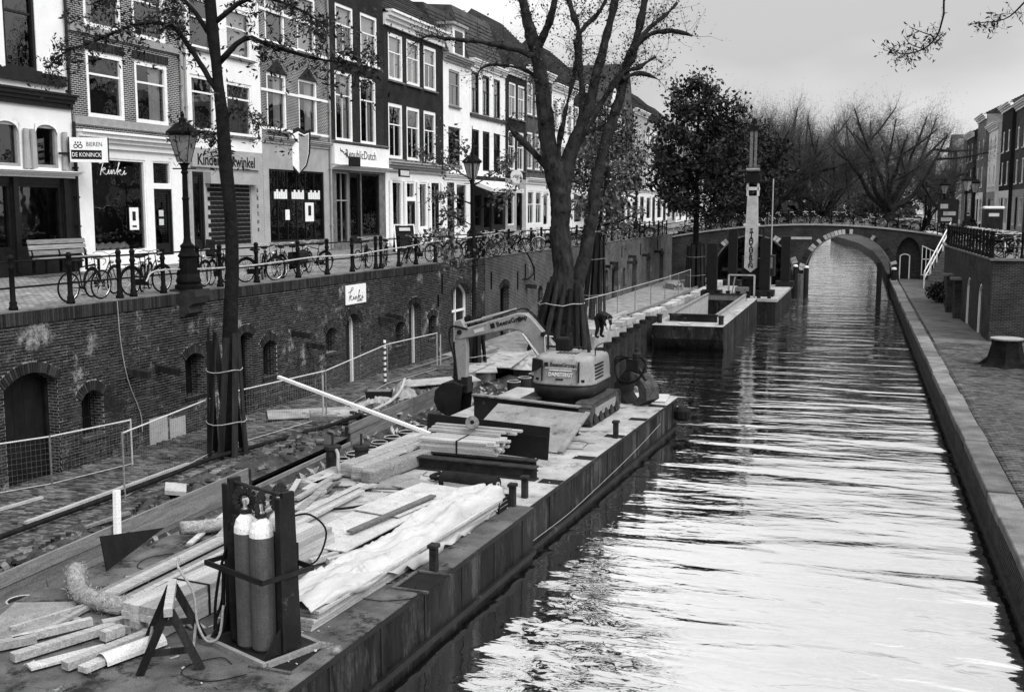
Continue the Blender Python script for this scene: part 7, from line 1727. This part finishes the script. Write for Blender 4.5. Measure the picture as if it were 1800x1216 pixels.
# rusty drum and standing pipe
DR = thing('steel_collar', (-11.0, 20.7, .45), rad(20), 'round steel collar lying on its side in the mud', 'collar'); MB().lathe([(.3, -.12), (.36, -.12), (.36, .12), (.3, .12), (.3, -.12)], 20, m=Matrix.Rotation(rad(80), 3, 'X'), cap=False).build('ring', 'rust', DR)
for i, (x, y, h) in enumerate(((-10.75, 20.95, .75), (-10.25, 21.35, .7))):
    B_ = thing('pile_stub', (x, y, .6), 0, ['dark bollard post with a strap over it beside the weathered beams', 'dark square post stub just left of the weathered beams'][i], 'post'); MB().lathe([(.15, 0), (.15, h), (.19, h + .01), (.19, h + .08), (.05, h + .1)], 10).build('shaft', 'rust', B_); MB().bx(-.02, .02, -.02, .02, h, h + .35).build('pin', 'rust', B_)
hose('flat pale strap hanging from the post stub onto the deck', [(-10.7, 20.95, 1.4), (-10.5, 20.7, 1.3), (-10.35, 20.4, 1.1), (-10.1, 20.0, 1.06), (-10.0, 19.7, 1.08), (-10.2, 19.55, 1.05)], .04, 'grey_paint', 'strap')
# white pole laid from the wharf fence to the pontoon
tag(MB().beam((-14.0, 24.35, 2.29), (-9.45, 23.42, 1.28), .09, .07).build('white_pole', 'white_paint'), 'long white pole slanting from the wharf fence down to the pontoon', 'pole')
# black water hose along the wharf
hose('thick black hose running along the wharf beside the trench', [(-14.48, 13, .72), (-14.48, 15.5, .72), (-14.40, 17.4, .72), (-14.31, 19.3, .72), (-14.3, 21.7, .73), (-13.98, 23.1, .74), (-13.40, 25.3, .78), (-12.9, 26.9, .9)], .055, 'rubber', 'black_hose', 8)
hose('pale hose bent over the rubble heap beside the tub', [(-13.6, 31.4, 1.0), (-13.35, 31.0, 1.25), (-13.2, 30.3, 1.0), (-13.1, 29.3, .85), (-13.2, 28.3, .75)], .05, 'concrete', 'pale_hose', 8)
# mesh fences
def fence(label, pts, h=1.45, cell=.1):
    F_ = thing('mesh_fence', (0, 0, .58), 0, label, 'fence', 'site mesh fences')
    for a, b in zip(pts[:-1], pts[1:]):
        a, b = Vector((*a, 0)), Vector((*b, 0)); d = (b - a); L_ = d.length; d /= L_
        MB().tube([a, a + Vector((0, 0, h + .03))], .022, 6).build('post', 'plank_wood', F_)
        for z in (h, .06): MB().tube([a + Vector((0, 0, z)), b + Vector((0, 0, z))], .016 if z > .5 else .011, 6).build('rail', 'plastic_pale' if z > .5 else 'concrete', F_)
        m = MB(); n = int(L_ / cell)
        for k in range(1, n): p = a + d * L_ * k / n; m.tube([p + Vector((0, 0, .06)), p + Vector((0, 0, h))], .002, 3, cap=False)
        for k in range(1, 9): m.tube([a + Vector((0, 0, h * k / 9)), b + Vector((0, 0, h * k / 9))], .0015, 3, cap=False)
        m.build('wire_mesh', 'plank_wood', F_)
    MB().tube([Vector((*pts[-1], 0)), Vector((*pts[-1], h + .03))], .022, 6).build('post', 'concrete', F_)
fence('low mesh fence crossing the wharf below the near arched door', [(-17.5, 17.0), (-16.5, 18.9), (-16.0, 21.0)], 1.1)
fence('mesh fence panels along the wharf past the strapped near tree', [(-14.3, 18.48), (-14.95, 23.0), (-14.3, 27.52), (-15.1, 33.6), (-14.7, 37.2)], 1.4)
fence('far mesh fence with netting along the wharf between plane tree and bridge', [(-13.2, 46.5), (-12.9, 50), (-12.5, 54), (-12.3, 58), (-12.1, 62), (-11.9, 66), (-11.7, 70), (-11.6, 75), (-11.5, 80)], 1.5)
SPs = thing('striped_post', (-15.15, 33.5, .58), 0, 'barrier post with spiral black and white tape on the wharf', 'post'); MB().tube([(0, 0, 0), (0, 0, 1.55)], .05, 8).build('shaft', 'white_paint', SPs)
for k in range(8): MB().lathe([(.054, k * .19 + .04), (.054, k * .19 + .13)], 8, cap=False).build('stripe', 'ink', SPs)
for i, (x, y, a) in enumerate(((-14.15, 27.05, .3), (-14.6, 37.3, .2))):
    CF = thing('fence_foot', (x, y, .62), a, ['concrete foot carrying the mesh fence on the pale sheets', 'concrete foot under the fence beside the staked sapling'][i], 'fence foot'); m = MB(); m.prism([(-.4, 0), (.4, 0), (.36, .16), (-.36, .16)], -.13, .13, lambda u, v, w_: (u, w_, v)); m.build('block', 'cloth_mid', CF); MB().tube([(0, 0, .1), (0, 0, 1.3)], .025, 6).build('tube', 'concrete', CF)
# pale sheets on the wharf
for i, (c, L_, W_, a, z) in enumerate((((-14.7, 28.0), 3.1, 1.35, rad(-58), .66), ((-13.7, 28.2), 2.6, 1.2, rad(-60), .7), ((-12.9, 33.0), 2.4, 1.2, rad(-55), .92), ((-12.5, 38.6), 4.2, 1.3, rad(6), .9), ((-12.6, 36.0), 2.2, 1.2, rad(20), .94))):
    sheet(['pale plywood sheet on the wharf under the concrete fence foot', 'pale plywood sheet on the wharf nearest the retaining planks below the white pole', 'curled pale sheet on the wharf beside the excavator bucket', 'long pale sheet by the staked sapling reaching towards the sand heap', 'pale sheet overlapping the plank wall behind the excavator stick'][i], c, L_, W_, a, 'deck', z, rad(2) if i == 2 else 0, .03)
BRm = thing('broom', (-13.5, 26.2, .72), rad(50), 'short broom with dark head lying on the wharf sheet', 'broom'); MB().beam((0, 0, .03), (.9, 0, .12), .05, .04).build('handle', 'new_wood', BRm); MB().bx(.85, .97, -.25, .25, .04, .2).build('head', 'ink', BRm)
TU = thing('mortar_tub', (-13.95, 30.4, .62), rad(20), 'black rectangular mortar tub on the wharf', 'tub'); m = MB(); m.prism([(-.42, .34), (.42, .34), (.36, 0), (-.36, 0)], -.28, .28, lambda u, v, w_: (u, w_, v)); m.build('shell', 'ink', TU); MB().bx(-.37, .37, -.24, .24, .345, .35).build('mortar', 'cloth_mid', TU)
# planks and kerbs lying about on the wharf
for i, (p, q) in enumerate((((-16.4, 14.6, .64), (-15.9, 17.9, .64)), ((-14.9, 16.3, .64), (-14.7, 21.3, .66)), ((-15.2, 33.9, .66), (-14.2, 43.0, .7)), ((-15.6, 36.5, .66), (-15.0, 44.2, .7)), ((-13.2, 15.9, .82), (-13.0, 16.9, .84)))):
    plank(p, q, .09, .05, 'plank_wood' if i > 1 else 'concrete', 'wharf_batten', ['pale batten lying on the paving at the lower left', 'long pale batten beside the black hose on the paving', 'long dark plank lying along the wharf near the sapling', 'second long dark plank lying by the quay wall near the sapling', 'short board on the soil behind the retaining wall'][i], 'batten')
PB = tag(MB().box((0, 0, 0), (.42, .5, .09)).build('paving_slab', 'concrete'), 'loose pale slab on the dug soil behind the retaining wall', 'slab'); PB.location = (-13.15, 18.6, .86); PB.rotation_euler = (.1, .15, .6)
# new quay beyond: concrete wall with pale cap blocks
NQ = thing('new_quay_wall', (0, 0, 0), 0, 'new concrete quay edge with pale cap blocks running up to the bridge', 'quay wall')
ysq = [40 + 2.0 * i for i in range(24)]; m = MB()
for a, b in zip(ysq[:-1], ysq[1:]):
    xa, xb = edgex(a), edgex(b); m.prism([(xa - .7, a), (xa, a), (xb, b), (xb - .7, b)], -1.0, .72, lambda u, v, w_: (u, v, w_))
m.build('concrete_wall', 'concrete', NQ, fix=True)
y = 46.0; rg3 = random.Random(3)
while y < 86:
    L_ = .95; o = MB().box((0, 0, 0), (.5, L_ - .03, .2 + .1 * (rg3.random() < .4))).build('cap_block', 'stone_pale', NQ); o.location = (edgex(y + L_ / 2) - .25 + rg3.gauss(0, .02), y + L_ / 2, .84); o.rotation_euler = (0, 0, -.04 + rg3.gauss(0, .01))
    y += L_ + (.0 if rg3.random() < .7 else .9)
for i in range(5): plank((edgex(47 + i) - 1.0 - .15 * i, 45.0 + i, .8), (edgex(54) - .7 - .14 * i, 53.5 + i * 1.5, .84), .14, .05, 'new_wood', 'formwork_board', 'pale formwork board lying along the new quay edge by the bending worker', 'board', 'boards by the worker')
for i in range(6): plank((edgex(60 + 3 * i) - 1.3, 58 + 3.4 * i, .8), (edgex(64 + 3 * i) - 1.1, 62.5 + 3.4 * i, .86), .16, .08, 'plank_wood', 'formwork_beam', 'timber beam lying along the far wharf edge beyond the worker', 'beam', 'beams along the far wharf')
for i, (x, y) in enumerate(((-12.2, 84.5), (-11.2, 86.0), (-12.8, 80.5), (-10.8, 83))):
    S_ = stack(['pile of dark planks heaped by the bridge end of the wharf', 'pile of rails and planks before the left bridge arch', 'low plank pile beside the quay wall near the bridge', 'short plank pile on the new quay edge near the bridge'][i], (x, y, .62), rad(70 + 25 * i), 2.4, 3, 4, .2, .14, 'plank_wood' if i % 2 else 'new_wood', .2, 'plank_pile', False, 40 + i, 'plank pile', .03)

# ---------------------------------------------------------------- people
def person(label, loc, rz, joints, edges, skin_at, hairc, mats=('cloth_dark', 'skin')):
    """joints: name -> (x,y,z,r)"""
    T_ = thing('person', loc, rz, label, 'person'); nm = list(joints)
    me = bpy.data.meshes.new('body'); me.from_pydata([joints[k][:3] for k in nm], [(nm.index(a), nm.index(b)) for a, b in edges], [])
    o = bpy.data.objects.new('body', me); COL.objects.link(o); o.modifiers.new('skin', 'SKIN'); sv = me.skin_vertices[0].data
    for i, k in enumerate(nm): sv[i].radius = (joints[k][3] * 1.35, joints[k][3] * 1.35); sv[i].use_root = (k == 'pelvis')
    sb = o.modifiers.new('sub', 'SUBSURF'); sb.levels = sb.render_levels = 2
    bpy.context.view_layer.update()
    bm_ = bpy.data.meshes.new_from_object(o.evaluated_get(bpy.context.evaluated_depsgraph_get())); bpy.data.objects.remove(o)
    bm_.materials.clear()
    for q in mats: bm_.materials.append(MT[q])
    for p in bm_.polygons:
        p.use_smooth = True; c = p.center
        j = min(nm, key=lambda k: (Vector(joints[k][:3]) - c).length - joints[k][3]); p.material_index = 1 if j in skin_at else 0
    b = link('body', bm_, T_)
    h = joints['head']; MB().lathe([(.02, -.02), (h[3] * 1.2, .02), (h[3] * 1.25, .06), (h[3] * .9, .12), (.02, .16)], 10, (h[0], h[1], h[2])).build('hair' if hairc == 'ink' else 'cap', hairc, T_)
    return T_
E_ = [('pelvis', 'chest'), ('chest', 'neck'), ('neck', 'head'), ('head', 'crown'), ('pelvis', 'hipL'), ('hipL', 'kneeL'), ('kneeL', 'ankL'), ('ankL', 'toeL'), ('pelvis', 'hipR'), ('hipR', 'kneeR'), ('kneeR', 'ankR'), ('ankR', 'toeR'),
      ('chest', 'shL'), ('shL', 'elL'), ('elL', 'haL'), ('haL', 'fiL'), ('chest', 'shR'), ('shR', 'elR'), ('elR', 'haR'), ('haR', 'fiR')]
bend = dict(pelvis=(0, 0, .95, .17), chest=(.42, 0, 1.08, .19), neck=(.56, 0, 1.0, .07), head=(.66, 0, .93, .1), crown=(.72, 0, .86, .07), hipL=(0, .12, .88, .11), kneeL=(.08, .18, .48, .075), ankL=(-.02, .2, .1, .05), toeL=(.18, .22, .05, .045), hipR=(0, -.12, .88, .11), kneeR=(.1, -.17, .48, .075), ankR=(0, -.2, .1, .05), toeR=(.2, -.22, .05, .045),
    shL=(.46, .2, 1.02, .075), elL=(.5, .24, .74, .055), haL=(.6, .18, .48, .04), fiL=(.64, .15, .4, .025), shR=(.46, -.2, 1.02, .075), elR=(.52, -.24, .74, .055), haR=(.62, -.16, .5, .04), fiR=(.66, -.13, .42, .025))
person('worker in dark clothes bending over at the edge of the new quay', (-11.0, 47.8, .72), rad(-25), bend, E_, ('head', 'crown', 'haL', 'haR', 'fiL', 'fiR'), 'ink')
stand = dict(pelvis=(0, 0, .95, .16), chest=(0, 0, 1.35, .18), neck=(0, 0, 1.52, .065), head=(.02, 0, 1.64, .1), crown=(.02, 0, 1.74, .08), hipL=(0, .1, .88, .1), kneeL=(.06, .11, .5, .07), ankL=(-.06, .12, .1, .05), toeL=(.12, .13, .05, .045), hipR=(0, -.1, .88, .1), kneeR=(-.04, -.11, .5, .07), ankR=(-.14, -.12, .1, .05), toeR=(.04, -.13, .05, .045),
    shL=(0, .2, 1.42, .07), elL=(-.03, .26, 1.14, .055), haL=(.06, .25, .9, .04), fiL=(.1, .25, .8, .025), shR=(0, -.2, 1.42, .07), elR=(.03, -.26, 1.14, .055), haR=(.12, -.25, .92, .04), fiR=(.16, -.25, .82, .025))
person('small dark clad person walking on the right bank behind the street lamp', (8.6, 95, 4.4), rad(100), stand, E_, ('head', 'crown', 'haL', 'haR', 'fiL', 'fiR'), 'ink')

# ---------------------------------------------------------------- hopper barge and crane barge
HBg = thing('hopper_barge', (-7.3, 50.0, 0), rad(-.5), 'dark open hopper barge with a deep empty hold moored by the new quay', 'barge')
m = MB(); L_, W2 = 16.5, 1.65
m.prism([(-.0, 1.15), (0, .55), (.9, -.4), (L_, -.4), (L_, 1.15), (L_ - 1.6, 1.15), (L_ - 1.6, -.2), (1.9, -.2), (1.9, 1.15)], -W2, W2, lambda u, v, w_: (w_, u, v)); h = m.build('hull', 'hull', HBg)
for s_ in (-1, 1): MB().bx(s_ * 1.65 - (.55 if s_ > 0 else 0), s_ * 1.65 + (.55 if s_ < 0 else 0), 1.9, L_ - 1.6, -.2, 1.15).build('side_deck', 'hull', HBg)
MB().bx(-W2, W2, 0, 1.88, 1.152, 1.165).build('fore_deck', 'deck', HBg); MB().bx(1.1, W2, 1.9, L_, 1.152, 1.165).build('deck_strip', 'deck', HBg); MB().bx(-W2, -1.1, 1.9, L_, 1.152, 1.165).build('deck_strip', 'deck', HBg)
for a in ((-1.12, -1.08, 1.86, L_ - 1.5), (1.08, 1.12, 1.86, L_ - 1.5)): MB().bx(*a, .0, 1.48).build('coaming', 'concrete', HBg); MB().bx(a[0] - .06, a[1] + .06, a[2], a[3], 1.48, 1.54).build('coaming_rim', 'plate', HBg)
for y in (1.84, L_ - 1.56): MB().bx(-1.14, 1.14, y, y + .05, .0, 1.48).build('coaming', 'steel_dark' if y < 5 else 'cloth_mid', HBg); MB().bx(-1.18, 1.18, y - .05, y + .1, 1.48, 1.545).build('coaming_rim', 'steel_dark', HBg)
for x in (-1.45, 1.45): MB().lathe([(.12, 1.16), (.12, 1.5), (.15, 1.52), (.15, 1.58), (.05, 1.6)], 9, (x, .9, 0)).build('bollard', 'rust', HBg)
MB().lathe([(.05, 1.17), (.28, 1.17), (.3, 1.2), (.2, 1.21)], 14, (-.2, .8, 0)).build('rope_coil', 'rope', HBg)
CB = thing('crane_barge', (-6.6, 66.9, 0), rad(-1), 'work barge with spud legs carrying a crane, lying before the bridge', 'barge')
MB().bx(-2.3, 2.15, 0, 12.5, -.5, 1.1).build('hull', 'hull', CB); MB().bx(-2.28, 2.2, 0, 12.5, 1.104, 1.12).build('deck', 'deck', CB); MB().bx(-2.34, 2.24, -.04, 12.5, .95, 1.1).build('rubbing_strake', 'concrete', CB)
for x, y, z1 in ((-1.85, 1.0, 4.4), (1.25, 2.2, 4.7), (-1.85, 11.2, 5.0), (1.8, 11.2, 4.6)): MB().bx(x - .3, x + .3, y - .3, y + .3, .6, z1).build('spud_leg', 'ink', CB); MB().bx(x - .6, x + .6, y - .6, y + .6, 1.13, 1.5).build('spud_guide', 'steel_dark', CB)
for k in range(7): MB().lathe([(.12, 1.12), (.12, 1.45), (.16, 1.47), (.16, 1.53)], 8, (-2.0 + k * .62, .35, 0)).build('bollard', 'ink', CB)
MB().bx(-.35, .45, .3, .9, 1.12, 1.75).build('winch_box', 'cloth_mid', CB)
for x in (-.75, .8): MB().bx(x - .05, x + .05, .5, .6, 1.12, 2.5).build('mast', 'concrete', CB)
MB().beam((-.75, .55, 2.5), (.8, .55, 2.5), .08, .08).build('mast', 'concrete', CB); MB().beam((-.55, .3, 1.15), (-.35, .4, 2.4), .3, .05).build('leaning_plank', 'plate', CB)
CN = thing('knuckle_crane', (-6.2, 70.0, 1.12), rad(-1), 'crane with pale lettered boom rising over the work barge', 'crane')
MB().lathe([(.9, 0), (.9, .5), (.6, .6), (.55, 1.6)], 14).build('slew_base', 'ink', CN); MB().bx(-.55, .55, -.6, .8, 1.0, 2.3).build('machinery_house', 'steel_dark', CN); MB().bx(.65, 1.4, -.3, .9, 1.2, 2.5).build('cab', 'exc_dark', CN); MB().bx(.75, 1.3, -.33, -.3, 1.7, 2.4).build('cab_window', 'plate', CN)
bm = MB(); bm.prism([(-.4, 1.75), (.0, 1.45), (.4, 1.75), (.37, 4.4), (.31, 6.2), (-.31, 6.2), (-.37, 4.4)], -.75, -.35, lambda u, v, w_: (u, w_ + .0, v)); B1 = bm.build('boom', 'panel_white', CN)
for i, ch in enumerate('STADSHEREN'): lettering(ch, .36, 'ink', B1, (.0, -.758, 4.05 - i * .245), R90, bold=.012, sx=1.1)
for x in (-.42, .42): MB().box((x, -.7, 4.42), (.16, .14, .16)).build('pin', 'plastic_pale', B1)
m = MB(); m.bx(-.38, -.26, -.7, -.4, 6.2, 7.0); m.bx(.26, .38, -.7, -.4, 6.2, 7.0); m.bx(-.4, .4, -.7, -.3, 6.55, 6.75); m.build('boom_fork', 'plastic_pale', CN)
m = MB(); m.bx(-.48, .48, -.8, -.2, 7.0, 7.55); m.bx(-.4, .4, -.85, -.2, 7.6, 7.95); bevel(m.build('knuckle', 'ink', CN), .04, 1); MB().tube([(-.4, -.6, 7.75), (-1.15, -.6, 7.7)], [.09, .05], 7).build('hose_reel', 'rust', CN); MB().tube([(-.4, -.86, 7.8), (.4, -.86, 7.8)], .1, 10).build('drum', 'plate', CN)
m = MB(); m.bx(-.26, -.08, -.6, -.4, 7.95, 10.4); m.bx(.02, .16, -.6, -.4, 7.95, 10.6); m.build('jib', 'cloth_mid', CN); m = MB(); m.bx(-.3, .25, -.65, -.35, 10.2, 10.5); m.prism([(-.16, 10.5), (.16, 10.5), (.08, 10.95), (-.08, 10.95)], -.6, -.4, lambda u, v, w_: (u, w_, v)); m.build('jib_head', 'ink', CN)
MB().tube([(.75, -.3, 1.6), (.72, -.5, 4.3)], [.09, .06], 8).build('lift_cylinder', 'steel_dark', CN); MB().tube([(1.05, 1.4, 0), (1.05, 1.4, 7.3)], .04, 6).build('side_mast', 'concrete', CN)
